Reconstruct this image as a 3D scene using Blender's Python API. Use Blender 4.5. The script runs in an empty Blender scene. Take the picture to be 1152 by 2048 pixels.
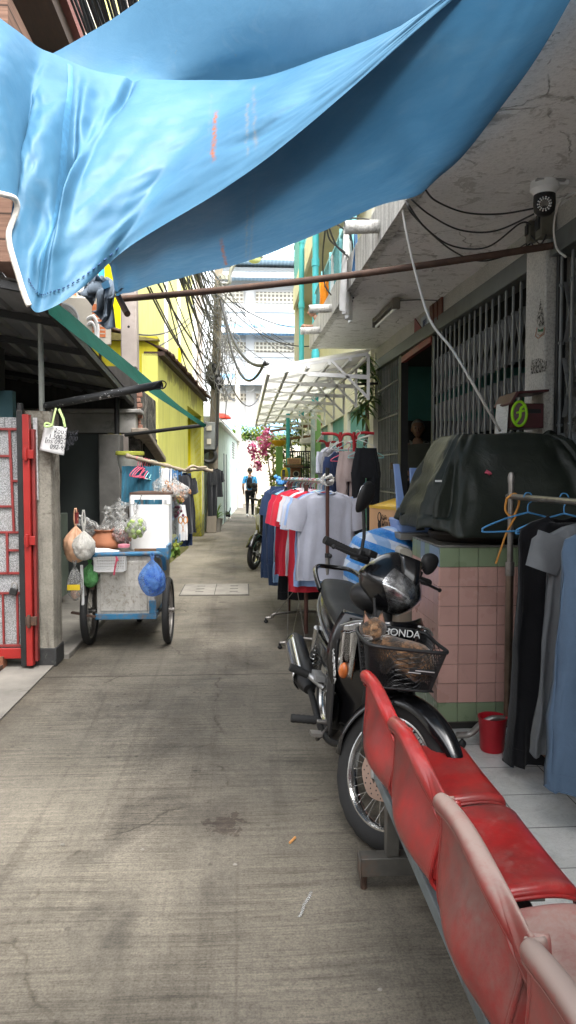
import bpy, bmesh, math, random
from mathutils import Vector, Matrix, noise
random.seed(7)
PI = math.pi
R = math.radians
sc = bpy.context.scene
C = sc.collection
V = Vector

# ------------------------------------------------------------------ camera
F = 1450.0
CAMP = V((0, 0, 1.45))
YAW, PIT = R(3.47), R(3.0)
FWD = V((math.sin(YAW)*math.cos(PIT), math.cos(YAW)*math.cos(PIT), -math.sin(PIT)))
RGT = V((math.cos(YAW), -math.sin(YAW), 0))
UPV = RGT.cross(FWD)

def ray(px, py):
    return RGT*(px-576) + UPV*(1024-py) + FWD*F
def at(px, py, Y):
    d = ray(px, py)
    return CAMP + d*(Y/d.y)
def atx(px, py, X):
    d = ray(px, py)
    return CAMP + d*(X/d.x)
def gr(px, py, z=0.0):
    d = ray(px, py)
    return CAMP + d*((z-1.45)/d.z)

cd = bpy.data.cameras.new('camera')
cam = bpy.data.objects.new('camera', cd)
C.objects.link(cam)
cd.sensor_fit = 'VERTICAL'
cd.sensor_height = 36.0
cd.lens = F/2048*36.0
cd.clip_start = 0.05
cd.clip_end = 600
cam.matrix_world = Matrix(((RGT.x, UPV.x, -FWD.x, CAMP.x), (RGT.y, UPV.y, -FWD.y, CAMP.y), (RGT.z, UPV.z, -FWD.z, CAMP.z), (0, 0, 0, 1)))
sc.camera = cam

# ------------------------------------------------------------------ mesh builder
def wm(o):
    m = o.matrix_basis.copy()
    p = o.parent
    while p:
        m = p.matrix_basis @ m
        p = p.parent
    return m

def nz(p, s=1.0, o=0.0):
    return noise.noise(V((p[0]*s+o, p[1]*s+o*1.7, p[2]*s-o)))

class MB:
    def __init__(s):
        s.v = []; s.f = []; s.m = []; s.cur = 0; s.M = None
    def add(s, vs, fs):
        o = len(s.v)
        for p in vs:
            p = V(p)
            s.v.append(s.M @ p if s.M is not None else p)
        for f in fs:
            s.f.append([i+o for i in f]); s.m.append(s.cur)
        return s
    def quad(s, *p):
        return s.add(p, [list(range(len(p)))])
    def box(s, c, d, rot=None):
        c = V(c); x, y, z = d[0]/2, d[1]/2, d[2]/2
        vs = [V((a, b, e)) for a in (-x, x) for b in (-y, y) for e in (-z, z)]
        if rot is not None:
            vs = [rot @ p for p in vs]
        vs = [p+c for p in vs]
        return s.add(vs, [(0, 1, 3, 2), (4, 6, 7, 5), (0, 4, 5, 1), (2, 3, 7, 6), (0, 2, 6, 4), (1, 5, 7, 3)])
    def bb(s, x0, x1, y0, y1, z0, z1):
        return s.box(((x0+x1)/2, (y0+y1)/2, (z0+z1)/2), (abs(x1-x0), abs(y1-y0), abs(z1-z0)))
    def hexa(s, b, t):
        """b, t : four points each"""
        return s.add(list(b)+list(t), [(3, 2, 1, 0), (4, 5, 6, 7), (0, 1, 5, 4), (1, 2, 6, 5), (2, 3, 7, 6), (3, 0, 4, 7)])
    def bar(s, p, q, w, h=None, up=(0, 0, 1)):
        p, q = V(p), V(q); h = h or w
        d = (q-p).normalized(); u = V(up)
        if abs(d.dot(u)) > .98: u = V((0, 1, 0))
        a = d.cross(u).normalized()*(w/2); b = a.cross(d).normalized()*(h/2)
        return s.hexa((p-a-b, p+a-b, p+a+b, p-a+b), (q-a-b, q+a-b, q+a+b, q-a+b))
    def rings(s, rs, cap=True, closed=False, wrap=True):
        n = len(rs[0]); vs = [p for r in rs for p in r]; fs = []
        m = len(rs)
        for i in range(m if closed else m-1):
            j = (i+1) % m
            for k in range(n if wrap else n-1):
                l = (k+1) % n
                fs.append((i*n+k, i*n+l, j*n+l, j*n+k))
        if cap and not closed:
            fs.append(list(range(n))[::-1]); fs.append([(m-1)*n+k for k in range(n)])
        return s.add(vs, fs)
    def tube(s, pts, r, n=8, cap=True, closed=False, flat=1.0):
        pts = [V(p) for p in pts]; m = len(pts)
        rr = r if isinstance(r, (list, tuple)) else [r]*m
        rs = []; ref = None
        for i, p in enumerate(pts):
            if closed: d = pts[(i+1) % m]-pts[i-1]
            else: d = pts[min(i+1, m-1)]-pts[max(i-1, 0)]
            if d.length < 1e-9: d = V((0, 0, 1))
            d.normalize()
            if ref is None:
                ref = V((0, 0, 1)) if abs(d.z) < .9 else V((0, 1, 0))
                ref = (ref-d*ref.dot(d)).normalized()
            else:
                ref = ref-d*ref.dot(d)
                if ref.length < 1e-6: ref = V((1, 0, 0))-d*d.x
                ref.normalize()
            b = d.cross(ref)
            rs.append([p+(ref*math.cos(2*PI*k/n)*flat+b*math.sin(2*PI*k/n))*rr[i] for k in range(n)])
        return s.rings(rs, cap, closed)
    def lathe(s, prof, c=(0, 0, 0), n=20, rot=None, cap=True, sx=1, sy=1):
        c = V(c); rs = []
        for r, z in prof:
            ring = [V((r*math.cos(2*PI*k/n)*sx, r*math.sin(2*PI*k/n)*sy, z)) for k in range(n)]
            if rot is not None: ring = [rot @ p for p in ring]
            rs.append([p+c for p in ring])
        return s.rings(rs, cap)
    def prism(s, poly, a, b):
        """poly: 3D points in a plane; extruded from offset a to offset b (vectors)"""
        n = len(poly); a = V(a); b = V(b)
        vs = [V(p)+a for p in poly]+[V(p)+b for p in poly]
        fs = [list(range(n))[::-1], list(range(n, 2*n))]
        for k in range(n):
            l = (k+1) % n
            fs.append((k, l, n+l, n+k))
        return s.add(vs, fs)
    def grid(s, fn, nu, nv, wu=False):
        vs = [V(fn(i/nu if wu else i/nu, j/nv)) for j in range(nv+1) for i in range(nu+(0 if wu else 1))]
        w = nu if wu else nu+1; fs = []
        for j in range(nv):
            for i in range(nu):
                k = (i+1) % w
                fs.append((j*w+i, j*w+k, (j+1)*w+k, (j+1)*w+i))
        return s.add(vs, fs)
    def ball(s, c, r, nu=14, nv=9, rot=None, fn=None):
        c = V(c); r = r if isinstance(r, (tuple, list)) else (r, r, r)
        rs = []
        for j in range(nv+1):
            t = PI*j/nv
            t = max(.02, min(PI-.02, t))
            ring = []
            for k in range(nu):
                a = 2*PI*k/nu
                p = V((math.sin(t)*math.cos(a), math.sin(t)*math.sin(a), -math.cos(t)))
                q = V((p.x*r[0], p.y*r[1], p.z*r[2]))
                if fn: q = fn(q, p)
                if rot is not None: q = rot @ q
                ring.append(q+c)
            rs.append(ring)
        return s.rings(rs, True)
    def build(s, name, mats, parent=None, smooth=40, bevel=0, sub=0, solid=0, local=False, wire=0):
        if not isinstance(mats, (list, tuple)): mats = [mats]
        me = bpy.data.meshes.new(name)
        vs = s.v
        loc = V((0, 0, 0))
        if parent is not None:
            if not local:
                inv = wm(parent).inverted()
                vs = [inv @ p for p in vs]
        else:
            xs = [p.x for p in vs]; ys = [p.y for p in vs]; zs = [p.z for p in vs]
            loc = V(((min(xs)+max(xs))/2, (min(ys)+max(ys))/2, min(zs)))
            vs = [p-loc for p in vs]
        me.from_pydata([tuple(p) for p in vs], [], s.f)
        for m in mats: me.materials.append(m)
        me.polygons.foreach_set('material_index', s.m)
        bm = bmesh.new(); bm.from_mesh(me)
        bmesh.ops.recalc_face_normals(bm, faces=bm.faces)
        bm.to_mesh(me); bm.free()
        if smooth:
            me.polygons.foreach_set('use_smooth', [True]*len(me.polygons))
            if smooth < 180: me.set_sharp_from_angle(angle=R(smooth))
        me.update()
        o = bpy.data.objects.new(name, me)
        C.objects.link(o)
        o.location = loc
        if parent is not None: o.parent = parent
        if wire:
            w = o.modifiers.new('w', 'WIREFRAME'); w.thickness = wire; w.use_even_offset = False
        if sub:
            w = o.modifiers.new('s', 'SUBSURF'); w.levels = sub; w.render_levels = sub
        if solid:
            w = o.modifiers.new('t', 'SOLIDIFY'); w.thickness = solid; w.offset = 0
        if bevel:
            w = o.modifiers.new('b', 'BEVEL'); w.width = bevel; w.segments = 2; w.limit_method = 'ANGLE'; w.angle_limit = R(40)
        return o

def tag(o, label=None, cat=None, group=None, kind=None):
    if label: o['label'] = label
    if cat: o['category'] = cat
    if group: o['group'] = group
    if kind: o['kind'] = kind
    return o

def thing(name, label, cat, loc=(0, 0, 0), rz=0, group=None):
    o = bpy.data.objects.new(name, None)
    C.objects.link(o)
    o.empty_display_size = .1
    o.location = loc
    o.rotation_euler = (0, 0, rz)
    return tag(o, label, cat, group)

def lab(o, label):
    o['label'] = label
    return o

def copy_tree(o, parent=None, label=None):
    c = o.copy(); C.objects.link(c)
    if parent: c.parent = parent
    if label: c['label'] = label
    for ch in [x for x in bpy.data.objects if x.parent == o]:
        copy_tree(ch, c)
    return c

def struct(mb, name, m, **k):
    return tag(mb.build(name, m, **k), kind='structure')

def skin(name, pts, edges, rad, m, parent, sub=2, root=0, local=False, post=None):
    """one continuous surface grown round a skeleton (world or local points)"""
    me = bpy.data.meshes.new(name)
    vs = [V(p) for p in pts]
    if parent is not None and not local:
        inv = wm(parent).inverted(); vs = [inv @ p for p in vs]
    me.from_pydata([tuple(p) for p in vs], edges, [])
    o = bpy.data.objects.new(name, me); C.objects.link(o)
    md = o.modifiers.new('skin', 'SKIN'); md.use_smooth_shade = True
    sv = me.skin_vertices
    if not sv:
        bm = bmesh.new(); bm.from_mesh(me); bm.verts.layers.skin.verify(); bm.to_mesh(me); bm.free()
        sv = me.skin_vertices
    for i, r in enumerate(rad):
        sv[0].data[i].radius = r if isinstance(r, (tuple, list)) else (r, r)
        sv[0].data[i].use_root = (i == root)
    w = o.modifiers.new('sub', 'SUBSURF'); w.levels = sub; w.render_levels = sub
    # bake to a plain mesh
    dg = bpy.context.evaluated_depsgraph_get()
    ev = o.evaluated_get(dg)
    nm = bpy.data.meshes.new_from_object(ev)
    bpy.data.objects.remove(o)
    nm.name = name
    nm.materials.clear(); nm.materials.append(m)
    nm.polygons.foreach_set('use_smooth', [True]*len(nm.polygons))
    if post:
        for v in nm.vertices: v.co = post(v.co.copy())
    o = bpy.data.objects.new(name, nm); C.objects.link(o)
    if parent is not None: o.parent = parent
    return o

def text(name, body, size, M, m, parent, extrude=.0006, align='LEFT', shear=0.0, world=True):
    cu = bpy.data.curves.new(name, 'FONT'); cu.body = body; cu.size = size; cu.extrude = extrude
    cu.align_x = align; cu.shear = shear
    o = bpy.data.objects.new(name, cu); C.objects.link(o)
    dg = bpy.context.evaluated_depsgraph_get()
    me = bpy.data.meshes.new_from_object(o.evaluated_get(dg))
    bpy.data.objects.remove(o)
    X = M
    if parent is not None and world: X = wm(parent).inverted() @ M
    me.transform(X)
    me.materials.clear(); me.materials.append(m)
    o = bpy.data.objects.new(name, me); C.objects.link(o)
    if parent is not None: o.parent = parent
    return o

def frame(o, x, y):
    """matrix with origin o, x axis x, y axis near y"""
    x = V(x).normalized(); z = x.cross(V(y)).normalized(); y = z.cross(x)
    return Matrix(((x.x, y.x, z.x, o[0]), (x.y, y.y, z.y, o[1]), (x.z, y.z, z.z, o[2]), (0, 0, 0, 1)))

def bez(a, b, sag, n=16, j=0.0):
    a, b = V(a), V(b); out = []
    for i in range(n+1):
        t = i/n
        p = a.lerp(b, t); p.z -= sag*4*t*(1-t)
        if j and 0 < i < n: p += V((random.uniform(-j, j), random.uniform(-j, j), random.uniform(-j, j)))
        out.append(p)
    return out

def spline(P, n=6):
    P = [V(p) for p in P]; out = []
    for i in range(len(P)-1):
        p0 = P[max(i-1, 0)]; p1 = P[i]; p2 = P[i+1]; p3 = P[min(i+2, len(P)-1)]
        for k in range(n):
            t = k/n
            out.append(.5*((2*p1)+(p2-p0)*t+(2*p0-5*p1+4*p2-p3)*t*t+(3*p1-p0-3*p2+p3)*t*t*t))
    out.append(P[-1])
    return out

# ------------------------------------------------------------------ materials
def S(r, g, b):
    f = lambda c: (c/12.92 if c <= .04045 else ((c+.055)/1.055)**2.4)
    return (f(r/255), f(g/255), f(b/255), 1)

class T:
    def __init__(s, name):
        s.mat = bpy.data.materials.new(name); s.mat.use_nodes = True
        s.t = s.mat.node_tree; s.t.nodes.clear()
        s.out = s.t.nodes.new('ShaderNodeOutputMaterial')
    def n(s, typ, ins=None, **props):
        nd = s.t.nodes.new('ShaderNode'+typ)
        for k, v in props.items(): setattr(nd, k, v)
        for k, v in (ins or {}).items(): s.set(nd.inputs[k], v)
        return nd
    def set(s, sock, v):
        if isinstance(v, bpy.types.NodeSocket): s.t.links.new(v, sock)
        elif isinstance(v, bpy.types.Node): s.t.links.new(v.outputs[0], sock)
        else: sock.default_value = v
    def pos(s, world=False, scale=(1, 1, 1), rot=(0, 0, 0)):
        src = s.n('NewGeometry').outputs['Position'] if world else s.n('TexCoord').outputs['Object']
        return s.n('Mapping', {'Vector': src, 'Scale': scale, 'Rotation': rot}).outputs[0]
    def noise(s, vec, scale=5, detail=4, rough=.55, dist=0):
        return s.n('TexNoise', {'Vector': vec, 'Scale': scale, 'Detail': detail, 'Roughness': rough, 'Distortion': dist}).outputs['Fac']
    def ramp(s, fac, stops, interp='LINEAR'):
        r = s.n('ValToRGB', {'Fac': fac}); e = r.color_ramp.elements; r.color_ramp.interpolation = interp
        while len(e) < len(stops): e.new(.5)
        for i, (p, c) in enumerate(stops):
            e[i].position = p
            e[i].color = c if isinstance(c, (tuple, list)) else (c, c, c, 1)
        return r.outputs[0]
    def mix(s, fac, a, b, mode='MIX'):
        m = s.n('Mix', data_type='RGBA', blend_type=mode)
        s.set(m.inputs[0], fac); s.set(m.inputs[6], a); s.set(m.inputs[7], b)
        return m.outputs[2]
    def math(s, op, a, b=0.0, clamp=False):
        m = s.n('Math', operation=op, use_clamp=clamp); s.set(m.inputs[0], a); s.set(m.inputs[1], b)
        return m.outputs[0]
    def sep(s, vec):
        return s.n('SeparateXYZ', {0: vec}).outputs
    def bsdf(s, col, rough=.6, metal=0, bump=None, bstr=.3, bdist=.01, spec=.5, coat=0, emit=None, alpha=None, trans=0, sheen=0):
        b = s.n('BsdfPrincipled')
        s.set(b.inputs['Base Color'], col); s.set(b.inputs['Roughness'], rough); s.set(b.inputs['Metallic'], metal)
        b.inputs['Specular IOR Level'].default_value = spec
        if coat: b.inputs['Coat Weight'].default_value = coat; b.inputs['Coat Roughness'].default_value = .08
        if trans: b.inputs['Transmission Weight'].default_value = trans
        if sheen: b.inputs['Sheen Weight'].default_value = sheen
        if alpha is not None: s.set(b.inputs['Alpha'], alpha)
        if bump is not None:
            s.set(b.inputs['Normal'], s.n('Bump', {'Height': bump, 'Strength': bstr, 'Distance': bdist}))
        s.b = b
        return b.outputs[0]
    def done(s, sh):
        s.t.links.new(sh if isinstance(sh, bpy.types.NodeSocket) else sh.outputs[0], s.out.inputs[0])
        return s.mat

def dk(c, k): return (c[0]*k, c[1]*k, c[2]*k, 1)

def pm(name, col, rough=.6, var=.25, scale=6, dirt=None, damt=.5, dscale=3, metal=0, bump=.15, bscale=40, world=False, stretch=(1, 1, 1), spec=.4, coat=0, sheen=0, trl=0, obr=0):
    """procedural paint / cloth / concrete: colour drift, dirt patches, fine bump, uneven gloss"""
    t = T(name)
    p = t.pos(world, stretch)
    n1 = t.noise(p, scale, 5, .6)
    c = t.mix(t.ramp(n1, [(.3, 0.), (.7, 1.)]), dk(col, 1-var), dk(col, 1+var*.6))
    if obr:
        ri = t.n('ObjectInfo').outputs['Random']
        c = t.mix(1.0, c, t.ramp(ri, [(0, 1-obr), (1, 1+obr)]), 'MULTIPLY')
    if dirt:
        n2 = t.noise(p, dscale, 7, .68, .4)
        lo = .72-.4*damt
        c = t.mix(t.ramp(n2, [(lo, 0.), (min(lo+.22, 1), min(1, .35+damt))]), c, dirt)
    n3 = t.noise(p, bscale, 3, .6)
    ro = t.math('ADD', t.math('MULTIPLY', n1, .25), rough-.12, True)
    sh = t.bsdf(c, ro, metal, n3 if bump else None, bump, .004, spec, coat, sheen=sheen)
    if trl:
        tr = t.n('BsdfTranslucent', {'Color': c})
        sh = t.n('MixShader', {0: trl, 1: sh, 2: tr.outputs[0]}).outputs[0]
    return t.done(sh)

G_DIRT = (.05, .045, .038, 1)
M = {}
M['black_gloss'] = pm('black_gloss_paint', (.006, .006, .007, 1), .22, .2, 3, dirt=(.045, .043, .04, 1), damt=.18, dscale=9, bump=.02, spec=.5, coat=.3)
M['black_plastic'] = pm('black_plastic', (.014, .014, .015, 1), .5, .3, 9, dirt=(.06, .055, .05, 1), damt=.2, dscale=7, bump=.1)
M['seat_vinyl'] = pm('seat_vinyl', (.016, .017, .018, 1), .55, .2, 6, dirt=(.06, .058, .055, 1), damt=.25, dscale=3, bump=.35, bscale=220)
M['rubber'] = pm('tyre_rubber', (.018, .018, .018, 1), .75, .25, 12, dirt=(.1, .09, .075, 1), damt=.3, dscale=6, bump=.2, bscale=60)
M['chrome'] = pm('chrome', (.62, .62, .61, 1), .22, .12, 8, dirt=(.16, .14, .12, 1), damt=.25, dscale=14, metal=1, bump=.03)
M['silver'] = pm('silver_paint', (.42, .42, .42, 1), .38, .15, 8, dirt=(.12, .11, .1, 1), damt=.3, dscale=10, metal=.7, bump=.05)
M['steel'] = pm('worn_steel', (.30, .28, .26, 1), .4, .3, 10, dirt=(.09, .045, .025, 1), damt=.4, dscale=9, metal=.8, bump=.1)
M['rust'] = pm('rusty_iron', (.085, .05, .036, 1), .75, .4, 14, dirt=(.16, .075, .035, 1), damt=.4, dscale=16, metal=.2, bump=.3)
M['red_gate'] = pm('red_gloss_paint', (.28, .016, .013, 1), .4, .2, 4, dirt=(.07, .03, .025, 1), damt=.25, dscale=12, bump=.1)
M['red_dull'] = pm('dull_red_paint', (.19, .022, .02, 1), .5, .3, 8, dirt=(.06, .035, .03, 1), damt=.4, dscale=14, bump=.15)
M['black_iron'] = pm('black_iron', (.012, .012, .012, 1), .5, .3, 10, dirt=(.1, .07, .05, 1), damt=.25, dscale=14, bump=.3)
M['white_paint'] = pm('white_painted_metal', (.72, .72, .7, 1), .45, .1, 5, dirt=(.35, .31, .26, 1), damt=.2, dscale=6, bump=.05)
M['white_plastic'] = pm('white_plastic', (.75, .75, .74, 1), .4, .08, 6, dirt=(.42, .38, .32, 1), damt=.2, dscale=7, bump=.04)
M['beige_plastic'] = pm('beige_plastic', (.48, .44, .37, 1), .45, .1, 6, dirt=(.25, .21, .16, 1), damt=.3, dscale=6, bump=.05)
M['wood'] = pm('old_wood', (.16, .085, .045, 1), .65, .35, 6, dirt=(.06, .04, .028, 1), damt=.3, dscale=6, stretch=(1, 1, 6), bump=.25)
M['dark_wood'] = pm('dark_wood', (.055, .03, .022, 1), .65, .35, 6, dirt=(.1, .07, .05, 1), damt=.25, stretch=(6, 1, 1), bump=.25)
M['cable'] = pm('black_cable', (.028, .028, .03, 1), .5, .3, 5, bump=0)
M['cable_grey'] = pm('grey_cable', (.17, .17, .165, 1), .5, .3, 5, bump=0)
M['cable_white'] = pm('white_cable', (.62, .61, .58, 1), .5, .15, 5, bump=0)
M['turq'] = pm('turquoise_paint', (.06, .42, .46, 1), .45, .15, 3, dirt=(.2, .3, .3, 1), damt=.2, bump=.05)
M['skin'] = pm('skin', (.36, .19, .12, 1), .55, .12, 12, bump=.05)
M['hair'] = pm('black_hair', (.012, .010, .009, 1), .5, .3, 40, bump=.4, bscale=120)
M['clear'] = None
def clear_plastic(name, tint, a, rough=.25):
    t = T(name); p = t.pos()
    n = t.noise(p, 9, 6, .65, 1.2)
    sh = t.bsdf(tint, rough, 0, t.noise(p, 16, 5, .7, 1.5), .9, .03, .6)
    fac = t.ramp(n, [(.3, max(a-.22, .05)), (.7, min(a+.3, 1))])
    tr = t.n('BsdfTransparent', {'Color': (min(1, tint[0]*.5+.5), min(1, tint[1]*.5+.5), min(1, tint[2]*.5+.5), 1)})
    return t.done(t.n('MixShader', {0: fac, 1: tr.outputs[0], 2: sh}))
M['clear'] = clear_plastic('clear_plastic_film', (.72, .72, .70, 1), .20)
M['clear_blue'] = clear_plastic('blue_tinted_film', (.16, .36, .78, 1), .38)
M['clear_green'] = clear_plastic('green_film', (.12, .38, .12, 1), .7)
M['milky'] = clear_plastic('milky_film', (.72, .70, .64, 1), .88, .4)
t = T('clear_lens'); fr = t.n('Fresnel', {'IOR': 1.5})
M['lens'] = t.done(t.n('MixShader', {0: t.math('ADD', fr.outputs[0], .06, True), 1: t.n('BsdfTransparent', {'Color': (.93, .94, .95, 1)}).outputs[0], 2: t.n('BsdfGlossy', {'Color': (.9, .9, .9, 1), 'Roughness': .04}).outputs[0]}))

def cloth(name, col, var=.15, trl=.12, scale=5, sheen=.15, weave=260):
    t = T(name); p = t.pos()
    n1 = t.noise(p, scale, 4, .6)
    c = t.mix(t.ramp(n1, [(.3, 0.), (.7, 1.)]), dk(col, 1-var), dk(col, 1+var*.5))
    h = t.math('ADD', t.noise(p, 22, 4, .65, .6), t.math('MULTIPLY', t.noise(p, weave, 1), .25))
    sh = t.bsdf(c, .85, 0, h, .35, .012, .15, sheen=sheen)
    if trl:
        tr = t.n('BsdfTranslucent', {'Color': c}); sh = t.n('MixShader', {0: trl, 1: sh, 2: tr.outputs[0]}).outputs[0]
    return t.done(sh)

# ------------------------------------------------------------------ light
w = bpy.data.worlds.new('World'); sc.world = w; w.use_nodes = True
nt = w.node_tree
bg = nt.nodes['Background']
sky = nt.nodes.new('ShaderNodeTexSky'); sky.sky_type = 'NISHITA'; sky.sun_disc = False
SUN_EL, SUN_AZ = R(60), R(152)
sky.sun_elevation = SUN_EL; sky.sun_rotation = SUN_AZ
sky.air_density = 1.0; sky.dust_density = 6.0; sky.ozone_density = 1.0
hs = nt.nodes.new('ShaderNodeHueSaturation'); hs.inputs['Saturation'].default_value = .18; hs.inputs['Value'].default_value = 6.2
nt.links.new(sky.outputs[0], hs.inputs['Color']); nt.links.new(hs.outputs[0], bg.inputs[0])
bg.inputs[1].default_value = .15
sl = bpy.data.lights.new('sun', 'SUN'); so = bpy.data.objects.new('sun', sl); C.objects.link(so)
sl.energy = 1.7; sl.angle = R(14); sl.color = (1, .97, .92)
sd = V((math.sin(SUN_AZ)*math.cos(SUN_EL), math.cos(SUN_AZ)*math.cos(SUN_EL), math.sin(SUN_EL)))
so.rotation_euler = sd.to_track_quat('Z', 'Y').to_euler()
so.location = (0, 0, 20)
sc.view_settings.view_transform = 'Standard'
sc.view_settings.look = 'None'
sc.view_settings.exposure = 0
sc.cycles.use_denoising = True
sc.cycles.max_bounces = 8
sc.cycles.transparent_max_bounces = 24
# ------------------------------------------------------------------ ground
def ground_mat():
    t = T('brushed_concrete')
    g = t.n('NewGeometry').outputs['Position']
    x, y, z = t.sep(g)
    def mp(sc_, rot=(0, 0, 0)): return t.n('Mapping', {'Vector': g, 'Scale': sc_, 'Rotation': rot}).outputs[0]
    wob = t.noise(mp((.8, .8, 1)), 1, 2)
    warped = t.n('CombineXYZ', {0: x, 1: t.math('ADD', y, t.math('MULTIPLY', wob, .12)), 2: 0.0}).outputs[0]
    st1 = t.noise(t.n('Mapping', {'Vector': warped, 'Scale': (2.2, 95, 1)}).outputs[0], 1, 5, .7)
    st2 = t.noise(t.n('Mapping', {'Vector': warped, 'Scale': (.9, 34, 1)}).outputs[0], 1, 4, .65)
    streak = t.math('ADD', t.math('MULTIPLY', st1, .6), t.math('MULTIPLY', st2, .4))
    big = t.noise(mp((1, .75, 1)), 1.0, 5, .6, .3)
    mid = t.noise(mp((1, 1, 1)), 3.2, 6, .65, .5)
    fine = t.noise(mp((1, 1, 1)), 130, 3, .7)
    col = t.ramp(big, [(.3, (.120, .110, .094, 1)), (.5, (.182, .169, .146, 1)), (.72, (.255, .237, .205, 1))])
    smask = t.ramp(mid, [(.32, .15), (.62, 1.)])
    sc_ = t.ramp(streak, [(.38, (.42, .41, .40, 1)), (.50, (.84, .835, .82, 1)), (.62, (1.18, 1.17, 1.14, 1))])
    col = t.mix(t.math('MULTIPLY', smask, .95), col, sc_, 'MULTIPLY')
    col = t.mix(.75, col, t.ramp(t.math('ADD', t.math('MULTIPLY', fine, .55), t.math('MULTIPLY', t.noise(mp((1, 1, 1)), 42, 5, .75), .45)), [(.36, .42), (.52, 1.0), (.68, 1.45)]), 'MULTIPLY')
    # darker centre of the lane and grey-blue patches
    centre_dark = t.math('MULTIPLY', t.ramp(t.math('ABSOLUTE', t.math('ADD', x, t.math('ADD', t.math('MULTIPLY', mid, .5), -.12))), [(.0, 1.), (.5, 0.)]),
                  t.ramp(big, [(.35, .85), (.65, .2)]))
    col = t.mix(centre_dark, col, (.52, .51, .52, 1), 'MULTIPLY')
    blot = t.noise(mp((1, .8, 1)), 1.7, 6, .7, .7)
    col = t.mix(t.ramp(blot, [(.52, 0.), (.66, .75)]), col, (.50, .50, .51, 1), 'MULTIPLY')
    # oil spots
    vo = t.n('TexVoronoi', {'Vector': t.mix(.12, mp((1, 1, 1)), t.n('TexNoise', {'Vector': mp((1, 1, 1)), 'Scale': 12.0}).outputs['Color']), 'Scale': 1.9})
    spot = t.ramp(vo.outputs['Distance'], [(.05, 1.), (.085, 0.)])
    spot = t.math('MULTIPLY', spot, t.ramp(t.sep(vo.outputs['Color'])[0], [(.45, 0.), (.5, .8)]))
    col = t.mix(spot, col, (.42, .41, .41, 1), 'MULTIPLY')
    vo2 = t.n('TexVoronoi', {'Vector': mp((1, 1, 1)), 'Scale': 9.0})
    sp2 = t.math('MULTIPLY', t.ramp(vo2.outputs['Distance'], [(.07, 1.), (.12, 0.)]), t.ramp(t.sep(vo2.outputs['Color'])[0], [(.72, 0.), (.78, .7)]))
    col = t.mix(sp2, col, (.40, .40, .41, 1), 'MULTIPLY')
    # the big dark spill
    sx = t.math('MULTIPLY', t.math('ADD', x, .085), 12); sy = t.math('MULTIPLY', t.math('ADD', y, -2.95), 7)
    rr = t.math('SQRT', t.math('ADD', t.math('MULTIPLY', sx, sx), t.math('MULTIPLY', sy, sy)))
    rr = t.math('ADD', rr, t.math('MULTIPLY', t.math('ADD', t.noise(mp((1, 1, 1)), 17, 5, .65, .8), -.5), 3.4))
    col = t.mix(t.ramp(rr, [(.62, .8), (.7, 0.)]), col, (.52, .45, .44, 1), 'MULTIPLY')
    cv = t.n('TexVoronoi', {'Vector': t.mix(.3, mp((1, 1, 1)), t.n('TexNoise', {'Vector': mp((1, 1, 1)), 'Scale': 2.5, 'Detail': 6.0}).outputs['Color']), 'Scale': .75}, feature='DISTANCE_TO_EDGE').outputs['Distance']
    col = t.mix(t.math('MULTIPLY', t.ramp(cv, [(.001, .7), (.006, 0.)]), t.ramp(mid, [(.48, 0.), (.56, 1.)])), col, (.35, .33, .3, 1), 'MULTIPLY')
    tyre = t.noise(t.n('Mapping', {'Vector': g, 'Scale': (7, .22, 1)}).outputs[0], 1, 5, .7, .3)
    col = t.mix(t.ramp(tyre, [(.52, 0.), (.70, .55)]), col, (.55, .54, .53, 1), 'MULTIPLY')
    col = t.mix(1.0, col, (.91, .875, .81, 1), 'MULTIPLY')
    # joints across and along the lane
    def line(v, w, s):
        return t.ramp(t.math('ABSOLUTE', v), [(w*.5, s), (w, 0.)])
    jw = t.math('MULTIPLY', t.math('ADD', t.noise(mp((9, 9, 1)), 1, 3), -.5), .02)
    for yy in (5.2, 11.2, 15.6, 20.5):
        col = t.mix(line(t.math('ADD', t.math('ADD', y, -yy), jw), .014, .75), col, (.3, .28, .26, 1), 'MULTIPLY')
    lg = t.math('MULTIPLY', line(t.math('ADD', t.math('ADD', x, .028), jw), .006, .3), t.ramp(y, [(0, 1.), (1, 0.)]) if False else t.ramp(t.math('MULTIPLY', y, .1), [(.2, 1.), (.34, 0.)]))
    col = t.mix(lg, col, (.3, .28, .26, 1), 'MULTIPLY')
    # dirt collects at the left edge
    edge = t.ramp(t.math('ADD', t.math('MULTIPLY', x, -1), t.math('MULTIPLY', mid, .25)), [(.0, 0.), (1., 0.), ])
    ed = t.ramp(t.math('ADD', t.math('MULTIPLY', x, -.5), t.math('MULTIPLY', mid, .16)), [(.66, 0.), (.80, .7)])
    col = t.mix(ed, col, (.42, .39, .35, 1), 'MULTIPLY')
    bh = t.math('ADD', t.math('MULTIPLY', streak, .8), t.math('MULTIPLY', fine, .35))
    ro = t.ramp(blot, [(.4, .86), (.7, .6)])
    return t.done(t.bsdf(col, ro, 0, bh, .55, .006, .3))
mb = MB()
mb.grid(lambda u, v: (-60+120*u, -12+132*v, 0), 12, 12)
struct(mb, 'ground', ground_mat(), smooth=0)

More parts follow.
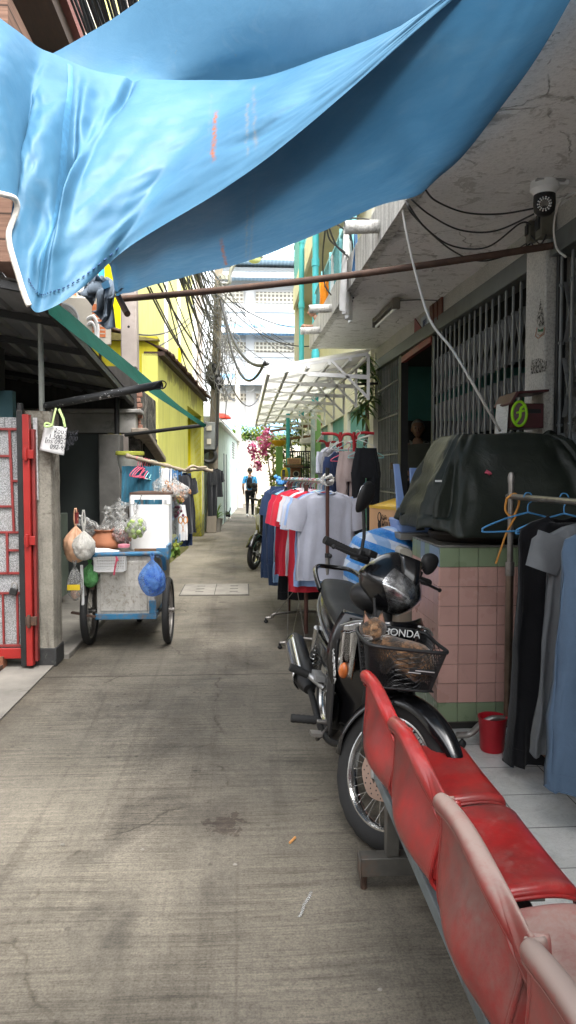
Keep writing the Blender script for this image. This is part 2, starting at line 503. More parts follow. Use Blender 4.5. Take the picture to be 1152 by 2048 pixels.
def tile_mat(name, col, grout, size, var=.1, rough=.2, bump=.3, bright=1.0, rowcol=None):
    """square ceramic tiles in world space"""
    t = T(name)
    g = t.n('NewGeometry'); x, y, z = t.sep(g.outputs['Position'])
    return t
def floor_tiles():
    t = T('floor_tiles')
    g = t.n('NewGeometry').outputs['Position']
    br = t.n('TexBrick', {'Vector': t.n('Mapping', {'Vector': g, 'Location': (.07, .21, 0)}).outputs[0], 'Color1': (.76, .75, .72, 1), 'Color2': (.66, .655, .63, 1), 'Mortar': (.10, .095, .085, 1), 'Scale': 1.0,
        'Mortar Size': .0035, 'Mortar Smooth': .2, 'Brick Width': .30, 'Row Height': .30}, offset=0.0)
    n = t.noise(g, 3, 7, .7, 1.2); m = t.noise(g, 18, 6, .7)
    c = t.mix(t.ramp(n, [(.42, 0.), (.7, .75)]), br.outputs[0], (.44, .42, .38, 1))
    c = t.mix(t.ramp(m, [(.55, 0.), (.75, .5)]), c, (.36, .34, .31, 1))
    vein = t.ramp(t.noise(g, 9, 8, .75, 2.5), [(.48, 0.), (.5, .35), (.52, 0.)])
    c = t.mix(vein, c, (.25, .25, .25, 1))
    return t.done(t.bsdf(c, t.ramp(n, [(.4, .3), (.7, .6)]), 0, br.outputs['Fac'], -.25, .002, .5))
mb = MB(); mb.bb(.93, 1.93, -6, 10.55, -.02, .024)
struct(mb, 'pavement', floor_tiles(), smooth=0)

# left strip beside the lane: apron, iron channel, kerb
conc = pm('grey_concrete', (.20, .185, .16, 1), .85, .3, 3, dirt=(.055, .05, .042, 1), damt=.45, dscale=4, bump=.5, bscale=70, world=True)
conc_lt = pm('pale_concrete', (.34, .315, .27, 1), .85, .25, 3, dirt=(.09, .08, .065, 1), damt=.3, dscale=5, bump=.4, bscale=60, world=True)
mb = MB(); mb.bb(-3.2, -1.435, 2.0, 5.62, -.05, .012)
struct(mb, 'apron', conc, smooth=0)
mb = MB(); mb.bb(-1.86, -1.80, 1.9, 5.4, .004, .03); mb.bb(-1.80, -1.78, 1.9, 5.4, .004, .045)
struct(mb, 'channel', M['rust'], smooth=0)
mb = MB()
for i in range(9):
    y0 = 5.72+i*.86
    mb.bb(-1.50, -1.37+random.uniform(-.01, .01), y0, y0+.845, -.02, .05+random.uniform(-.008, .008))
struct(mb, 'kerb', conc, bevel=.01, smooth=0)
mb = MB(); mb.bb(-9, -1.51, 5.62, 14, -.02, .03)
struct(mb, 'yard', conc, smooth=0)

# iron cover set in the lane
t_ = thing('manhole_cover', 'square concrete drain cover with small slots set in the lane', 'drain cover', (-.40, 9.05, 0))
mb = MB(); mb.bb(-.78, .06, 8.62, 9.5, -.02, .006); mb.build('frame', pm('joint_dirt', (.06, .055, .048, 1), .9, world=True), t_, smooth=0)
for k in range(2):
    mb = MB(); mb.bb(-.765+.41*k, -.765+.40+.41*k, 8.64, 9.48, -.02, .012); mb.build('slab', conc, t_, smooth=0)
mb = MB()
for i in range(2):
    for j in range(3): mb.bb(-.60+.42*i, -.50+.42*i, 8.85+.22*j, 8.87+.22*j, .011, .0145)
mb.build('slot', M['black_iron'], t_, smooth=0)

mb = MB(); p = gr(585, 1683); mb.tube([p+V((-.012, -.02, .006)), p+V((.012, .02, .006))], .005, 8)
tag(mb.build('cigarette_butt', pm('tan_filter', (.5, .24, .08, 1), .8)), 'orange cigarette butt lying on the bare concrete', 'litter')
mb = MB(); p = gr(612, 1812)
mb.grid(lambda u, v: p+V((-.028+.05*v+.012*(u-.5)+.003*math.sin(v*9), -.07+.14*v, .007+.006*math.sin(v*7)*u)), 2, 12)
tag(mb.build('plastic_strip', M['clear'], solid=.001), 'thin clear plastic strip lying on the lane beside the red seats', 'litter')
for (px, py, s) in ((125, 1690, .01), (440, 1380, .012), (470, 1730, .009), (760, 1980, .008), (285, 1700, .008)):
    p = gr(px, py); mb = MB()
    mb.ball(p+V((0, 0, .002)), (s, s*.7, .004), 8, 5, fn=lambda q, n: q*(1+.3*nz(n, 2, px)))
    tag(mb.build('pebble', conc), 'tiny scrap of grit lying on the open lane', 'litter', 'scraps of grit on the lane')

# ------------------------------------------------------------------ right-hand shop house
XW = 1.92
def zs(y): return 3.06+(y-4.2)*.033
def zl(y): return 2.80+(y-4.77)*.0256     # underside of the steel lintel
house = thing('shop_house', 'grey rendered shop house with folding steel gates under a peeling concrete canopy', 'building', (XW, 5.5, 0))

def canopy_mat():
    t = T('peeling_ceiling_paint')
    g = t.n('NewGeometry'); x, y, z = t.sep(g.outputs['Position']); p = g.outputs['Position']
    n1 = t.noise(p, 1.6, 6, .65, .5); n2 = t.noise(p, 7, 7, .7, .6); n3 = t.noise(p, 42, 4, .75)
    c = t.ramp(n1, [(.3, (.70, .69, .68, 1)), (.7, (.82, .81, .80, 1))])
    # damp band by the outer edge
    e = t.math('ADD', t.math('MULTIPLY', t.math('ADD', x, -.967), -2.6), t.math('ADD', n1, t.math('MULTIPLY', n2, .8)))
    c = t.mix(t.ramp(e, [(.60, 0.), (.95, .95)]), c, t.ramp(n2, [(.35, (.035, .035, .036, 1)), (.62, (.16, .16, .155, 1))]))
    c = t.mix(t.ramp(n2, [(.56, 0.), (.60, .45)]), c, (.30, .28, .25, 1))
    # cracks and lifted flakes
    v = t.n('TexVoronoi', {'Vector': t.mix(.25, p, t.n('TexNoise', {'Vector': p, 'Scale': 3.0, 'Detail': 5.0}).outputs['Color']), 'Scale': 2.1}, feature='DISTANCE_TO_EDGE').outputs['Distance']
    cr = t.math('MULTIPLY', t.ramp(v, [(.002, .75), (.012, 0.)]), t.ramp(n1, [(.50, 0.), (.60, 1.)]))
    c = t.mix(cr, c, (.16, .145, .125, 1))
    c = t.mix(t.math('MULTIPLY', t.ramp(t.noise(p, 11, 5, .7, .4), [(.64, 0.), (.66, .85)]), t.ramp(e, [(.3, 0.), (.6, 1.)])), c, (.045, .04, .036, 1))
    c = t.mix(t.ramp(n3, [(.5, 0.), (.75, .35)]), c, (.2, .19, .18, 1))
    h = t.math('ADD', t.math('MULTIPLY', n2, .6), t.math('ADD', t.math('MULTIPLY', n3, .25), t.math('MULTIPLY', cr, -.8)))
    return t.done(t.bsdf(c, .85, 0, h, .7, .02, .2))
def render_mat(name, a, b, streaks=True, spk=.4):
    """rough cast render with rain streaks"""
    t = T(name)
    p = t.n('NewGeometry').outputs['Position']
    n = t.noise(p, 2.2, 6, .65); f = t.noise(p, 75, 4, .8); s = t.noise(t.n('Mapping', {'Vector': p, 'Scale': (9, 9, .7)}).outputs[0], 1.6, 6, .7)
    c = t.ramp(n, [(.3, a), (.7, b)])
    c = t.mix(spk, c, t.ramp(f, [(.38, .25), (.52, 1.0), (.7, 1.3)]), 'MULTIPLY')
    if streaks:
        c = t.mix(t.ramp(s, [(.48, 0.), (.68, .8)]), c, (.06, .058, .052, 1))
    return t.done(t.bsdf(c, .9, 0, f, .8, .012, .2))
rough_wall = render_mat('rough_cast_wall', (.44, .43, .395, 1), (.58, .565, .52, 1), False)
fascia_m = render_mat('streaked_fascia', (.50, .49, .46, 1), (.68, .67, .63, 1), True, .3)
# canopy slab
mb = MB()
Y0, Y1 = -2.5, 10.6
NS = 20
top = .27
for i in range(NS):
    a = Y0+(Y1-Y0)*i/NS; b = Y0+(Y1-Y0)*(i+1)/NS
mb.grid(lambda u, v: (.967+(XW+.3-.967)*u, Y0+(Y1-Y0)*v, zs(Y0+(Y1-Y0)*v)+.012*nz((u*3, v*14, 0), 1.2)), 18, 130)
mb.quad((.967, Y1, zs(Y1)), (XW+.3, Y1, zs(Y1)), (XW+.3, Y1, zs(Y1)+top), (.967, Y1, zs(Y1)+top))
mb.quad((.967, Y0, zs(Y0)), (XW+.3, Y0, zs(Y0)), (XW+.3, Y0, zs(Y0)+top), (.967, Y0, zs(Y0)+top))
can = mb.build('canopy', canopy_mat(), house, smooth=60)
mb = MB()
mb.hexa([(.955, Y0, zs(Y0)-.012), (1.03, Y0, zs(Y0)-.008), (1.03, Y1+.01, zs(Y1)-.008), (.955, Y1+.01, zs(Y1)-.012)],
        [(.955, Y0, zs(Y0)+top), (1.03, Y0, zs(Y0)+top), (1.03, Y1+.01, zs(Y1)+top), (.955, Y1+.01, zs(Y1)+top)])
mb.build('fascia', fascia_m, can)
mb = MB(); mb.bb(1.03, XW+4, Y0, Y1, 3.36, 3.44); mb.build('balcony_floor', conc_lt, house)
# wall above the gates
def strip(y0, y1, lo, hi, x0=XW, x1=XW+.22):
    mb = MB()
    mb.hexa([(x0, y0, lo(y0)), (x1, y0, lo(y0)), (x1, y1, lo(y1)), (x0, y1, lo(y1))],
            [(x0, y0, hi(y0)), (x1, y0, hi(y0)), (x1, y1, hi(y1)), (x0, y1, hi(y1))])
    return mb
strip(-6, 10.6, lambda y: zl(y)+.13, lambda y: zs(y)+.05).build('wall', rough_wall, house, bevel=.01)
steel_grey = pm('grey_green_steel', (.10, .11, .105, 1), .5, .3, 5, dirt=(.04, .03, .025, 1), damt=.4, dscale=9, bump=.15, world=True)
strip(.4, 4.46, lambda y: zl(y), lambda y: zl(y)+.135, XW-.025, XW+.15).build('lintel', steel_grey, house, bevel=.006)
strip(4.80, 10.52, lambda y: zl(y), lambda y: zl(y)+.135, XW-.025, XW+.15).build('lintel', steel_grey, house, bevel=.006)
mb = MB(); mb.bb(XW-.045, XW+.2, 4.47, 4.79, .024, 3.0)
pil = mb.build('pillar', rough_wall, house, bevel=.012)
mb = MB(); mb.bb(XW-.02, XW+.2, 10.5, 10.62, .0, 3.2); mb.build('pillar', pm('cream_end_wall', (.58, .56, .50, 1), .8, .15, 4, dirt=(.25, .23, .2, 1), damt=.25, world=True), house)
# burnt mark of a votive picture on the pillar
ch = pm('char', (.02, .017, .014, 1), .9, .4, 30)
mk = MB(); yc = 4.60; zc = 1.45+.0
pt = lambda px, py: atx(px, py, XW-.049)
mk.add([pt(1081, 597), pt(1088, 634), pt(1089, 652), pt(1078, 656), pt(1073, 640), pt(1077, 618)], [(0, 1, 2, 3, 4, 5)])
ink = T('charred_paint'); p_ = ink.pos(); nn = ink.noise(p_, 55, 6, .75)
sh_ = ink.bsdf((.03, .024, .02, 1), .9)
charred = ink.done(ink.n('MixShader', {0: ink.ramp(nn, [(.45, 0.), (.58, .9)]), 1: ink.n('BsdfTransparent'), 2: sh_}))
em = mk.build('emblem', charred, pil, smooth=0)
mk = MB()
mk.tube([pt(1074, 655), pt(1071, 672), pt(1076, 677), pt(1088, 668), pt(1089, 654)], .003, 6)
mk.tube([pt(1075, 668), pt(1080, 672), pt(1086, 666)], .0025, 6)
mk.build('frame_outline', pm('faded_orange', (.42, .24, .16, 1), .8, .3, 20), em)
mk = MB(); q_ = lambda px, py: atx(px, py, XW-.051)
mk.add([q_(1076, 657), q_(1080, 660), q_(1087, 656), q_(1086, 663), q_(1076, 664)], [(0, 1, 2, 3, 4)])
mk.build('green_patch', pm('green_print', (.03, .12, .05, 1), .8), em, smooth=0)
mk = MB(); mk.add([pt(1062, 722), pt(1078, 716), pt(1094, 722), pt(1092, 742), pt(1078, 746), pt(1061, 748)], [(0, 1, 2, 3, 4, 5)])
mk.build('stain', charred, pil, smooth=0)

# interior
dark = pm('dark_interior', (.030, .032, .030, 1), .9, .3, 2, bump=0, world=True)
teal_w = pm('teal_painted_wall', (.075, .25, .215, 1), .8, .15, 1.5, bump=.05, world=True)
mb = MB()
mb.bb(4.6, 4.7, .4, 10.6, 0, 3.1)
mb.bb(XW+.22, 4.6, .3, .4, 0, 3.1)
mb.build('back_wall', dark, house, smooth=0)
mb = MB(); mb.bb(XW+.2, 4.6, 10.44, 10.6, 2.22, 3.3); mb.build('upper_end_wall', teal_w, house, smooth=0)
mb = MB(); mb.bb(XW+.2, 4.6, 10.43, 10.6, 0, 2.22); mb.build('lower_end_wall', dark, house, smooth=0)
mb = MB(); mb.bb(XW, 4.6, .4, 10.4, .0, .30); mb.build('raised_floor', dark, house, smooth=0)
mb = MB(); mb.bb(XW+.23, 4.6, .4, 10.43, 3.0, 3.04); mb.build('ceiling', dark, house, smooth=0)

# folding gates: uprights, riveted lattice
bar_m = pm('grey_painted_steel', (.17, .18, .18, 1), .5, .3, 8, dirt=(.07, .05, .04, 1), damt=.4, dscale=12, metal=.2, bump=.1, world=True)
lat_m = pm('dull_lattice_steel', (.27, .275, .27, 1), .5, .3, 8, dirt=(.06, .045, .035, 1), damt=.4, dscale=12, metal=.2, bump=.1, world=True)
blk = pm('black_gate_frame', (.02, .021, .021, 1), .5, .3, 8, world=True)
def folding_gate(y0, y1, n, tight=False, label=None):
    g = MB()
    for z in (.06,): g.bb(XW+.01, XW+.06, y0, y1, .30, .335)
    g.bb(XW+.01, XW+.06, y0, y0+.035, .33, zl(y0)); g.bb(XW+.01, XW+.06, y1-.035, y1, .33, zl(y1))
    gate = g.build('folding_gate', blk, house)
    if label: lab(gate, label)
    ys = [y0+.06+(y1-y0-.12)*i/(n-1) for i in range(n)]
    for y in ys:
        b = MB(); b.bb(XW+.012, XW+.026, y-.012, y+.012, .34, zl(y)-.015)
        for z in (.75, 1.25, 1.75, 2.25, 2.6): b.tube([(XW+.004, y, z), (XW+.04, y, z)], .011, 6)
        b.build('bar', bar_m, gate, bevel=.003)
    l = MB()
    if tight:
        for z in (.7, 1.2, 1.7, 2.2, 2.62): l.bb(XW+.0, XW+.014, ys[0], ys[-1], z, z+.016)
    else:
        for i in range(n-1):
            a, b_ = ys[i], ys[i+1]
            for k in range(5):
                z = .42+.46*k
                l.bar((XW+.042, a, z), (XW+.042, b_, z+.36), .005, .026, up=(1, 0, 0))
                l.bar((XW+.049, a, z+.36), (XW+.049, b_, z), .005, .026, up=(1, 0, 0))
    l.build('lattice', lat_m, gate)
    return gate
folding_gate(4.83, 7.42, 18)
folding_gate(8.98, 10.46, 14, True)
folding_gate(1.2, 4.44, 22)
mb = MB(); mb.bb(XW, XW+.2, -6, 1.18, .024, 2.85); mb.build('front_wall', rough_wall, house)
mb = MB(); mb.bb(XW+.0, XW+.09, 8.83, 8.96, .3, zl(8.9)); mb.build('door_post', blk, house)
mb = MB(); mb.bb(XW+.0, XW+.05, 7.44, 8.83, zl(8.1)-.08, zl(8.1)-.01); mb.build('red_door_head', M['red_dull'], house)
# rusty hasps on the gate edges
for (px, py) in ((783, 932), (845, 935)):
    mb = MB(); p = atx(px, py, XW-.03); mb.box(p, (.012, .1, .09)); mb.tube([p+V((-.01, 0, .02)), p+V((.01, 0, .02))], .02, 10)
    mb.build('hasp', M['rust'], house, bevel=.004)

# spouts through the fascia
for px, py, py2 in ((735, 452, 1), (640, 616, 1), (617, 660, 1)):
    p = atx(px+22, py, .95)
    mb = MB(); L = .24
    mb.tube([(p.x+.05, p.y, p.z), (p.x-L*.5, p.y, p.z-.01), (p.x-L, p.y, p.z-.015)], .042, 14, cap=False)
    mb.build('spout', fascia_m, house, solid=.008)

# balcony above : parapet rail, blue lattice screens
wp = M['white_paint']
bl_lat = pm('turquoise_lattice', (.16, .42, .45, 1), .55, .2, 5, dirt=(.4, .42, .4, 1), damt=.3)
def lattice(mb, o, ux, uz, w_, h_, step=.1, t=.014):
    o = V(o); ux = V(ux); uz = V(uz)
    k = int((w_+h_)/step)
    for i in range(1, k):
        s = i*step
        a = (s, 0) if s < w_ else (w_, s-w_); b = (0, s) if s < h_ else (s-h_, h_)
        mb.bar(o+ux*a[0]+uz*a[1], o+ux*b[0]+uz*b[1], t, t)
        a = (w_-s, 0) if s < w_ else (0, s-w_); b = (w_, s) if s < h_ else (w_-(s-h_), h_)
        mb.bar(o+ux*a[0]+uz*a[1]+V((.004, .004, 0)), o+ux*b[0]+uz*b[1]+V((.004, .004, 0)), t, t)
for i in range(4):
    y = 6.9+i*.92
    zb = zs(y)+top
    mb = MB()
    lattice(mb, (1.04, y, zb+.03), (0, 1, 0), (0, 0, 1), .86, .50)
    mb.bb(1.02, 1.06, y, y+.86, zb+.52, zb+.55); mb.bb(1.02, 1.06, y, y+.86, zb, zb+.03)
    mb.bb(1.02, 1.06, y-.03, y, zb, zb+.6)
    mb.build('balcony_screen', bl_lat, house)
mb = MB(); mb.bb(1.9, 2.1, .4, 10.6, 3.5, 6.5); mb.build('upper_wall', pm('cream_wall', (.55, .53, .44, 1), .85, .15, 2, dirt=(.3, .28, .22, 1), damt=.2, world=True), house)

# red pennant, number plate, wooden board, pinned on the wall above the door
mb = MB(); P_ = [atx(830, 635, XW-.004), atx(848, 662, XW-.004), atx(829, 680, XW-.004)]
mb.prism(P_, (-.006, 0, 0), (0, 0, 0))
tag(mb.build('pennant', M['red_dull'], smooth=0), 'small dull red triangular pennant on the wall above the dark doorway', 'pennant')
t_ = thing('number_plate', 'small blue enamel house number plate between the pennant and the wooden board', 'number plate', atx(851, 642, XW-.01))
mb = MB(); P_ = [atx(842, 638, XW-.004), atx(860, 622, XW-.004), atx(860, 648, XW-.004), atx(845, 659, XW-.004)]
mb.prism(P_, (-.005, 0, 0), (0, 0, 0)); mb.build('plate', pm('pale_enamel', (.40, .46, .52, 1), .4), t_, smooth=0)
text('number', '88/1', .1, frame(atx(845, 655, XW-.012), (0, -1, .0), (0, 0, 1)), pm('blue_ink', (.02, .05, .2, 1), .5), t_)
mb = MB(); P_ = [atx(862, 605, XW-.004), atx(887, 586, XW-.004), atx(887, 638, XW-.004), atx(864, 656, XW-.004)]
mb.prism(P_, (-.02, 0, 0), (0, 0, 0))
for f_ in (.35, .7):
    mb.bar(P_[0].lerp(P_[1], f_)+V((-.024, 0, -.02)), P_[3].lerp(P_[2], f_)+V((-.024, 0, .02)), .012, .008)
tag(mb.build('wooden_board', pm('red_brown_board', (.14, .05, .035, 1), .6, .4, 6, dirt=(.22, .16, .12, 1), damt=.4, dscale=5), bevel=.004), 'weathered red brown board fixed over the end of the folding gate', 'board')

# fluorescent batten under the canopy
a = at(751, 640, 8.0); b = at(776, 597, 6.95)
a.x = b.x = 1.455; a.z = zs(a.y)-.055; b.z = zs(b.y)-.055
t_ = thing('strip_light', 'unlit fluorescent batten light screwed under the peeling canopy', 'light', (a+b)/2)
mb = MB(); mb.bar(a, b, .07, .05)
for q in (a, b): mb.box(q+V((0, 0, -.02)), (.075, .05, .10))
mb.build('housing', pm('grimy_batten', (.16, .145, .12, 1), .6, .3, 6, dirt=(.03, .028, .024, 1), damt=.5), t_, bevel=.006)
mb = MB(); mb.tube([a+V((0, 0, -.06)), b+V((0, 0, -.06))], .016, 10); mb.build('tube', pm('tube_glass', (.75, .76, .74, 1), .3, .05), t_)
mb = MB(); mb.tube([b+V((.03, .1, .03)), (1.7, b.y+.1, zs(b.y)-.01), (XW-.01, b.y+.12, zs(b.y)-.012)], .006, 6); mb.build('flex', M['cable_grey'], t_)

# security camera
cb = atx(1113, 360, 1.78)
t_ = thing('security_camera', 'black and white dome security camera hanging from a bracket under the canopy', 'camera', cb)
zz = zs(cb.y)-.006
c0 = atx(1110, 357, 1.72)
mb = MB(); mb.box(c0, (.13, .10, .10)); mb.build('junction_box', M['white_plastic'], t_, bevel=.01)
mb = MB(); mb.bb(c0.x-.018, c0.x+.018, c0.y-.062, c0.y-.057, c0.z-.03, zz); mb.bb(c0.x-.13, c0.x+.03, c0.y-.075, c0.y-.045, zz-.008, zz); mb.bb(c0.x-.018, c0.x+.018, c0.y-.058, c0.y-.04, c0.z-.035, c0.z-.028)
mb.build('bracket', M['silver'], t_)
c1 = atx(1089, 398, 1.66)
mb = MB(); mb.lathe([(.02, .10), (.075, .095), (.078, .05), (.062, .035), (.06, .02)], c1, 24); mb.build('camera_base', M['white_plastic'], t_)
mb = MB(); mb.lathe([(.058, .03), (.06, -.03), (.055, -.065), (.035, -.085), (.005, -.09)], c1, 24)
hd = mb.build('camera_head', M['black_plastic'], t_)
dv = (CAMP-c1).normalized()
mb = MB(); rot = dv.to_track_quat('Z', 'Y').to_matrix()
mb.lathe([(.043, .050), (.043, .0605), (.04, .062), (.022, .0625)], c1+V((0, 0, -.025)), 24, rot=rot); mb.build('lens_ring', M['black_gloss'], hd)
mb = MB()
for k in range(14):
    for rr_ in (.026, .035):
        q = rot @ V((rr_*math.cos(2*PI*k/14), rr_*math.sin(2*PI*k/14), .064))
        mb.ball(c1+V((0, 0, -.025))+q, .0042, 8, 5)
mb.build('lamp', pm('led_white', (.7, .7, .68, 1), .3), hd)
mb = MB(); mb.tube(spline([c1+V((-.04, -.02, .09)), c1+V((-.07, -.03, .11)), c1+V((-.06, -.02, .15)), c0+V((-.06, -.03, .02))]), .006, 8)
mb.tube([c0+V((.06, 0, 0)), c0+V((.1, 0, 0))], .02, 10); mb.build('cord', M['cable_white'], t_)

# two meter boxes on the pillar head
for i, (px, py, w_, h_) in enumerate(((1090, 452, .11, .15), (1068, 464, .08, .13))):
    p = atx(px, py, XW-.06)
    t2 = thing('switch_box', ['larger grimy grey switch box below the security camera', 'smaller grimy switch box left of the larger one below the camera'][i], 'switch box', p)
    mb = MB(); mb.box(p, (.09, w_*.8, h_)); mb.build('box', pm('grimy_grey', (.12, .115, .09, 1), .6, .3, 8, dirt=(.04, .036, .03, 1), damt=.4), t2, bevel=.008)
    mb = MB(); mb.box(p+V((-.048, 0, .01)), (.012, w_*.6, h_*.5)); mb.build('cover', M['black_plastic'], t2, bevel=.004)

# cables slung under the canopy
def cable(P_, r, m, label, name='cable', n=8, grp=None, cat='cable'):
    mb = MB(); mb.tube(spline(P_, n), r, 6)
    return tag(mb.build(name, m, smooth=180), label, cat, grp)
cable([atx(850, 378, .985), atx(872, 402, 1.08), atx(930, 425, 1.29), atx(1000, 428, 1.5), atx(1072, 416, 1.66)], .0055, M['cable'], 'black cable sagging from the tarpaulin corner to the camera, topmost of the four')
cable([atx(822, 398, .955), atx(860, 430, 1.08), atx(920, 460, 1.3), atx(990, 462, 1.5), atx(1068, 428, 1.68)], .0055, M['cable'], 'black cable sagging under the canopy, second from the top of the four')
cable([atx(816, 408, .945), atx(850, 455, 1.07), atx(905, 492, 1.3), atx(975, 494, 1.5), atx(1040, 447, 1.68), atx(1062, 450, 1.8)], .0055, M['cable'], 'black cable sagging under the canopy, third from the top of the four')
cable([atx(812, 400, .945), atx(828, 432, 1.0), atx(900, 498, 1.35), atx(960, 522, 1.62), atx(1020, 508, 1.84), atx(1060, 488, 1.87)], .0055, M['cable'], 'black cable sagging lowest of the four under the canopy')
cable([atx(803, 400, .96), atx(812, 460, 1.0), atx(832, 550, 1.08), atx(860, 640, 1.15), atx(905, 700, 1.2), atx(950, 775, 1.3), atx(1000, 862, 1.5)], .008, M['cable_white'], 'thick white cable hanging slack across the folding gate')
cable([atx(1150, 385, 1.72), atx(1120, 405, 1.78), atx(1108, 450, 1.83), atx(1113, 495, 1.87), atx(1132, 514, 1.89)], .007, M['cable_white'], 'white flex looping down beside the camera to the near gate')
cable([atx(1052, 498, 1.86), atx(1058, 470, 1.83), atx(1080, 488, 1.84), atx(1092, 470, 1.84), atx(1075, 500, 1.85), atx(1060, 485, 1.86), atx(1040, 495, 1.86)], .005, M['cable'], 'knot of black cable round the pole end below the switch boxes')

# iron pole that carries the tarpaulin
pa, pb = at(240, 598, 5.2), atx(1106, 491, XW-.03)
t_ = thing('tarpaulin_pole', 'long rusty iron pole spanning the lane under the blue tarpaulin', 'pole', (pa+pb)/2)
mb = MB(); mb.tube(bez(pa, pb, .03, 16), .0225, 12); mb.build('rod', M['rust'], t_)
mb = MB(); mb.tube([at(236, 592, 5.16), at(246, 612, 5.1), at(255, 628, 5.02)], .022, 10); mb.build('hook_end', M['rust'], t_)

# letter box
o = atx(1040, 820, XW-.17)
t_ = thing('letter_box', 'dark red house shaped letter box with a green sticker hanging by the pillar', 'letter box', o)
mr = pm('maroon_paint', (.075, .02, .022, 1), .45, .3, 5, dirt=(.03, .025, .022, 1), damt=.4, world=True)
y0, y1 = 4.40, 4.62; x0, x1 = 1.645, 1.85; z0 = 1.735; z1 = 1.885
# gable front faces the viewer
mb = MB(); mb.bb(x0, x1, y0, y1, z0, z1); mb.build('box', mr, t_, bevel=.004)
mb = MB(); xm = (x0+x1)/2
mb.prism([(x0-.02, y0-.03, z1), (x0+.02, y0-.03, z1+.07), (x1+.02, y0-.03, z1+.085), (x1+.02, y0-.03, z1+.07), (x0+.035, y0-.03, z1+.055), (x0-.01, y0-.03, z1-.012)], (0, 0, 0), (0, .30, 0))
mb.build('roof', mr, t_, bevel=.004)
mb = MB(); mb.bb(x0+.08, x1-.02, y0-.004, y0+.001, z0+.09, z0+.115); mb.build('slot', M['black_plastic'], t_, smooth=0)
pap = pm('newsprint', (.55, .55, .52, 1), .85, .2, 30, dirt=(.2, .2, .2, 1), damt=.2, dscale=40, stretch=(1, 1, 3))
mb = MB()
mb.grid(lambda u, v: (x0-.012-.012*v+.01*math.sin(u*5), y0+.015+.19*u, z0+.16-.25*v+.02*u*v), 8, 8)
mb.build('leaflet', pap, t_, solid=.002)
# round green logo sticker on the face towards the lane
mb = MB(); cx = xm-.055; czz = z0+.085
mb.add([(cx+.045*math.cos(a_*PI/18), y0-.006, czz+.075*math.sin(a_*PI/18)) for a_ in range(36)], [tuple(range(36))])
stk = mb.build('sticker', pm('dull_mauve', (.16, .10, .11, 1), .5, .3, 20), t_, smooth=0)
mb = MB()
lime = pm('lime_print', (.35, .72, .02, 1), .5, .1)
mb.tube([(cx+.045*math.cos(a_*PI/14), y0-.008, czz+.075*math.sin(a_*PI/14)) for a_ in range(28)], .009, 6, closed=True)
mb.tube(spline([(cx-.022, y0-.009, czz-.055), (cx+.004, y0-.009, czz-.02), (cx+.008, y0-.009, czz+.03), (cx+.026, y0-.009, czz+.045)], 5), .009, 6)
mb.tube([(cx-.02, y0-.009, czz+.005), (cx+.03, y0-.009, czz+.02)], .007, 6)
mb.build('logo', lime, stk)
# ------------------------------------------------------------------ left : gate, pillar, sign
t_ = thing('gate_pillar', 'bare concrete gate pillar with a dark painted foot beside the red gate', 'pillar', (-1.52, 5.6, 0))
mb = MB()
def pv(x, y, z): return V((x+.006*nz((x, y, z*3), 3), y+.006*nz((x, z*3, y), 3, 4), z))
NZ = 24
rs = []
for i in range(NZ+1):
    z = .13+1.80*i/NZ
    rs.append([pv(-1.635, 5.5, z), pv(-1.435, 5.5, z), pv(-1.425, 5.515, z), pv(-1.425, 5.72, z), pv(-1.635, 5.72, z)])
for q in rs[-1]: q.z += random.uniform(-.03, .005)
mb.rings(rs)
t = T('pillar_concrete'); g = t.n('NewGeometry').outputs['Position']; x, y, z = t.sep(g)
n = t.noise(g, 4, 7, .7, .5); f = t.noise(g, 60, 5, .75)
c = t.ramp(n, [(.3, (.20, .185, .155, 1)), (.7, (.36, .335, .28, 1))])
dt = t.math('ADD', t.math('MULTIPLY', n, 1.6), t.math('MULTIPLY', z, .42))
c = t.mix(t.ramp(dt, [(1.42, 0.), (1.62, .85)]) if False else t.ramp(t.math('MULTIPLY', dt, .5), [(.70, 0.), (.80, .85)]), c, (.07, .055, .04, 1))
c = t.mix(t.ramp(t.noise(t.n('Mapping', {'Vector': g, 'Scale': (14, 14, .8)}).outputs[0], 1.5, 6, .7), [(.52, 0.), (.68, .65)]), c, (.09, .08, .065, 1))
c = t.mix(.5, c, t.ramp(f, [(.35, .45), (.55, 1.05)]), 'MULTIPLY')
mb.build('shaft', t.done(t.bsdf(c, .9, 0, f, .7, .01, .2)), t_)
mb = MB(); mb.bb(-1.645, -1.415, 5.49, 5.73, 0, .14)
mb.build('base_band', pm('black_band', (.035, .035, .034, 1), .8, .4, 8, dirt=(.2, .19, .17, 1), damt=.3, dscale=12, bump=.4), t_, bevel=.008)

# hanging placard
t_ = thing('room_sign', 'white handwritten room to let placard tied to the concrete pillar with green ribbon', 'sign', at(105, 940, 5.46))
A, B, D, E_ = at(90, 850, 5.47), at(134, 855, 5.43), at(128, 911, 5.42), at(79, 900, 5.455)
mb = MB()
def sg(u, v):
    p = A.lerp(B, u).lerp(E_.lerp(D, u), v)
    return p+V((0, -.012*math.sin(u*PI)-.006*nz((u*3, v*3, 0), 1.3), 0))
mb.grid(sg, 10, 10)
board = mb.build('board', pm('off_white_board', (.62, .61, .60, 1), .6, .08, 6, dirt=(.4, .36, .3, 1), damt=.25, dscale=8), t_, solid=.004)
inkb = pm('marker_ink', (.015, .015, .02, 1), .7, .2, 30, bump=0)
ux = (B-A).normalized(); uy = (A-E_).normalized(); off = V((.0, -.024, 0))
def sp(u, v): return A.lerp(B, u).lerp(E_.lerp(D, u), v)+off+V((0, -.004, 0))
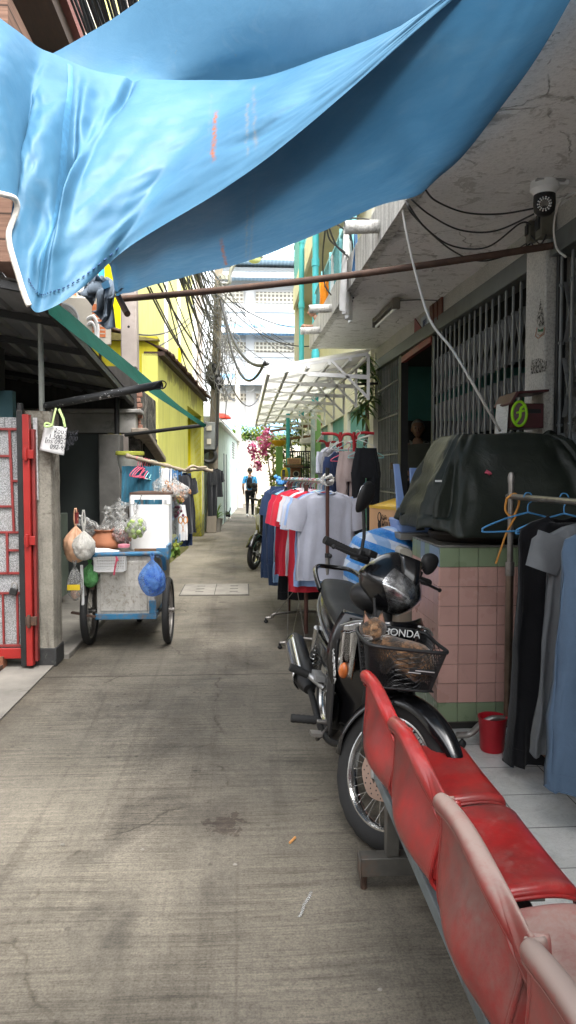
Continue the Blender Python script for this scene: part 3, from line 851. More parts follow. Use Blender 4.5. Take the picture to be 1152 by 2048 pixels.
for (u, v, s_, txt) in ((.48, .28, .052, 'ห้องว่างให้'), (.30, .49, .052, '1,500-2,000'), (.17, .68, .050, 'โทร 092-906'), (.42, .86, .050, '092-915')):
    lt = text('handwriting', txt, s_*.92, frame(sp(u, v), ux*.9+uy*.02, uy), inkb, board, shear=.12)
mb = MB()
rib = pm('green_ribbon', (.42, .55, .22, 1), .6, .2, 12)
mb.tube([at(104, 852, 5.42), at(108, 832, 5.41), at(112, 816, 5.45)], .007, 6, flat=.25)
mb.tube(spline([at(104, 850, 5.42), at(92, 846, 5.41), at(90, 853, 5.405), at(100, 853, 5.41), at(106, 849, 5.41)], 5), .008, 6)
mb.tube([at(130, 854, 5.42), at(127, 838, 5.42), at(118, 818, 5.46)], .010, 6, flat=.3)
mb.build('ribbon', rib, t_)

# red gate : glass-grained sheet, red bars, black post
gate = thing('red_gate', 'red steel gate with grained silver sheets and a black corner post', 'gate', (-1.85, 5.42, 0))
t = T('grained_sheet'); p = t.pos(); f = t.noise(p, 130, 3, .7); n = t.noise(p, 3, 5, .6)
c = t.ramp(f, [(.38, (.12, .12, .12, 1)), (.5, (.27, .275, .28, 1)), (.62, (.46, .465, .47, 1))])
c = t.mix(t.ramp(n, [(.45, 0.), (.75, .5)]), c, (.28, .26, .22, 1))
mb = MB(); mb.bb(-3.0, at(38, 1000, 5.42).x, 5.452, 5.458, .16, at(30, 834, 5.42).z)
mb.build('sheet', t.done(t.bsdf(c, .4, .35, f, .8, .01)), gate, smooth=0)
def gx(px): return at(px, 1000, 5.42).x
def gz(py): return at(30, py, 5.42).z
for (xa, ya, xb, yb, r_) in ((0, 858, 40, 858, .022), (20, 858, 25, 1064, .018), (25, 962, 40, 962, .014), (0, 912, 22, 912, .014), (0, 1013, 24, 1013, .014), (0, 1065, 40, 1065, .012),
        (11, 1065, 11, 1148, .018), (11, 1101, 40, 1101, .014), (0, 1147, 40, 1147, .018), (0, 1187, 36, 1187, .012), (29, 1187, 29, 1290, .016), (0, 1187, 0, 1290, .014), (0, 1292, 40, 1292, .02)):
    mb = MB()
    x0 = gx(xa) if xa > 0 else (-3.0 if ya == yb else gx(xa))
    mb.bar((x0, 5.44, gz(ya)), (gx(xb), 5.44, gz(yb)), r_, .018)
    mb.build('bar', M['red_dull'], gate, bevel=.002)
mb = MB(); mb.bb(-3.0, gx(40), 5.43, 5.465, gz(1318), gz(1297)); mb.build('bottom_rail', M['red_gate'], gate, bevel=.003)
for i in range(9):
    mb = MB(); xx = gx(38)-.05-.05*i; mb.tube([(xx, 5.46, 1.78), (xx, 5.46, 1.86)], .009, 6); mb.build('spike', M['black_iron'], gate)
mb = MB(); mb.bb(gx(37), gx(49), 5.40, 5.46, .03, gz(820))
mb.tube([(gx(43), 5.43, gz(822)), (gx(43), 5.43, gz(806))], .022, 10); mb.build('post', M['black_iron'], gate, bevel=.004)
mb = MB(); mb.bb(gx(49.5), gx(63), 5.385, 5.45, .035, gz(829)); mb.build('red_post', M['red_gate'], gate, bevel=.005)
mb = MB(); mb.bb(gx(64), gx(70.5), 5.42, 5.47, .06, gz(858)); mb.build('red_post', M['red_dull'], gate, bevel=.004)
mb = MB(); mb.bb(gx(64), gx(73), 5.473, 5.48, gz(1000), gz(834)); mb.build('sheet', pm('grey_plate', (.42, .42, .42, 1), .5, .4, 60), gate, smooth=0)
for py in (908, 1080, 1240):
    mb = MB(); z = gz(py); mb.bb(gx(50), gx(72), 5.375, 5.40, z-.035, z+.03); mb.tube([(gx(57), 5.37, z-.05), (gx(57), 5.37, z+.045)], .013, 8)
    mb.build('hinge', M['red_gate'] if py < 1200 else M['rust'], gate, bevel=.003)
lk = MB(); q = at(27, 1183, 5.40); lk.box(q, (.055, .028, .05), Matrix.Rotation(R(18), 3, 'Y'))
tl = thing('padlock', 'small black padlock hanging on the red gate', 'padlock', q)
lk.build('body', M['black_iron'], tl, bevel=.005)
lk = MB(); lk.tube(spline([q+V((-.012, 0, .02)), q+V((-.010, 0, .055)), q+V((.008, 0, .065)), q+V((.025, 0, .05)), q+V((.026, 0, .02))], 5), .005, 8); lk.build('shackle', M['steel'], tl)
mb = MB(); mb.bb(-3.0, -1.78, 5.40, 5.50, .0, .10)
tag(mb.build('low_brick_wall', pm('orange_brick', (.26, .10, .05, 1), .9, .5, 9, dirt=(.07, .05, .04, 1), damt=.5, dscale=8, bump=.5)), 'low orange brick footing under the red gate', 'wall')

# ------------------------------------------------------------------ lean-to roof on the left
roof = thing('lean_to_roof', 'dark corrugated lean-to roof on thin posts above the gate pillar', 'roof', (-2.2, 7.0, 0))
def rz_(x, y): return 2.64+.17*(-1.40-x)-(y-5.2)*.078
mb = MB(); NX = 150
tin = pm('dull_underside_tin', (.20, .205, .21, 1), .5, .3, 3, dirt=(.05, .042, .035, 1), damt=.4, dscale=4, metal=.3, bump=.1, world=True)
def rf(u, v):
    x = -1.33-3.2*u; y = 4.75+4.4*v
    k = (u*3.2/.19) % 1
    bump_ = .028 if k < .16 else (.0 if k > .24 else .014)
    return (x, y, rz_(x, y)+bump_)
mb.grid(rf, NX*1, 4)
mb.build('sheet', tin, roof, smooth=20)
for i, y in enumerate((4.82, 5.6, 6.5, 7.4, 8.3, 9.0)):
    mb = MB(); mb.bar((-1.36, y, rz_(-1.36, y)-.03), (-4.4, y, rz_(-4.4, y)-.03), .045, .05); mb.build('purlin', M['black_iron'], roof)
mb = MB(); mb.bar((-1.35, 4.75, rz_(-1.35, 4.75)-.03), (-1.35, 9.15, rz_(-1.35, 9.15)-.03), .05, .06); mb.build('edge_beam', M['black_iron'], roof)
grey_post = pm('grey_green_post', (.20, .21, .19, 1), .6, .3, 6, dirt=(.09, .07, .05, 1), damt=.4)
q = at(84, 828, 5.62); mb = MB(); mb.tube([(q.x, q.y, 1.90), (q.x, q.y, rz_(q.x, q.y)-.05)], .021, 10); mb.build('post', grey_post, roof)
q = at(234, 862, 8.6); mb = MB(); mb.tube([(q.x, q.y, 1.7), (q.x, q.y, rz_(q.x, q.y)-.03)], .03, 10); mb.build('post', M['black_iron'], roof)
# black paint-flecked pipes that hold the green edge
flk = T('flecked_black_pipe'); p = flk.pos(); n = flk.noise(p, 16, 5, .75)
flk = flk.done(flk.bsdf(flk.ramp(n, [(.0, (.016, .017, .018, 1)), (.60, (.016, .017, .018, 1)), (.63, (.5, .5, .5, 1))]), .45))
t_ = thing('awning_pipe', 'paint flecked black pipe sticking out over the lane from the pillar top', 'pipe', at(200, 800, 5.4))
mb = MB(); mb.tube([at(92, 812, 5.62), at(322, 769, 5.15)], .027, 14, cap=False); mb.build('tube', flk, t_, solid=.004)
mb = MB(); mb.tube(spline([at(306, 774, 5.12), at(322, 762, 5.12), at(332, 766, 5.14), at(328, 776, 5.14), at(312, 778, 5.13)], 5), .005, 6); mb.build('wire_loop', M['cable'], t_)
t_ = thing('awning_pipe', 'thin black pipe reaching out to the tip of the green netting', 'pipe', at(350, 860, 8.6))
mb = MB(); mb.tube([at(250, 870, 8.6), at(410, 850, 8.4)], .022, 10); mb.build('tube', M['black_iron'], t_)
mb = MB(); mb.tube([at(404, 853, 8.4), at(413, 842, 8.4), at(418, 850, 8.4), at(410, 856, 8.4)], .006, 6, closed=True); mb.build('wire_loop', M['cable_grey'], t_)
# green shade cloth
gn = cloth('green_shade_cloth', (.010, .075, .055, 1), .25, .25, 3, 0, 400)
TP = spline([at(92, 600, 5.0), at(130, 618, 5.3), at(205, 682, 6.3), at(290, 752, 7.3), at(360, 812, 8.0), at(414, 850, 8.4)], 8)
BP = spline([at(98, 628, 5.0), at(140, 662, 5.25), at(235, 735, 6.2), at(300, 785, 7.1), at(360, 824, 7.9), at(408, 856, 8.4)], 8)
mb = MB(); n_ = len(TP)-1
mb.grid(lambda u, v: TP[round(u*n_)].lerp(BP[round(u*n_)], v)+V((0, 0, .012*math.sin(v*PI)*math.sin(u*19))), n_, 8)
gs = mb.build('shade_cloth', gn, smooth=180)
tag(gs, 'dark green shade cloth stretched along the edge of the lean-to roof', 'awning')
# second green fold above
TP2 = spline([at(115, 612, 5.6), at(150, 640, 6.2), at(205, 690, 7.2)], 8)
BP2 = spline([at(118, 622, 5.4), at(160, 668, 6.0), at(212, 712, 6.9)], 8)

# ------------------------------------------------------------------ yard house behind the gate
yh = thing('yard_house', 'grey concrete house front in the shade of the lean-to roof', 'building', (-2.3, 8.9, 0))
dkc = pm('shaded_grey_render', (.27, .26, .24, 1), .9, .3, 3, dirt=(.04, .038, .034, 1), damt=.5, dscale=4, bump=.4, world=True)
zc = lambda py, Y=8.8: at(200, py, Y).z
xc = lambda px, Y=8.8: at(px, 900, Y).x
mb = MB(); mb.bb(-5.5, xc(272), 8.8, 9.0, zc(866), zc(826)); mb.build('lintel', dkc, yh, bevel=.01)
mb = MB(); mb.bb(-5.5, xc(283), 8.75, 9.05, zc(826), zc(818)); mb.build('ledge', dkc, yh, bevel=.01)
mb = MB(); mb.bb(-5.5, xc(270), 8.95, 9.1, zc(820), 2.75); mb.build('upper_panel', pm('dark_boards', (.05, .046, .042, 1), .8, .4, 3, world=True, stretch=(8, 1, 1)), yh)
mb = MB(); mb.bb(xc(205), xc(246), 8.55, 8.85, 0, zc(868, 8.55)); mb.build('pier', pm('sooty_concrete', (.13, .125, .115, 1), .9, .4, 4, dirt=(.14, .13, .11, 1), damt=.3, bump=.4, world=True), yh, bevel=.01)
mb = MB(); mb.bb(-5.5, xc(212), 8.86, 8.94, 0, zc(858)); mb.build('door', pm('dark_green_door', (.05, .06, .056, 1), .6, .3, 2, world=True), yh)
mb = MB(); mb.bb(-5.4, xc(128), 6.9, 7.0, 1.6, 2.22); mb.build('teal_panel', pm('teal_panel', (.09, .20, .23, 1), .7, .2, 3, dirt=(.1, .09, .07, 1), damt=.3, world=True), yh)
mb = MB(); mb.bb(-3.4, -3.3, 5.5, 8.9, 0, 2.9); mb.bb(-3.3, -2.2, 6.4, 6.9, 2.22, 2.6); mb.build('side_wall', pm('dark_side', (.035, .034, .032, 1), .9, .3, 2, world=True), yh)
mb = MB(); mb.box(at(100, 1110, 8.0)+V((-.1, 0, 0)), (.5, .4, .9)); mb.build('cupboard', pm('green_cabinet', (.13, .16, .13, 1), .6, .3, 3, dirt=(.05, .05, .045, 1), damt=.4), yh, bevel=.01)

# weathered mossy brick wall next to the lane
bw = thing('brick_wall', 'black stained brick wall with a broken sloping coping before the yellow house', 'wall', (-1.25, 9.8, 0))
t = T('sooty_render'); g = t.n('NewGeometry').outputs['Position']
n = t.noise(g, 4, 8, .75, .6); f = t.noise(g, 30, 6, .8)
c = t.ramp(n, [(.34, (.025, .024, .022, 1)), (.5, (.11, .105, .095, 1)), (.64, (.30, .27, .24, 1))])
c = t.mix(.6, c, t.ramp(f, [(.38, .3), (.55, 1.1)]), 'MULTIPLY')
soot = t.done(t.bsdf(c, .95, 0, f, .8, .02, .15))
mb = MB(); mb.bb(-1.42, -1.28, 9.06, 10.75, 0, 2.52); mb.build('wall', soot, bw, bevel=.02)
mb = MB(); mb.bb(-1.30, -1.262, 9.35, 10.72, .9, 1.95); mb.build('recess', pm('black_recess', (.02, .019, .018, 1), .9, .4, 6, world=True), bw)
mb = MB(); mb.hexa([(-1.34, 8.75, 1.93), (-1.14, 8.75, 1.93), (-1.14, 10.75, 1.62), (-1.34, 10.75, 1.62)], [(-1.34, 8.75, 2.0), (-1.14, 8.75, 2.0), (-1.14, 10.75, 1.70), (-1.34, 10.75, 1.70)])
mb.build('coping', pm('grimy_coping', (.25, .21, .17, 1), .9, .4, 6, dirt=(.05, .045, .04, 1), damt=.5, dscale=6, bump=.5, world=True), bw, bevel=.015)
mb = MB()
for k in range(7):
    z = 2.0+.065*k
    mb.bb(-1.42+.01*(k % 2), -1.24-.02*(k % 2), 9.0, 9.06, z, z+.055)
mb.build('brickwork', pm('pink_brick', (.33, .17, .12, 1), .9, .4, 12, dirt=(.1, .08, .07, 1), damt=.5, dscale=10, bump=.5), bw, bevel=.006)

# ------------------------------------------------------------------ yellow houses
def ywall(name, a, b, moss=False):
    t = T(name); g = t.n('NewGeometry').outputs['Position']; x, y, z = t.sep(g)
    n = t.noise(g, 1.2, 6, .65, .4); f = t.noise(g, 45, 3, .7); s_ = t.noise(t.n('Mapping', {'Vector': g, 'Scale': (5, 5, .5)}).outputs[0], 1.5, 6, .7)
    c = t.ramp(n, [(.3, a), (.7, b)])
    c = t.mix(t.ramp(s_, [(.5, 0.), (.72, .4)]), c, dk(a, .45))
    if moss:
        lo = t.math('ADD', t.math('MULTIPLY', z, -.55), n)
        c = t.mix(t.ramp(lo, [(.05, 0.), (.40, .85)]), c, (.085, .085, .04, 1))
        hi = t.math('ADD', t.math('MULTIPLY', z, .5), t.math('MULTIPLY', n, .9))
        c = t.mix(t.ramp(t.math('MULTIPLY', hi, .5), [(.97, 0.), (1.0, .6)]), c, (.15, .12, .07, 1))
    return t.done(t.bsdf(c, .85, 0, f, .3, .01, .2))
yl = ywall('acid_yellow_render', (.60, .585, .15, 1), (.70, .68, .20, 1), True)
yd = ywall('deep_yellow_paint', (.60, .53, .0, 1), (.72, .63, .01, 1))
yp = ywall('pale_yellow_render', (.54, .53, .20, 1), (.62, .60, .26, 1))
low = thing('yellow_house', 'low acid yellow house with a mossy wall and tiled eaves beside the lane', 'building', (-1.2, 14, 0))
A0, A1 = V((-1.25, 10.75, 0)), V((-.955, 17.45, 0))
def yw(d, z, o=0.0):
    p = A0.lerp(A1, d); n_ = (A1-A0).cross(V((0, 0, 1))).normalized()
    return V((p.x, p.y, z))+n_*o
def dy(px):   # fraction along the wall for a pixel column
    best = min(range(0, 1001), key=lambda i: abs((lambda p: 576+F*RGT.dot(p-CAMP)/FWD.dot(p-CAMP))(A0.lerp(A1, i/1000))-px))
    return best/1000
d0, d1 = dy(377), dy(404)
ZT = 3.2
def panel(da, db, z0, z1, o0, o1, m, name, par, bev=0):
    mb = MB(); mb.hexa([yw(da, z0, o0), yw(db, z0, o0), yw(db, z0, o1), yw(da, z0, o1)], [yw(da, z1, o0), yw(db, z1, o0), yw(db, z1, o1), yw(da, z1, o1)])
    return mb.build(name, m, par, bevel=bev)
panel(0, d0, 0, ZT, -.25, 0, yl, 'wall', low)
panel(d1, 1, 0, ZT, -.25, 0, yl, 'wall', low)
panel(d0, d1, 2.78, ZT, -.25, 0, yl, 'wall', low)
panel(d0-.01, d1+.01, 0, 2.78, -.42, -.30, yd, 'recess_wall', low)
panel(d0-.02, d0, 0, 2.78, -.40, -.012, yd, 'reveal', low)
panel(d1, d1+.02, 0, 2.78, -.40, -.012, yd, 'reveal', low)
mb = MB(); mb.bb(-3.2, -1.25, 10.76, 10.95, 0, 3.45); mb.build('front_wall', ywall('flaking_yellow', (.42, .37, .02, 1), (.56, .50, .04, 1)), low)
mb = MB(); mb.hexa([(-3.2, 10.70, 3.38), (-1.22, 10.70, 3.38), (-1.22, 10.8, 3.38), (-3.2, 10.8, 3.38)], [(-3.2, 10.70, 3.66), (-1.22, 10.70, 3.40), (-1.22, 10.8, 3.40), (-3.2, 10.8, 3.66)])
mb.build('parapet_edge', pm('dirty_edge', (.2, .17, .06, 1), .9, .5, 8, dirt=(.4, .38, .3, 1), damt=.4), low)
# whitewashed patches low on the wall
panel(dy(356), d0-.03, .55, 1.55, 0, .004, pm('lime_wash', (.62, .60, .52, 1), .9, .15, 4, dirt=(.25, .24, .15, 1), damt=.35, dscale=3, world=True), 'washed_patch', low)
panel(d1+.02, .97, .5, 1.5, 0, .004, pm('lime_wash', (.60, .58, .50, 1), .9, .15, 4, dirt=(.25, .24, .15, 1), damt=.35, dscale=3, world=True), 'washed_patch', low)
# tiled roof with an irregular eave
rt = pm('brown_roof_tiles', (.10, .06, .045, 1), .85, .5, 9, dirt=(.25, .22, .18, 1), damt=.35, dscale=9, bump=.5, world=True)
mb = MB(); NT = 46
for i in range(NT):
    d = .0+i/NT; dd = 1/NT
    z = ZT+.02+random.uniform(-.012, .012); o = .16+random.uniform(-.03, .03)
    pts = []
    for k in range(7):
        a_ = PI*k/6
        pts.append((d+dd*(.5-.5*math.cos(a_)), .045*math.sin(a_)))
    rs = []
    for (oo, zz_) in ((o, z), (-.35, z+.24), (-.95, z+.42)):
        rs.append([yw(q[0], zz_+q[1], oo) for q in pts])
    mb.rings(rs, cap=False, wrap=False)
mb.build('roof', rt, low, solid=.014)
panel(0, 1, ZT-.03, ZT+.03, -.2, .10, M['dark_wood'], 'eaves_board', low)

up = thing('yellow_house', 'tall pale yellow house with white pilasters and a pierced block window', 'building', (-2.2, 18, 0))
mb = MB(); mb.bb(-4.2, -1.78, 11.5, 26, 0, 11); mb.build('wall', yp, up)
for px in (331, 357, 389):
    q = atx(px, 700, -1.78); mb = MB(); mb.bb(-1.80, -1.73, q.y-.16, q.y+.16, 0, 11); mb.build('pilaster', M['white_paint'], up)
qa, qb = atx(334, 700, -1.78), atx(354, 700, -1.78)
za, zb = 1.45+(948-722)*qa.y/F, 1.45+(948-662)*qa.y/F
mb = MB(); mb.bb(-1.80, -1.772, qa.y, qb.y, za, zb); wd = mb.build('window', pm('dark_opening', (.05, .045, .02, 1), .9), up)
mb = MB()
for i in range(9):
    y = qa.y+(qb.y-qa.y)*i/8; mb.bb(-1.79, -1.755, y-.07, y+.07, za, zb)
for i in range(8):
    z = za+(zb-za)*i/7; mb.bb(-1.785, -1.758, qa.y, qb.y, z-.045, z+.045)
mb.build('pierced_blocks', yp, wd)
mb = MB(); mb.bb(-1.90, -1.70, qb.y+.05, qb.y+.4, za-.2, zb); mb.build('fin', yd, up)
mb = MB(); q = atx(398, 700, -1.78); mb.bb(-1.95, -1.70, q.y, q.y+1.2, 0, 11); mb.build('corner_pier', pm('pinkish_concrete', (.42, .37, .33, 1), .85, .15, 3, world=True), up)

# bright yellow and white block with the air conditioners, behind the lean-to
blk2 = thing('yellow_house', 'bright yellow and white upper wall behind the air conditioners', 'building', (-2.6, 11.3, 0))
mb = MB(); mb.bb(-2.16, -1.80, 11.20, 11.49, 2.2, 8); mb.build('wall', yd, blk2)
mb = MB(); z_ = at(220, 693, 11.2).z; mb.bb(-2.4, -1.79, 11.19, 11.48, 1.5, z_); mb.build('white_wall', pm('white_render', (.68, .68, .66, 1), .8, .12, 3, dirt=(.4, .4, .38, 1), damt=.25, world=True), blk2)
mb = MB(); mb.bb(-6, -2.16, 11.05, 11.3, 1.5, 9); mb.build('white_wall', pm('cream_render', (.60, .58, .52, 1), .8, .15, 2, dirt=(.3, .28, .25, 1), damt=.3, world=True), blk2)
q = at(204, 640, 11.0); mb = MB(); mb.tube([(q.x, q.y, 2.3), (q.x, q.y, 6)], .045, 10); mb.build('downpipe', pm('blue_pvc', (.05, .33, .55, 1), .4), blk2)

# air conditioners
def aircon(px, py, Y, label, w_=.82, h_=.58):
    o = at(px, py, Y)
    t_ = thing('air_conditioner', label, 'air conditioner', o+V((0, 0, -h_/2)), R(12), 'air conditioners behind the lean-to')
    b = MB(); b.box((0, 0, h_/2), (w_, .32, h_)); b.build('casing', M['beige_plastic'], t_, bevel=.015, local=True)
    g = MB(); cx = -w_*.17
    g.lathe([(.225, -.005), (.225, .012), (.205, .012), (.205, -.005)], (cx, -.165, h_/2), 28, rot=Matrix.Rotation(R(90), 3, 'X'))
    for k in range(9):
        r_ = .022*k+.02
        g.tube([(cx+r_*math.cos(2*PI*a/20), -.172, h_/2+r_*math.sin(2*PI*a/20)) for a in range(20)], .0035, 5, closed=True)
    for k in range(6):
        a = PI*k/6; g.bar((cx-.21*math.cos(a), -.17, h_/2-.21*math.sin(a)), (cx+.21*math.cos(a), -.17, h_/2+.21*math.sin(a)), .006)
    g.build('fan_grille', M['silver'], t_, local=True)
    p = MB(); p.bb(w_*.24, w_*.42, -.168, -.16, .1, h_-.08); p.build('label_panel', pm('orange_label', (.55, .16, .05, 1), .5, .2, 3), t_, local=True)
    for i in range(6):
        s_ = MB(); s_.bb(w_*.25, w_*.41, -.172, -.167, .14+.05*i, .155+.05*i); s_.build('stripe', M['beige_plastic'], t_, local=True)
    s_ = MB()
    for x in (-w_*.35, w_*.35): s_.bb(x-.02, x+.02, -.2, .3, -.05, -.001); s_.bb(x-.02, x+.02, .26, .3, -.3, -.04)
    s_.build('wall_bracket', M['rust'], t_, local=True)
    return t_
aircon(150, 645, 10.2, 'beige air conditioner with an orange striped panel above the lean-to roof', .95, .62)
t2 = aircon(104, 612, 10.6, 'white air conditioner half hidden behind the tarpaulin corner', .8, .56)
o = at(188, 655, 10.1); mb = MB()
mb.tube(spline([o+V((-.1, 0, .1)), o+V((0, -.03, .14)), o+V((.05, 0, 0)), o+V((.04, 0, -.2))], 6), .025, 8)
mb.tube(spline([o+V((-.1, 0, .02)), o+V((-.02, -.04, .06)), o+V((.02, 0, -.05)), o+V((.0, 0, -.24))], 6), .02, 8)
tag(mb.build('insulated_pipe', M['white_plastic'], smooth=180), 'pair of white lagged pipes beside the orange panelled air conditioner', 'pipe')

# wooden house whose upper floor overhangs at the left
wh = thing('wooden_house', 'brown timber house with a maroon jettied upper floor at top left', 'building', (-2.4, 6.5, 0))
pl = T('brown_boards'); p = pl.n('NewGeometry').outputs['Position']
x, y, z = pl.sep(p)
ln = pl.math('FRACT', pl.math('MULTIPLY', z, 6.0))
nn = pl.noise(pl.n('Mapping', {'Vector': p, 'Scale': (1, 1, 14)}).outputs[0], 3, 6, .65)
c = pl.mix(pl.ramp(ln, [(.03, .9), (.10, 0.)]), pl.ramp(nn, [(.3, (.08, .042, .028, 1)), (.7, (.20, .115, .08, 1))]), (.012, .008, .006, 1))
boards = pl.done(pl.bsdf(c, .75, 0, ln, .3, .02, .2))
mb = MB(); mb.bb(-6, -1.53, 5.0, 6.3, 2.86, 4.6); mb.build('wall', boards, wh)
mb = MB(); mb.bb(-6, -1.42, 5.2, 6.6, 4.98, 5.12); mb.build('beam', M['dark_wood'], wh)
mb = MB(); mb.bb(-6, -1.36, 5.35, 6.6, 5.12, 5.7); mb.build('upper_wall', pm('maroon_boards', (.17, .055, .045, 1), .7, .3, 2, dirt=(.28, .17, .14, 1), damt=.3, world=True), wh)
rib = T('ribbed_eaves'); p = rib.n('NewGeometry').outputs['Position']; x, y, z = rib.sep(p)
ln = rib.math('SINE', rib.math('MULTIPLY', x, 130))
c = rib.mix(rib.ramp(rib.math('ADD', rib.math('MULTIPLY', ln, .5), .5), [(.2, 0.), (.6, 1.)]), (.13, .115, .09, 1), (.36, .33, .27, 1))
mb = MB(); mb.hexa([(-5, 6.65, 4.85), (-1.25, 6.65, 4.85), (-1.35, 9.6, 4.75), (-5, 9.6, 4.75)], [(-5, 6.65, 5.0), (-1.25, 6.65, 5.0), (-1.35, 9.6, 4.9), (-5, 9.6, 4.9)])
mb.build('eaves', rib.done(rib.bsdf(c, .8)), wh)
mb = MB(); mb.bb(-2.12, -1.92, 5.0, 5.2, 2.9, 5.0); mb.build('post', M['dark_wood'], wh)
# concrete utility pole near the yard
def upole(base, topp, w0, w1, label, m):
    base, topp = V(base), V(topp)
    t_ = thing('utility_pole', label, 'utility pole', base)
    mb = MB()
    b = [base+V((sx*w0/2, sy*w0/2, 0)) for sx, sy in ((-1, -1), (1, -1), (1, 1), (-1, 1))]
    q = [topp+V((sx*w1/2, sy*w1/2, 0)) for sx, sy in ((-1, -1), (1, -1), (1, 1), (-1, 1))]
    mb.hexa(b, q); mb.build('shaft', m, t_, bevel=.015)
    mb = MB(); H = topp.z-base.z; k = 0
    z = 1.2
    while z < H-.3:
        f_ = z/H; c_ = base.lerp(topp, f_); wz = w0+(w1-w0)*f_
        mb.tube([c_+V((0, -wz/2-.002, 0)), c_+V((0, -wz/2+.02, 0))], .018, 8); z += .75
    mb.build('bolt_hole', M['black_iron'], t_)
    return t_
polec = pm('pinkish_grey_concrete', (.38, .33, .30, 1), .85, .18, 3, dirt=(.2, .17, .15, 1), damt=.3, bump=.3, bscale=50, world=True)
q = at(259, 700, 10.2); upole((q.x, q.y, 0), (q.x+.02, q.y, 8.5), .24, .18, 'pinkish concrete pole rising behind the green shade cloth', polec)

# the lane goes on behind the viewer : unseen wall added on the left to block light
mb = MB(); mb.bb(-3.6, -2.6, -8, 3.2, 0, 3.4)
tag(mb.build('blocker_wall', dkc), 'plain grey unseen wall added behind the viewpoint to block light', 'wall')
# ------------------------------------------------------------------ utility pole, lamp and the cables
wpole = pm('weathered_pole', (.22, .19, .15, 1), .9, .3, 4, dirt=(.07, .06, .05, 1), damt=.4, bump=.4, stretch=(1, 1, .4), world=True)
PB, PT = gr(421, 1068), at(438, 530, 18)
PB.z = 0
up1 = upole((PB.x, 18, 0), (PT.x, 18, PT.z), .25, .19, 'weathered concrete utility pole swamped with cables at the end of the yellow house', wpole)
t_ = thing('meter_box', 'grey electricity meter box on the cable swamped utility pole', 'meter box', at(418, 870, 17.8))
a, b = at(405, 845, 17.75), at(431, 900, 17.75)
mb = MB(); mb.bb(a.x, b.x, 17.6, 17.85, b.z, a.z); mb.build('box', pm('grey_meter', (.16, .17, .17, 1), .6, .3, 4, dirt=(.06, .06, .06, 1), damt=.3), t_, bevel=.02)
mb = MB(); c_ = at(418, 856, 17.58); mb.bb(c_.x-.06, c_.x+.06, 17.575, 17.6, c_.z-.06, c_.z+.06); c_ = at(418, 880, 17.58); mb.bb(c_.x-.05, c_.x+.05, 17.575, 17.6, c_.z-.1, c_.z+.03); mb.build('window', M['beige_plastic'], t_)
mb = MB(); c_ = at(418, 912, 17.7); mb.tube([c_+V((.16*math.cos(k*PI/12), 0, .14*math.sin(k*PI/12))) for k in range(24)], .05, 8, closed=True)
mb.tube([at(428, 905, 17.7), at(434, 890, 17.7), at(436, 760, 17.7)], .03, 8); mb.build('cable_coil', M['cable'], t_)
# street lamp on its bracket
t_ = thing('street_lamp', 'street lamp with a yellowed glass bowl on a curved arm', 'street lamp', at(452, 560, 17.9))
mb = MB(); mb.tube(spline([at(440, 566, 17.9), at(458, 566, 17.85), at(461, 545, 17.8), at(470, 527, 17.75), at(482, 518, 17.7), at(494, 516, 17.65)], 8), .045, 10)
mb.bar(at(442, 555, 17.9), at(462, 555, 17.85), .08, .10); mb.build('arm', M['silver'], t_)
c_ = at(509, 515, 17.6)
mb = MB(); mb.ball(c_, (.22, .15, .10), 18, 10, fn=lambda q, n: V((q.x, q.y, max(q.z, -.01)))); mb.build('hood', M['silver'], t_)
mb = MB(); mb.ball(c_+V((.0, 0, -.012)), (.17, .125, .13), 18, 10, fn=lambda q, n: V((q.x, q.y, min(q.z, .0)))); mb.build('bowl', pm('yellowed_glass', (.62, .66, .30, 1), .25, .12, 4), t_)
# far pole
wp2 = upole((gr(480, 1014).x, 31, 0), (at(474, 700, 31).x, 31, at(474, 742, 31).z), .28, .2, 'pale far utility pole standing behind the mint green wall', pm('pale_pole', (.4, .38, .34, 1), .9, .2, 3))

random.seed(21)
n_c = 0
def pole_at(py): return at(421+(1068-py)*.0316+random.uniform(-6, 8), py, 17.9)
for i in range(40):
    px = 132+i*4.4+random.uniform(-3, 3)
    st = at(px, random.uniform(-60, -20), 4.6+random.uniform(-.3, .3))
    py = random.choice((566, 578, 590, 600, 612, 625, 640, 655, 690, 720, 755))+random.uniform(-8, 8)
    en = pole_at(py)
    sag = random.uniform(.12, .75)
    back = st+(st-en)*.42; back.z = st.z+random.uniform(-.1, .3)
    P_ = [back]+bez(st, en, sag, 14)
    cable(P_, random.choice((.007, .009, .010, .013)), M['cable'] if random.random() < .8 else M['cable_grey'], 'black utility cable in the thick bundle running to the weathered pole', 'cable', 2, 'utility cables strung to the weathered pole')
    if random.random() < .55:
        e2 = at(random.uniform(600, 700), random.uniform(640, 735), random.uniform(19, 28))
        if random.random() < .4: e2 = at(random.uniform(470, 520), random.uniform(700, 800), 30)
        cable(bez(en, e2, random.uniform(.1, 1.0), 12), random.choice((.006, .008)), M['cable'] if random.random() < .6 else M['cable_grey'], 'thin utility cable running on from the weathered pole', 'cable', 2, 'cables running on from the weathered pole')
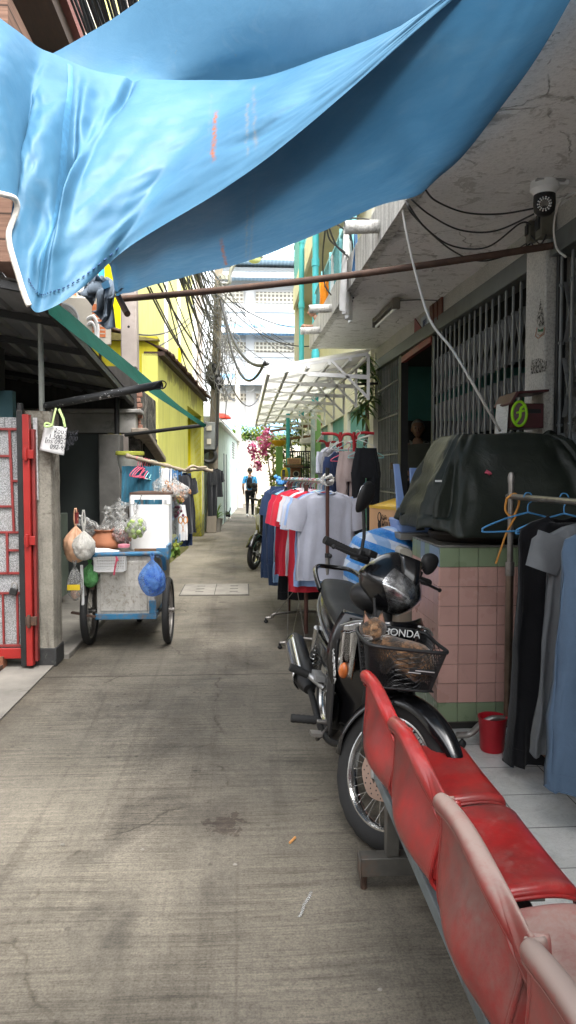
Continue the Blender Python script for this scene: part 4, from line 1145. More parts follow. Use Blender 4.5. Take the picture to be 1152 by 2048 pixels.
# cables with drops against the yellow wall
for a_, b_, s_, r_ in (((272, 668, 12), (378, 636, 17.5), .15, .012), ((272, 712, 11.5), (386, 640, 17.5), .1, .012), ((300, 575, 11), (416, 780, 17.8), .1, .012), ((330, 570, 12), (398, 800, 17.6), .25, .011),
        ((288, 560, 10), (420, 770, 17.8), .2, .014), ((310, 555, 11), (428, 730, 17.8), .15, .016), ((440, 600, 17.8), (535, 728, 12), .5, .028), ((445, 610, 17.8), (530, 724, 12), .9, .024),
        ((436, 700, 17.8), (520, 790, 26), .8, .02), ((436, 745, 17.8), (470, 800, 30), .2, .04), ((440, 585, 17.8), (600, 655, 20), .2, .014), ((440, 592, 17.8), (640, 690, 15), .4, .012)):
    cable(bez(at(*a_), at(*b_), s_, 14), r_, M['cable'], 'loose black cable sagging between the yellow wall and the weathered pole', 'cable', 2, 'loose cables round the weathered pole')
# snarled loops hanging on the pole : nobody could count them
random.seed(5)
mb = MB()
for i in range(60):
    cy = random.choice((600, 640, 680, 715, 745)) + random.gauss(0, 22); cx = 421+(1068-cy)*.0316+random.gauss(4, 9)+ (10 if cy > 700 else 0)
    c_ = at(cx, cy, 17.9+random.uniform(-.4, .25)); r_ = random.uniform(.10, .42); th = random.uniform(0, PI)
    el = random.uniform(.35, 1)
    ax = V((math.cos(th), math.sin(th)*.6, random.uniform(-.4, .4))); ay = V((random.uniform(-.3, .3), random.uniform(-.2, .2), 1))
    a0 = random.uniform(0, 6); L = random.uniform(2.5, 7)
    mb.tube([c_+ax*(r_*math.cos(a0+L*k/14))*el+ay*(r_*math.sin(a0+L*k/14))*1.2+V((.03*k/14, 0, -.05*k/14)) for k in range(15)], random.choice((.006, .008, .011)), 5)
for i in range(24):
    a_ = at(405+random.uniform(-4, 40), random.uniform(560, 700), 17.9+random.uniform(-.3, .3)); L = random.uniform(.8, 2.4)
    mb.tube(spline([a_, a_+V((random.uniform(-.15, .15), 0, -L*.4)), a_+V((random.uniform(-.25, .25), 0, -L*.75)), a_+V((random.uniform(-.2, .2), 0, -L))], 4), random.choice((.007, .01, .014)), 5)
tag(mb.build('cable_tangle', M['cable_grey'], smooth=180), 'snarl of looped grey cables hanging on the weathered utility pole', 'cables', kind='stuff')
mb = MB()
for k in range(9):
    c_ = at(424+random.uniform(-8, 10), 752+random.uniform(-14, 14), 17.85); mb.ball(c_, (.10+random.uniform(0, .06), .12, .16), 9, 7, fn=lambda q, n: q*(1+.4*nz(n, 2, k)))
tag(mb.build('splice_bundle', M['cable']), 'black lumpy cable splice bound to the middle of the weathered pole', 'cable splice')

# ------------------------------------------------------------------ mint wall, cream wall
mint = render_mat('mint_render', (.36, .47, .43, 1), (.48, .57, .53, 1), False, .15)
mw = thing('mint_wall', 'long pale mint green wall with narrow doorways on the left of the lane', 'wall', (-.5, 26, 0))
MA, MBB = V((gr(437, 1063).x-.05, 18.4, 0)), V((gr(481, 1008).x, 34.6, 0))
def mwp(d, z, o=0): 
    p = MA.lerp(MBB, d); n_ = (MBB-MA).cross(V((0, 0, 1))).normalized(); return V((p.x, p.y, z))+n_*o
mb = MB(); mb.hexa([mwp(0, 0, 0), mwp(1, 0, 0), mwp(1, 0, -.3), mwp(0, 0, -.3)], [mwp(0, 2.75, 0), mwp(1, 2.85, 0), mwp(1, 2.85, -.3), mwp(0, 2.75, -.3)]); mb.build('face', mint, mw)
mb = MB(); mb.hexa([mwp(0, 0, 0), mwp(0, 0, -4), mwp(.01, 0, -4), mwp(.01, 0, 0)], [mwp(0, 2.9, -.01), mwp(0, 2.9, -4), mwp(.01, 2.9, -4), mwp(.01, 2.9, -.01)]); mb.build('end_face', mint, mw)
mb = MB(); mb.hexa([mwp(0, 2.76, .12), mwp(1, 2.86, .12), mwp(1, 2.86, -.4), mwp(0, 2.76, -.4)], [mwp(0, 2.84, .12), mwp(1, 2.94, .12), mwp(1, 3.0, -.4), mwp(0, 2.9, -.4)]); mb.build('coping', M['white_paint'], mw)
def dpx(px):
    return min(range(0, 1001), key=lambda i: abs((lambda p: 576+F*RGT.dot(p-CAMP)/FWD.dot(p-CAMP))(MA.lerp(MBB, i/1000))-px))/1000
for pxa, pxb, z0, z1 in ((447, 452, 0, 2.05), (473, 479, 0, 1.9)):
    a, b = dpx(pxa), dpx(pxb)
    mb = MB()
    mb.hexa([mwp(a, z0, .0), mwp(b, z0, .0), mwp(b, z0, .012), mwp(a, z0, .012)], [mwp(a, z1, .0), mwp(b, z1, .0), mwp(b, z1, .012), mwp(a, z1, .012)])
    dd = mb.build('door', pm('pale_door', (.40, .48, .46, 1), .6), mw)
    mb = MB()
    for q in (a, b-.008):
        mb.hexa([mwp(q, z0, .012), mwp(q+.010, z0, .012), mwp(q+.010, z0, .03), mwp(q, z0, .03)], [mwp(q, z1, .012), mwp(q+.010, z1, .012), mwp(q+.010, z1, .03), mwp(q, z1, .03)])
    mb.build('frame', pm('dark_green_grey', (.10, .13, .13, 1), .6), dd)
for k in range(7):
    mb = MB(); a = dpx(465); b = dpx(469); z = 2.05+.09*k
    mb.hexa([mwp(a, z, .0), mwp(b, z, .0), mwp(b, z, .02), mwp(a, z, .02)], [mwp(a, z+.04, .0), mwp(b, z+.04, .0), mwp(b, z+.04, .02), mwp(a, z+.04, .02)]); mb.build('vent_slot', M['cable_grey'], mw)
mb = MB(); a = at(440, 838, 19.5); mb.ball(a, (.30, .3, .16), 12, 7, fn=lambda q, n: V((q.x, q.y, max(0, q.z))))
tag(mb.build('parasol', pm('red_umbrella', (.60, .05, .03, 1), .6)), 'small red shade showing above the mint green wall', 'umbrella')
mb = MB(); a, b = at(472, 897, 35), at(540, 1006, 35)
mb.bb(a.x-.4, 3.4, 35, 35.3, 0, a.z)
mb.bb(at(484, 880, 35).x, at(497, 880, 35).x, 34.95, 35.2, 0, at(484, 884, 35).z)
tag(mb.build('cream_wall', render_mat('cream_far_wall', (.42, .37, .30, 1), (.54, .49, .41, 1), False, .25), bevel=.02), 'rough cream wall closing the far end of the lane', 'wall')

# ------------------------------------------------------------------ school block with blue tiled roofs, far away
sch = thing('school_building', 'tall white block with pale blue tiled roofs and pierced vents behind everything', 'building', (2, 60, 0))
white_r = pm('white_render_far', (.55, .55, .54, 1), .85, .06, .5, dirt=(.5, .5, .48, 1), damt=.12, dscale=.6, world=True)
t = T('blue_tiles'); p = t.n('NewGeometry').outputs['Position']; x, y, z = t.sep(p)
cx = t.math('SINE', t.math('MULTIPLY', x, 21)); cz = t.math('FRACT', t.math('MULTIPLY', z, 3.2))
n = t.noise(p, 1.2, 5, .7)
c = t.ramp(n, [(.3, (.16, .36, .56, 1)), (.7, (.27, .48, .66, 1))])
c = t.mix(t.ramp(cx, [(.0, .45), (.5, 0.)]), c, (.09, .2, .34, 1))
c = t.mix(t.ramp(cz, [(.0, .55), (.22, 0.)]), c, (.08, .18, .3, 1))
btile = t.done(t.bsdf(c, .4, 0, cx, .3, .05))
t = T('pale_tiles'); p = t.n('NewGeometry').outputs['Position']; x, y, z = t.sep(p)
cx = t.math('SINE', t.math('MULTIPLY', x, 21)); cz = t.math('FRACT', t.math('MULTIPLY', z, 2.4))
c = t.mix(t.ramp(cx, [(.0, .5), (.5, 0.)]), (.50, .60, .66, 1), (.26, .36, .44, 1))
c = t.mix(t.ramp(cz, [(.0, .6), (.25, 0.)]), c, (.22, .32, .4, 1))
ptile = t.done(t.bsdf(c, .4))
YS = 60
def sz(py, Y=YS): return at(520, py, Y).z
SX0, SX1 = at(437, 700, YS).x, 16
mb = MB(); mb.bb(SX0, SX1, YS, YS+8, 0, sz(535)); mb.build('wall', white_r, sch)
def sroof(py0, py1, dp, m, x0=SX0, x1=SX1):
    z0 = sz(py0); z1 = sz(py1)
    mb = MB(); mb.hexa([(x0-.2, YS-dp, z0), (x1, YS-dp, z0), (x1, YS+.02, z0), (x0-.2, YS+.02, z0)], [(x0-.2, YS-dp, z0+.25), (x1, YS-dp, z0+.25), (x1, YS+.01, z1), (x0-.2, YS+.01, z1)])
    r_ = mb.build('roof', m, sch)
    mb = MB(); mb.bb(x0-.25, x1, YS-dp-.12, YS-dp-.01, z0-.12, z0+.28); mb.build('gutter', white_r, r_)
z0, z1 = sz(528), sz(400)
mb = MB(); mb.hexa([(SX0-.3, YS-1.2, z0), (SX1, YS-1.2, z0), (SX1, YS+9, z0), (SX0-.3, YS+9, z0)], [(SX0-.3, YS-1.2, z0+.25), (SX1, YS-1.2, z0+.25), (SX1, YS+5.5, z1), (SX0-.3, YS+5.5, z1)]); mb.build('roof', ptile, sch)
sroof(562, 543, 1.4, ptile)
sroof(671, 648, 1.6, btile)
sroof(772, 748, 1.6, btile)
lat = T('pierced_vent'); p = lat.n('NewGeometry').outputs['Position']; x, y, z = lat.sep(p)
fx = lat.math('ABSOLUTE', lat.math('ADD', lat.math('FRACT', lat.math('MULTIPLY', x, 3.1)), -.5)); fz = lat.math('ABSOLUTE', lat.math('ADD', lat.math('FRACT', lat.math('MULTIPLY', z, 3.1)), -.5))
hole = lat.math('MULTIPLY', lat.ramp(fx, [(.28, 1.), (.34, 0.)]), lat.ramp(fz, [(.28, 1.), (.34, 0.)]))
lat = lat.done(lat.bsdf(lat.mix(hole, (.66, .62, .52, 1), (.22, .20, .16, 1)), .85))
for (xa, xb, ya, yb) in ((446, 487, 606, 584), (512, 588, 606, 584), (640, 700, 606, 584), (450, 494, 704, 684), (506, 604, 704, 684), (430, 494, 803, 783), (512, 600, 803, 783)):
    mb = MB(); mb.bb(at(xa, 700, YS).x, at(xb, 700, YS).x, YS-.06, YS+.1, sz(ya), sz(yb)); mb.build('vent', lat, sch)
for px in (500, 605):
    mb = MB(); x = at(px, 700, YS).x; mb.bb(x-.35, x+.35, YS-.25, YS-.005, 0, sz(575)); mb.build('pilaster', white_r, sch)
for py in (575, 622, 682, 712, 785):
    mb = MB(); mb.bb(SX0, SX1, YS-.14, YS+.02, sz(py)-.1, sz(py)+.1); mb.build('ledge', white_r, sch)
# low blue roof
lo_ = thing('blue_roofed_house', 'low house with a bright blue tiled roof beyond the cream wall', 'building', (.5, 44, 0))
mb = MB(); a, b = at(452, 872, 44), at(640, 850, 44); mb.hexa([(a.x, 43, a.z), (b.x+2, 43, a.z), (b.x+2, 48, a.z+.1), (a.x, 48, a.z+.1)], [(a.x, 43, a.z+.12), (b.x+2, 43, a.z+.12), (b.x+2, 48, a.z+1.3), (a.x, 48, a.z+1.3)])
mb.build('roof', btile, lo_)
mb = MB(); mb.bb(a.x, b.x+2, 43.3, 48, 0, a.z); mb.build('wall', white_r, lo_)

# ------------------------------------------------------------------ pale flats with turquoise pipes, right
fl = thing('apartment_block', 'pale cream apartment block with turquoise lattice balconies beyond the canopy', 'building', (2.4, 15, 0))
olive = pm('olive_cream', (.50, .49, .38, 1), .85, .12, 1.5, dirt=(.3, .29, .22, 1), damt=.2, world=True)
cream = pm('cream_render_flats', (.66, .64, .55, 1), .85, .1, 1.5, dirt=(.4, .38, .3, 1), damt=.2, world=True)
mb = MB(); mb.bb(1.30, 4, 11, 18.3, 5.6, 5.85); mb.build('balcony_slab', olive, fl)
mb = MB(); mb.bb(1.24, 1.30, 10.98, 18.35, 5.55, 6.05); mb.build('slab_edge', cream, fl)
mb = MB(); mb.bb(2.3, 4, 11, 18.2, 3.2, 5.6); mb.build('recessed_wall', olive, fl)
mb = MB(); mb.bb(1.27, 4, 18.0, 18.3, 3.0, 12); mb.build('end_wall', olive, fl)
for i in range(4):
    y = 11.1+1.8*i
    mb = MB(); lattice(mb, (1.26, y, 6.1), (0, 1, 0), (0, 0, 1), 1.7, .9, .14, .022); mb.bb(1.24, 1.29, y, y+1.75, 7.0, 7.06); mb.build('lattice_screen', bl_lat, fl)
mb = MB(); mb.bb(1.25, 4, 10.7, 10.99, 6.3, 9); mb.build('upper_wall', cream, fl)
for px, y in ((603, 15.0), (631, 12.0)):
    q = at(px, 600, y); mb = MB(); mb.tube([(q.x, y, 2.6), (q.x, y, 8)], .055, 10)
    for z in (3.4, 4.9, 6.2): mb.tube([(q.x, y, z-.06), (q.x, y, z+.06)], .068, 10)
    mb.build('downpipe', M['turq'], fl)
# ground floor wall, turquoise folding doors
rowh = thing('row_house', 'row house with turquoise folding doors under the white awning', 'building', (2.0, 14, 0))
tdoor = T('turquoise_doors'); p = tdoor.n('NewGeometry').outputs['Position']; x, y, z = tdoor.sep(p)
ln = tdoor.math('FRACT', tdoor.math('MULTIPLY', y, 6.2))
c = tdoor.mix(tdoor.ramp(ln, [(.1, .85), (.22, 0.)]), tdoor.ramp(tdoor.noise(p, 2, 5), [(.3, (.05, .26, .26, 1)), (.7, (.12, .36, .35, 1))]), (.012, .06, .06, 1))
tdoor = tdoor.done(tdoor.bsdf(c, .5, 0, ln, .4, .02))
mb = MB(); mb.bb(1.86, 2.1, 10.64, 24, 2.55, 5.6); mb.build('wall', cream, rowh)
for ya, yb in ((10.9, 13.0), (13.5, 15.6), (16.1, 18.2)):
    mb = MB(); mb.bb(1.86, 2.0, ya-.5 if ya < 11 else ya-.46, ya, 0, 2.56); mb.build('pier', cream, rowh)
    mb = MB(); mb.bb(1.92, 1.98, ya, yb+.05, 0.05, 2.56); mb.build('folding_door', tdoor, rowh)
mb = MB(); mb.bb(1.86, 2.0, 18.2, 24, 0, 2.56); mb.build('pier', cream, rowh)

# white corrugated awning on a tube frame
aw = thing('corrugated_awning', 'white corrugated awning on a white tube frame over the lane', 'awning', (.8, 12, 2.5))
t = T('awning_sheet'); p = t.pos(); n = t.noise(p, 2, 5, .6)
c = t.ramp(n, [(.3, (.66, .65, .60, 1)), (.7, (.80, .80, .76, 1))]); sh_ = t.bsdf(c, .5); tr = t.n('BsdfTranslucent', {'Color': c})
awm = t.done(t.n('MixShader', {0: .6, 1: sh_, 2: tr.outputs[0]}))
def awz(x, y): return 2.66+(x-.26)*.155-(y-8)*.004
q1 = at(533, 733, 8.0); q2 = at(697, 706, 8.0)
AX0, AX1 = q1.x, q2.x+.25
def awp(u, v):
    x = AX0+(AX1-AX0)*u; y = 8.0+9.2*v
    z = q1.z+(q2.z-q1.z)*u*(AX1-AX0)/(q2.x-q1.x) - .012*v
    return V((x, y, z+.010*math.sin(v*9.2*2*PI/.085)))
mb = MB(); mb.grid(lambda u, v: awp(u, v), 3, 860); mb.build('sheet', awm, aw, smooth=60)
def awf(u, v, d=-.04): p = awp(u, v); return V((p.x, p.y, q1.z+(q2.z-q1.z)*u*(AX1-AX0)/(q2.x-q1.x)+d))
for v in [0.004, .10, .22, .34, .48, .64, .82, .99]:
    for u0_ in (0,):
        mb = MB(); mb.bar(awf(0.01, v), awf(.98, v), .03, .03); mb.build('cross_tube', wp, aw)
        # brackets under the sheet
        mb = MB(); h = awf(.62, v, -.045); w1 = awf(.98, v, -.045); lowp = w1+V((0, 0, -.42))
        mb.bar(h+V((-.26, 0, -.16)), w1+V((0, 0, -.26)), .026, .026); mb.bar(w1, w1+V((0, 0, -.5)), .03, .03); mb.bar(h, w1+V((0, 0, -.48)), .026, .026)
        mb.bar(awf(.03, v, -.05), w1+V((0, 0, -.24)), .024, .024)
        mb.build('bracket', wp, aw)
for u in (.02, .2, .4, .6, .8, .97):
    mb = MB(); mb.bar(awf(u, 0, -.075), awf(u, .99, -.075), .032, .032); mb.build('long_tube', wp, aw)

# ------------------------------------------------------------------ gateposts and things down the lane on the right
green_p = pm('leaf_green_paint', (.22, .42, .14, 1), .7, .12, 2, dirt=(.35, .42, .25, 1), damt=.25, world=True)
gp = thing('green_gate', 'leaf green gateposts with a black barred gate in front of garden plants', 'gate', (1.2, 16, 0))
def vbox(pxa, pxb, pya, pyb, Y, d, name, m, par, bev=.01):
    a = at(pxa, pya, Y); b = at(pxb, pyb, Y); mb = MB(); mb.bb(a.x, b.x, Y, Y+d, min(a.z, b.z), max(a.z, b.z)); return mb.build(name, m, par, bevel=bev)
vbox(552, 566, 893, 1040, 16, .16, 'gatepost', green_p, gp)
vbox(627, 641, 830, 1040, 16, .2, 'gatepost', green_p, gp)
vbox(622, 630, 790, 1040, 15.6, .09, 'gatepost', pm('pale_blue_pipe', (.5, .6, .6, 1), .5), gp)
for i in range(13):
    px = 568+4.4*i
    a = at(px, 903, 16.05); mb = MB(); mb.bar((a.x, 16.05, .1), (a.x, 16.05, a.z), .022); mb.build('bar', M['black_iron'], gp)
for py in (903, 935, 990):
    mb = MB(); mb.bar(at(567, py, 16.05), at(624, py, 16.05), .04, .03); mb.build('rail', M['black_iron'], gp)
mb = MB(); q = at(576, 900, 14.6); mb.tube([(q.x, 14.6, .9), (q.x, 14.6, 2.66)], .04, 10)
tag(mb.build('turquoise_pole', M['turq']), 'thin turquoise pole holding up the far side of the white awning', 'pole')
# yellow pot with a plant on the left gatepost
q = at(558, 892, 16.08)
pt_ = thing('flower_pot', 'yellow bowl shaped flower pot on the green gatepost', 'flower pot', q)
mb = MB(); mb.lathe([(.10, 0), (.17, .07), (.18, .12), (.16, .125), (.13, .06)], q, 18); mb.build('pot', pm('yellow_glaze', (.75, .42, .02, 1), .4, .1), pt_)

def leaf(mb, p, d, L, W, up=V((0, 0, 1)), curl=.3, n=4):
    d = V(d).normalized(); s_ = d.cross(up)
    if s_.length < .05: s_ = V((1, 0, 0))
    s_.normalize(); u_ = s_.cross(d)
    vs = []; fs = []
    for i in range(n+1):
        t_ = i/n; w_ = W*math.sin(PI*min(1, .12+.88*t_)**.8)*.5 if t_ < 1 else .002
        c_ = p+d*(L*t_)-u_*(-curl*L*.3*t_)-V((0, 0, curl*L*t_*t_))
        vs += [c_-s_*w_, c_+s_*w_]
    for i in range(n): fs.append((2*i, 2*i+1, 2*i+3, 2*i+2))
    mb.add(vs, fs)
def leaf_mat(name, a, b, c3=None):
    t = T(name); ri = t.n('NewGeometry').outputs['Random Per Island']
    st = [(0., a), (.6, b)]+([(.9, c3)] if c3 else [])
    c = t.ramp(ri, st); sh_ = t.bsdf(c, .5, spec=.4); tr = t.n('BsdfTranslucent', {'Color': c})
    return t.done(t.n('MixShader', {0: .35, 1: sh_, 2: tr.outputs[0]}))
lf_dark = leaf_mat('dark_leaves', (.018, .06, .014, 1), (.05, .13, .03, 1), (.14, .22, .05, 1))
lf_mid = leaf_mat('mid_leaves', (.05, .12, .02, 1), (.13, .22, .04, 1), (.28, .32, .06, 1))
lf_yel = leaf_mat('yellow_green_leaves', (.12, .18, .02, 1), (.28, .32, .04, 1), (.42, .40, .08, 1))
lf_pink = leaf_mat('pink_bracts', (.58, .08, .24, 1), (.75, .20, .40, 1), (.8, .42, .56, 1))
bark = pm('bark', (.15, .12, .09, 1), .9, .4, 8, bump=.5)
def bush(name, label, cat, base, blobs, n, L, W, m, trunk=None, par=None):
    """leaf clumps scattered through irregular lobes, with gaps"""
    t_ = thing(name, label, cat, base)
    b = MB()
    for (c_, r_) in blobs:
        for i in range(n):
            u = V((random.gauss(0, 1), random.gauss(0, 1), random.gauss(0, 1))).normalized()*(random.random()**.5)
            p = V(c_)+V((u.x*r_[0], u.y*r_[1], u.z*r_[2]))
            if nz(p, 2.6/max(r_[0], .2)*.4, 3) < -.12: continue
            d = V((u.x+random.uniform(-.8, .8), u.y+random.uniform(-.8, .8), random.uniform(-.5, .6)))
            leaf(b, p, d, L*random.uniform(.6, 1.3), W*random.uniform(.7, 1.2), curl=random.uniform(.0, .5), n=2)
    b.build('crown', m, t_, smooth=0)
    b = MB(); base = V(base)
    for (c_, r_) in blobs:
        c_ = V(c_); j = V((random.uniform(-.1, .1), 0, 0))
        b.tube(spline([base, base.lerp(c_, .4)+j, base.lerp(c_, .8), c_], 4), [.045-.035*k/12 for k in range(13)], 6)
    b.build('trunk', bark, t_)
    return t_
random.seed(31)
def cB(px, py, Y): return at(px, py, Y)
bush('pink_bougainvillea', 'tall bougainvillea with magenta flowers leaning over the lane end', 'shrub', (at(548, 990, 22).x, 22, 0),
     [(cB(545, 870, 22), (.55, .5, .5)), (cB(565, 910, 22), (.4, .4, .5)), (cB(535, 905, 22), (.4, .4, .45)), (cB(585, 865, 22), (.45, .4, .4)), (cB(556, 950, 21.5), (.35, .4, .4))], 330, .15, .09, lf_yel)
bo = [o for o in C.objects if o.name == 'pink_bougainvillea'][0]
for (px, py, r_) in ((530, 872, .22), (523, 888, .24), (536, 885, .16), (502, 893, .16), (512, 908, .20), (513, 925, .15), (506, 905, .12), (528, 903, .10), (517, 935, .08), (534, 862, .12)):
    c_ = at(px, py, 21.4)
    b = MB()
    for i in range(46):
        p = c_+V((random.gauss(0, r_*.42), random.gauss(0, r_*.42), random.gauss(0, r_*.46)))
        leaf(b, p, V((random.uniform(-1, 1), random.uniform(-1, 1), random.uniform(-1, 1))), .10, .085, curl=.2, n=2)
    b.build('flower_cluster', lf_pink, bo, smooth=0)
bush('garden_tree', 'yellow green tree behind the black barred gate', 'tree', (at(610, 980, 20).x, 20, 0),
     [(cB(575, 850, 20), (.5, .5, .35)), (cB(612, 870, 20), (.5, .5, .4)), (cB(640, 845, 20), (.45, .5, .5)), (cB(600, 930, 19), (.4, .3, .4))], 260, .16, .09, lf_mid)
bush('garden_shrub', 'dark green bush close behind the black barred gate', 'shrub', (at(600, 1000, 17.2).x, 17.2, 0),
     [(cB(600, 935, 17.2), (.28, .3, .45)), (cB(612, 960, 17), (.25, .3, .4)), (cB(583, 965, 17), (.25, .3, .4))], 260, .12, .06, lf_dark)
bush('hedge', 'pale green trees showing above the cream wall end', 'tree', (at(500, 980, 38).x, 38, 0),
     [(cB(490, 868, 38), (.9, .6, .5)), (cB(520, 868, 38), (.9, .6, .5)), (cB(560, 878, 38), (1.2, .6, .6))], 330, .22, .14, lf_mid)
# big leaved plants at the foot
def rosette(name, label, base, n, L, W, m, sp=.55, pot=None, h=0.0):
    t_ = thing(name, label, 'plant', base); b = MB(); base = V(base)
    for i in range(n):
        a = i*2.4; e = random.uniform(.35, 1.3)
        leaf(b, base+V((0, 0, h+.05*random.random())), V((math.cos(a)*math.cos(e), math.sin(a)*math.cos(e), math.sin(e))), L*random.uniform(.7, 1.15), W, curl=sp, n=5)
    b.build('leaves', m, t_)
    b = MB(); b.tube([base, base+V((0, 0, max(h, .12)))], .03, 6); b.build('stem', bark, t_)
    return t_
rosette('agave', 'spiky yellow edged plant at the foot of the bougainvillea', (at(532, 1010, 19).x, 19, 0.0), 26, .9, .07, lf_yel, .35)
rosette('banana_plant', 'broad leaved plant left of the leaf green gatepost', (at(537, 1000, 18.6).x, 18.6, 0), 22, .85, .26, lf_mid, .6, h=.55)
rosette('fern', 'small fern like plant between the agave and the far motorbike', (at(545, 1015, 17.4).x, 17.4, 0), 24, .5, .10, lf_dark, .8, h=.2)
rosette('potted_grass', 'tuft of long leaves at the foot of the cable swamped pole', (at(432, 1058, 18.3).x, 18.3, .3), 22, .75, .05, lf_mid, .5)
p_ = thing('plant_pot', 'grey round plant pot at the foot of the cable swamped pole', 'plant pot', (at(432, 1058, 18.3).x, 18.3, 0))
mb = MB(); mb.lathe([(.12, 0), (.17, .3), (.18, .33), (.15, .33), (.14, .25)], (at(432, 1058, 18.3).x, 18.3, 0), 16); mb.build('pot', conc, p_)
# dracaena by the corner of the shop house
dr = thing('dracaena', 'tall dracaena with drooping striped leaves by the end of the shop house', 'plant', (1.55, 10.9, 0))
b = MB(); random.seed(8)
for k in range(15):
    c_ = at(728+random.uniform(-8, 12), 712+k*9, 10.2); 
    for i in range(8):
        a = random.uniform(0, 2*PI); e = random.uniform(-.2, .9)
        leaf(b, c_, V((math.cos(a)*math.cos(e), math.sin(a)*math.cos(e), math.sin(e))), random.uniform(.2, .34), .06, curl=random.uniform(.5, 1.1), n=5)
b.build('leaves', leaf_mat('dracaena_leaves', (.03, .09, .025, 1), (.09, .18, .05, 1), (.45, .50, .20, 1)), dr)
b = MB(); b.tube([(1.5, 10.9, 0), at(735, 860, 10.6), at(732, 720, 10.3)], .03, 8); b.build('stem', bark, dr)
mb = MB(); mb.bar(at(703, 769, 10.0), at(756, 767, 10.0), .035, .03); mb.bar(at(722, 769, 10.0), at(745, 769, 10.4), .02)
tag(mb.build('black_bracket', M['black_iron']), 'black iron bar sticking out in front of the dracaena', 'bracket')
# spirit-house-like wooden cabinet with a radio box on top
wc = thing('wooden_birdhouse', 'brown wooden nesting box with a round hole on a post', 'birdhouse', at(594, 960, 13.5))
vbox(582, 601, 936, 962, 13.5, .2, 'box', pm('reddish_wood', (.25, .09, .04, 1), .5, .3, 5), wc)
mb = MB(); q = at(592, 948, 13.48); mb.tube([q, q+V((0, -.012, 0))], .062, 20); hb = mb.build('rim', pm('cream_ring', (.55, .5, .38, 1), .5), wc)
mb = MB(); mb.tube([q+V((0, -.012, 0)), q+V((0, -.016, 0))], .046, 20); mb.build('hole', M['black_plastic'], hb)
mb = MB(); a, b_ = at(569, 930, 13.4), at(606, 935, 13.4); mb.bb(a.x, b_.x, 13.35, 13.8, b_.z, a.z); mb.build('top_board', M['wood'], wc)
mb = MB(); a, b_ = at(555, 962, 13.4), at(604, 969, 13.4); mb.bb(a.x, b_.x, 13.3, 13.85, b_.z, a.z); mb.bb(at(580, 970, 13.5).x, at(590, 970, 13.5).x, 13.5, 13.6, 0, b_.z); mb.build('shelf', M['wood'], wc)
wb = thing('wicker_box', 'pale cane box standing on top of the wooden nesting box', 'box', at(588, 930, 13.5))
vbox(575, 602, 916, 929, 13.45, .2, 'frame', pm('cane', (.50, .32, .16, 1), .6, .2, 9), wb)
vbox(578, 599, 918, 927, 13.435, .01, 'panel', pm('cane_mesh', (.36, .20, .12, 1), .7, .4, 60), wb, 0)
mb = MB(); c_ = at(569, 950, 13.3); mb.ball(c_, (.07, .06, .14), 10, 8, fn=lambda q, n: q*(1+.3*nz(n, 2)))
tag(mb.build('yellow_bag', pm('yellow_film', (.65, .52, .05, 1), .5, .3, 9)), 'small yellow bag hanging beside the wooden nesting box', 'bag')
for i, (a_, b_) in enumerate((((540, 862), (662, 846)), ((560, 880), (650, 868)))):
    mb = MB(); mb.bar(at(a_[0], a_[1], 17.5), at(b_[0], b_[1], 17.2), .03, .06)
    tag(mb.build('garden_beam', M['wood']), ['upper thin wooden beam crossing the garden behind the awning', 'lower thin wooden beam crossing the garden behind the awning'][i], 'beam')
mb = MB(); a_ = at(632, 888, 17.8); mb.ball(a_, (.42, .4, .36), 16, 10, fn=lambda q, n: V((q.x, q.y, max(0, q.z))))
tag(mb.build('grey_umbrella', cloth('grey_umbrella_cloth', (.55, .55, .54, 1))), 'pale grey umbrella open behind the leaf green gatepost', 'umbrella')
# ------------------------------------------------------------------ blue tarpaulin
t = T('blue_pvc_tarpaulin')
g = t.n('NewGeometry'); P = g.outputs['Position']; x, y, z = t.sep(P)
n1 = t.noise(P, 2.2, 6, .6, .4); n2 = t.noise(P, 9, 6, .7, .8)
c = t.ramp(n1, [(.3, (.044, .143, .245, 1)), (.55, (.060, .172, .28, 1)), (.75, (.10, .215, .31, 1))])
c = t.mix(t.ramp(n2, [(.55, 0.), (.78, .3)]), c, (.15, .24, .32, 1))
for (px, ya, yb, w_, col, k) in ((433, 235, 326, .011, (.30, .09, .03, 1), 1.5), (507, 165, 322, .009, (.26, .20, .13, 1), .45), (421, 165, 240, .008, (.17, .2, .2, 1), .35), (494, 240, 330, .007, (.28, .22, .14, 1), .6), (740, 0, 14, .01, (.2, .2, .2, 1), .6)):
    a = at(px, ya, 2.66); b = at(px, yb, 2.36)
    dx = t.math('ABSOLUTE', t.math('ADD', t.math('ADD', x, -a.x), t.math('MULTIPLY', t.math('ADD', t.noise(P, 14, 4, .7), -.5), .03)))
    m = t.ramp(dx, [(0., 1.), (w_, 0.)])
    zc_ = t.math('ABSOLUTE', t.math('ADD', z, -(a.z+b.z)/2))
    m = t.math('MULTIPLY', m, t.ramp(zc_, [((a.z-b.z)*.42, 1.), ((a.z-b.z)*.56, 0.)]))
    m = t.math('MULTIPLY', m, t.ramp(t.noise(P, 34, 5, .75), [(.40, 0.), (.60, k)]), True)
    c = t.mix(m, c, col)
spk = t.ramp(t.noise(P, 26, 5, .75), [(.66, 0.), (.71, .6)])
c = t.mix(spk, c, (.10, .16, .2, 1))
hh = t.math('ADD', t.math('MULTIPLY', n2, .5), t.math('MULTIPLY', t.noise(P, 5, 5, .6, 1.5), 1.))
sh_ = t.bsdf(c, t.ramp(n2, [(.3, .45), (.7, .65)]), 0, hh, .10, .03, .35)
tr = t.n('BsdfTranslucent', {'Color': t.mix(1.0, c, (.9, 1.0, 1.1, 1), 'MULTIPLY')})
tarp_m = t.done(t.n('MixShader', {0: .21, 1: sh_, 2: tr.outputs[0]}))

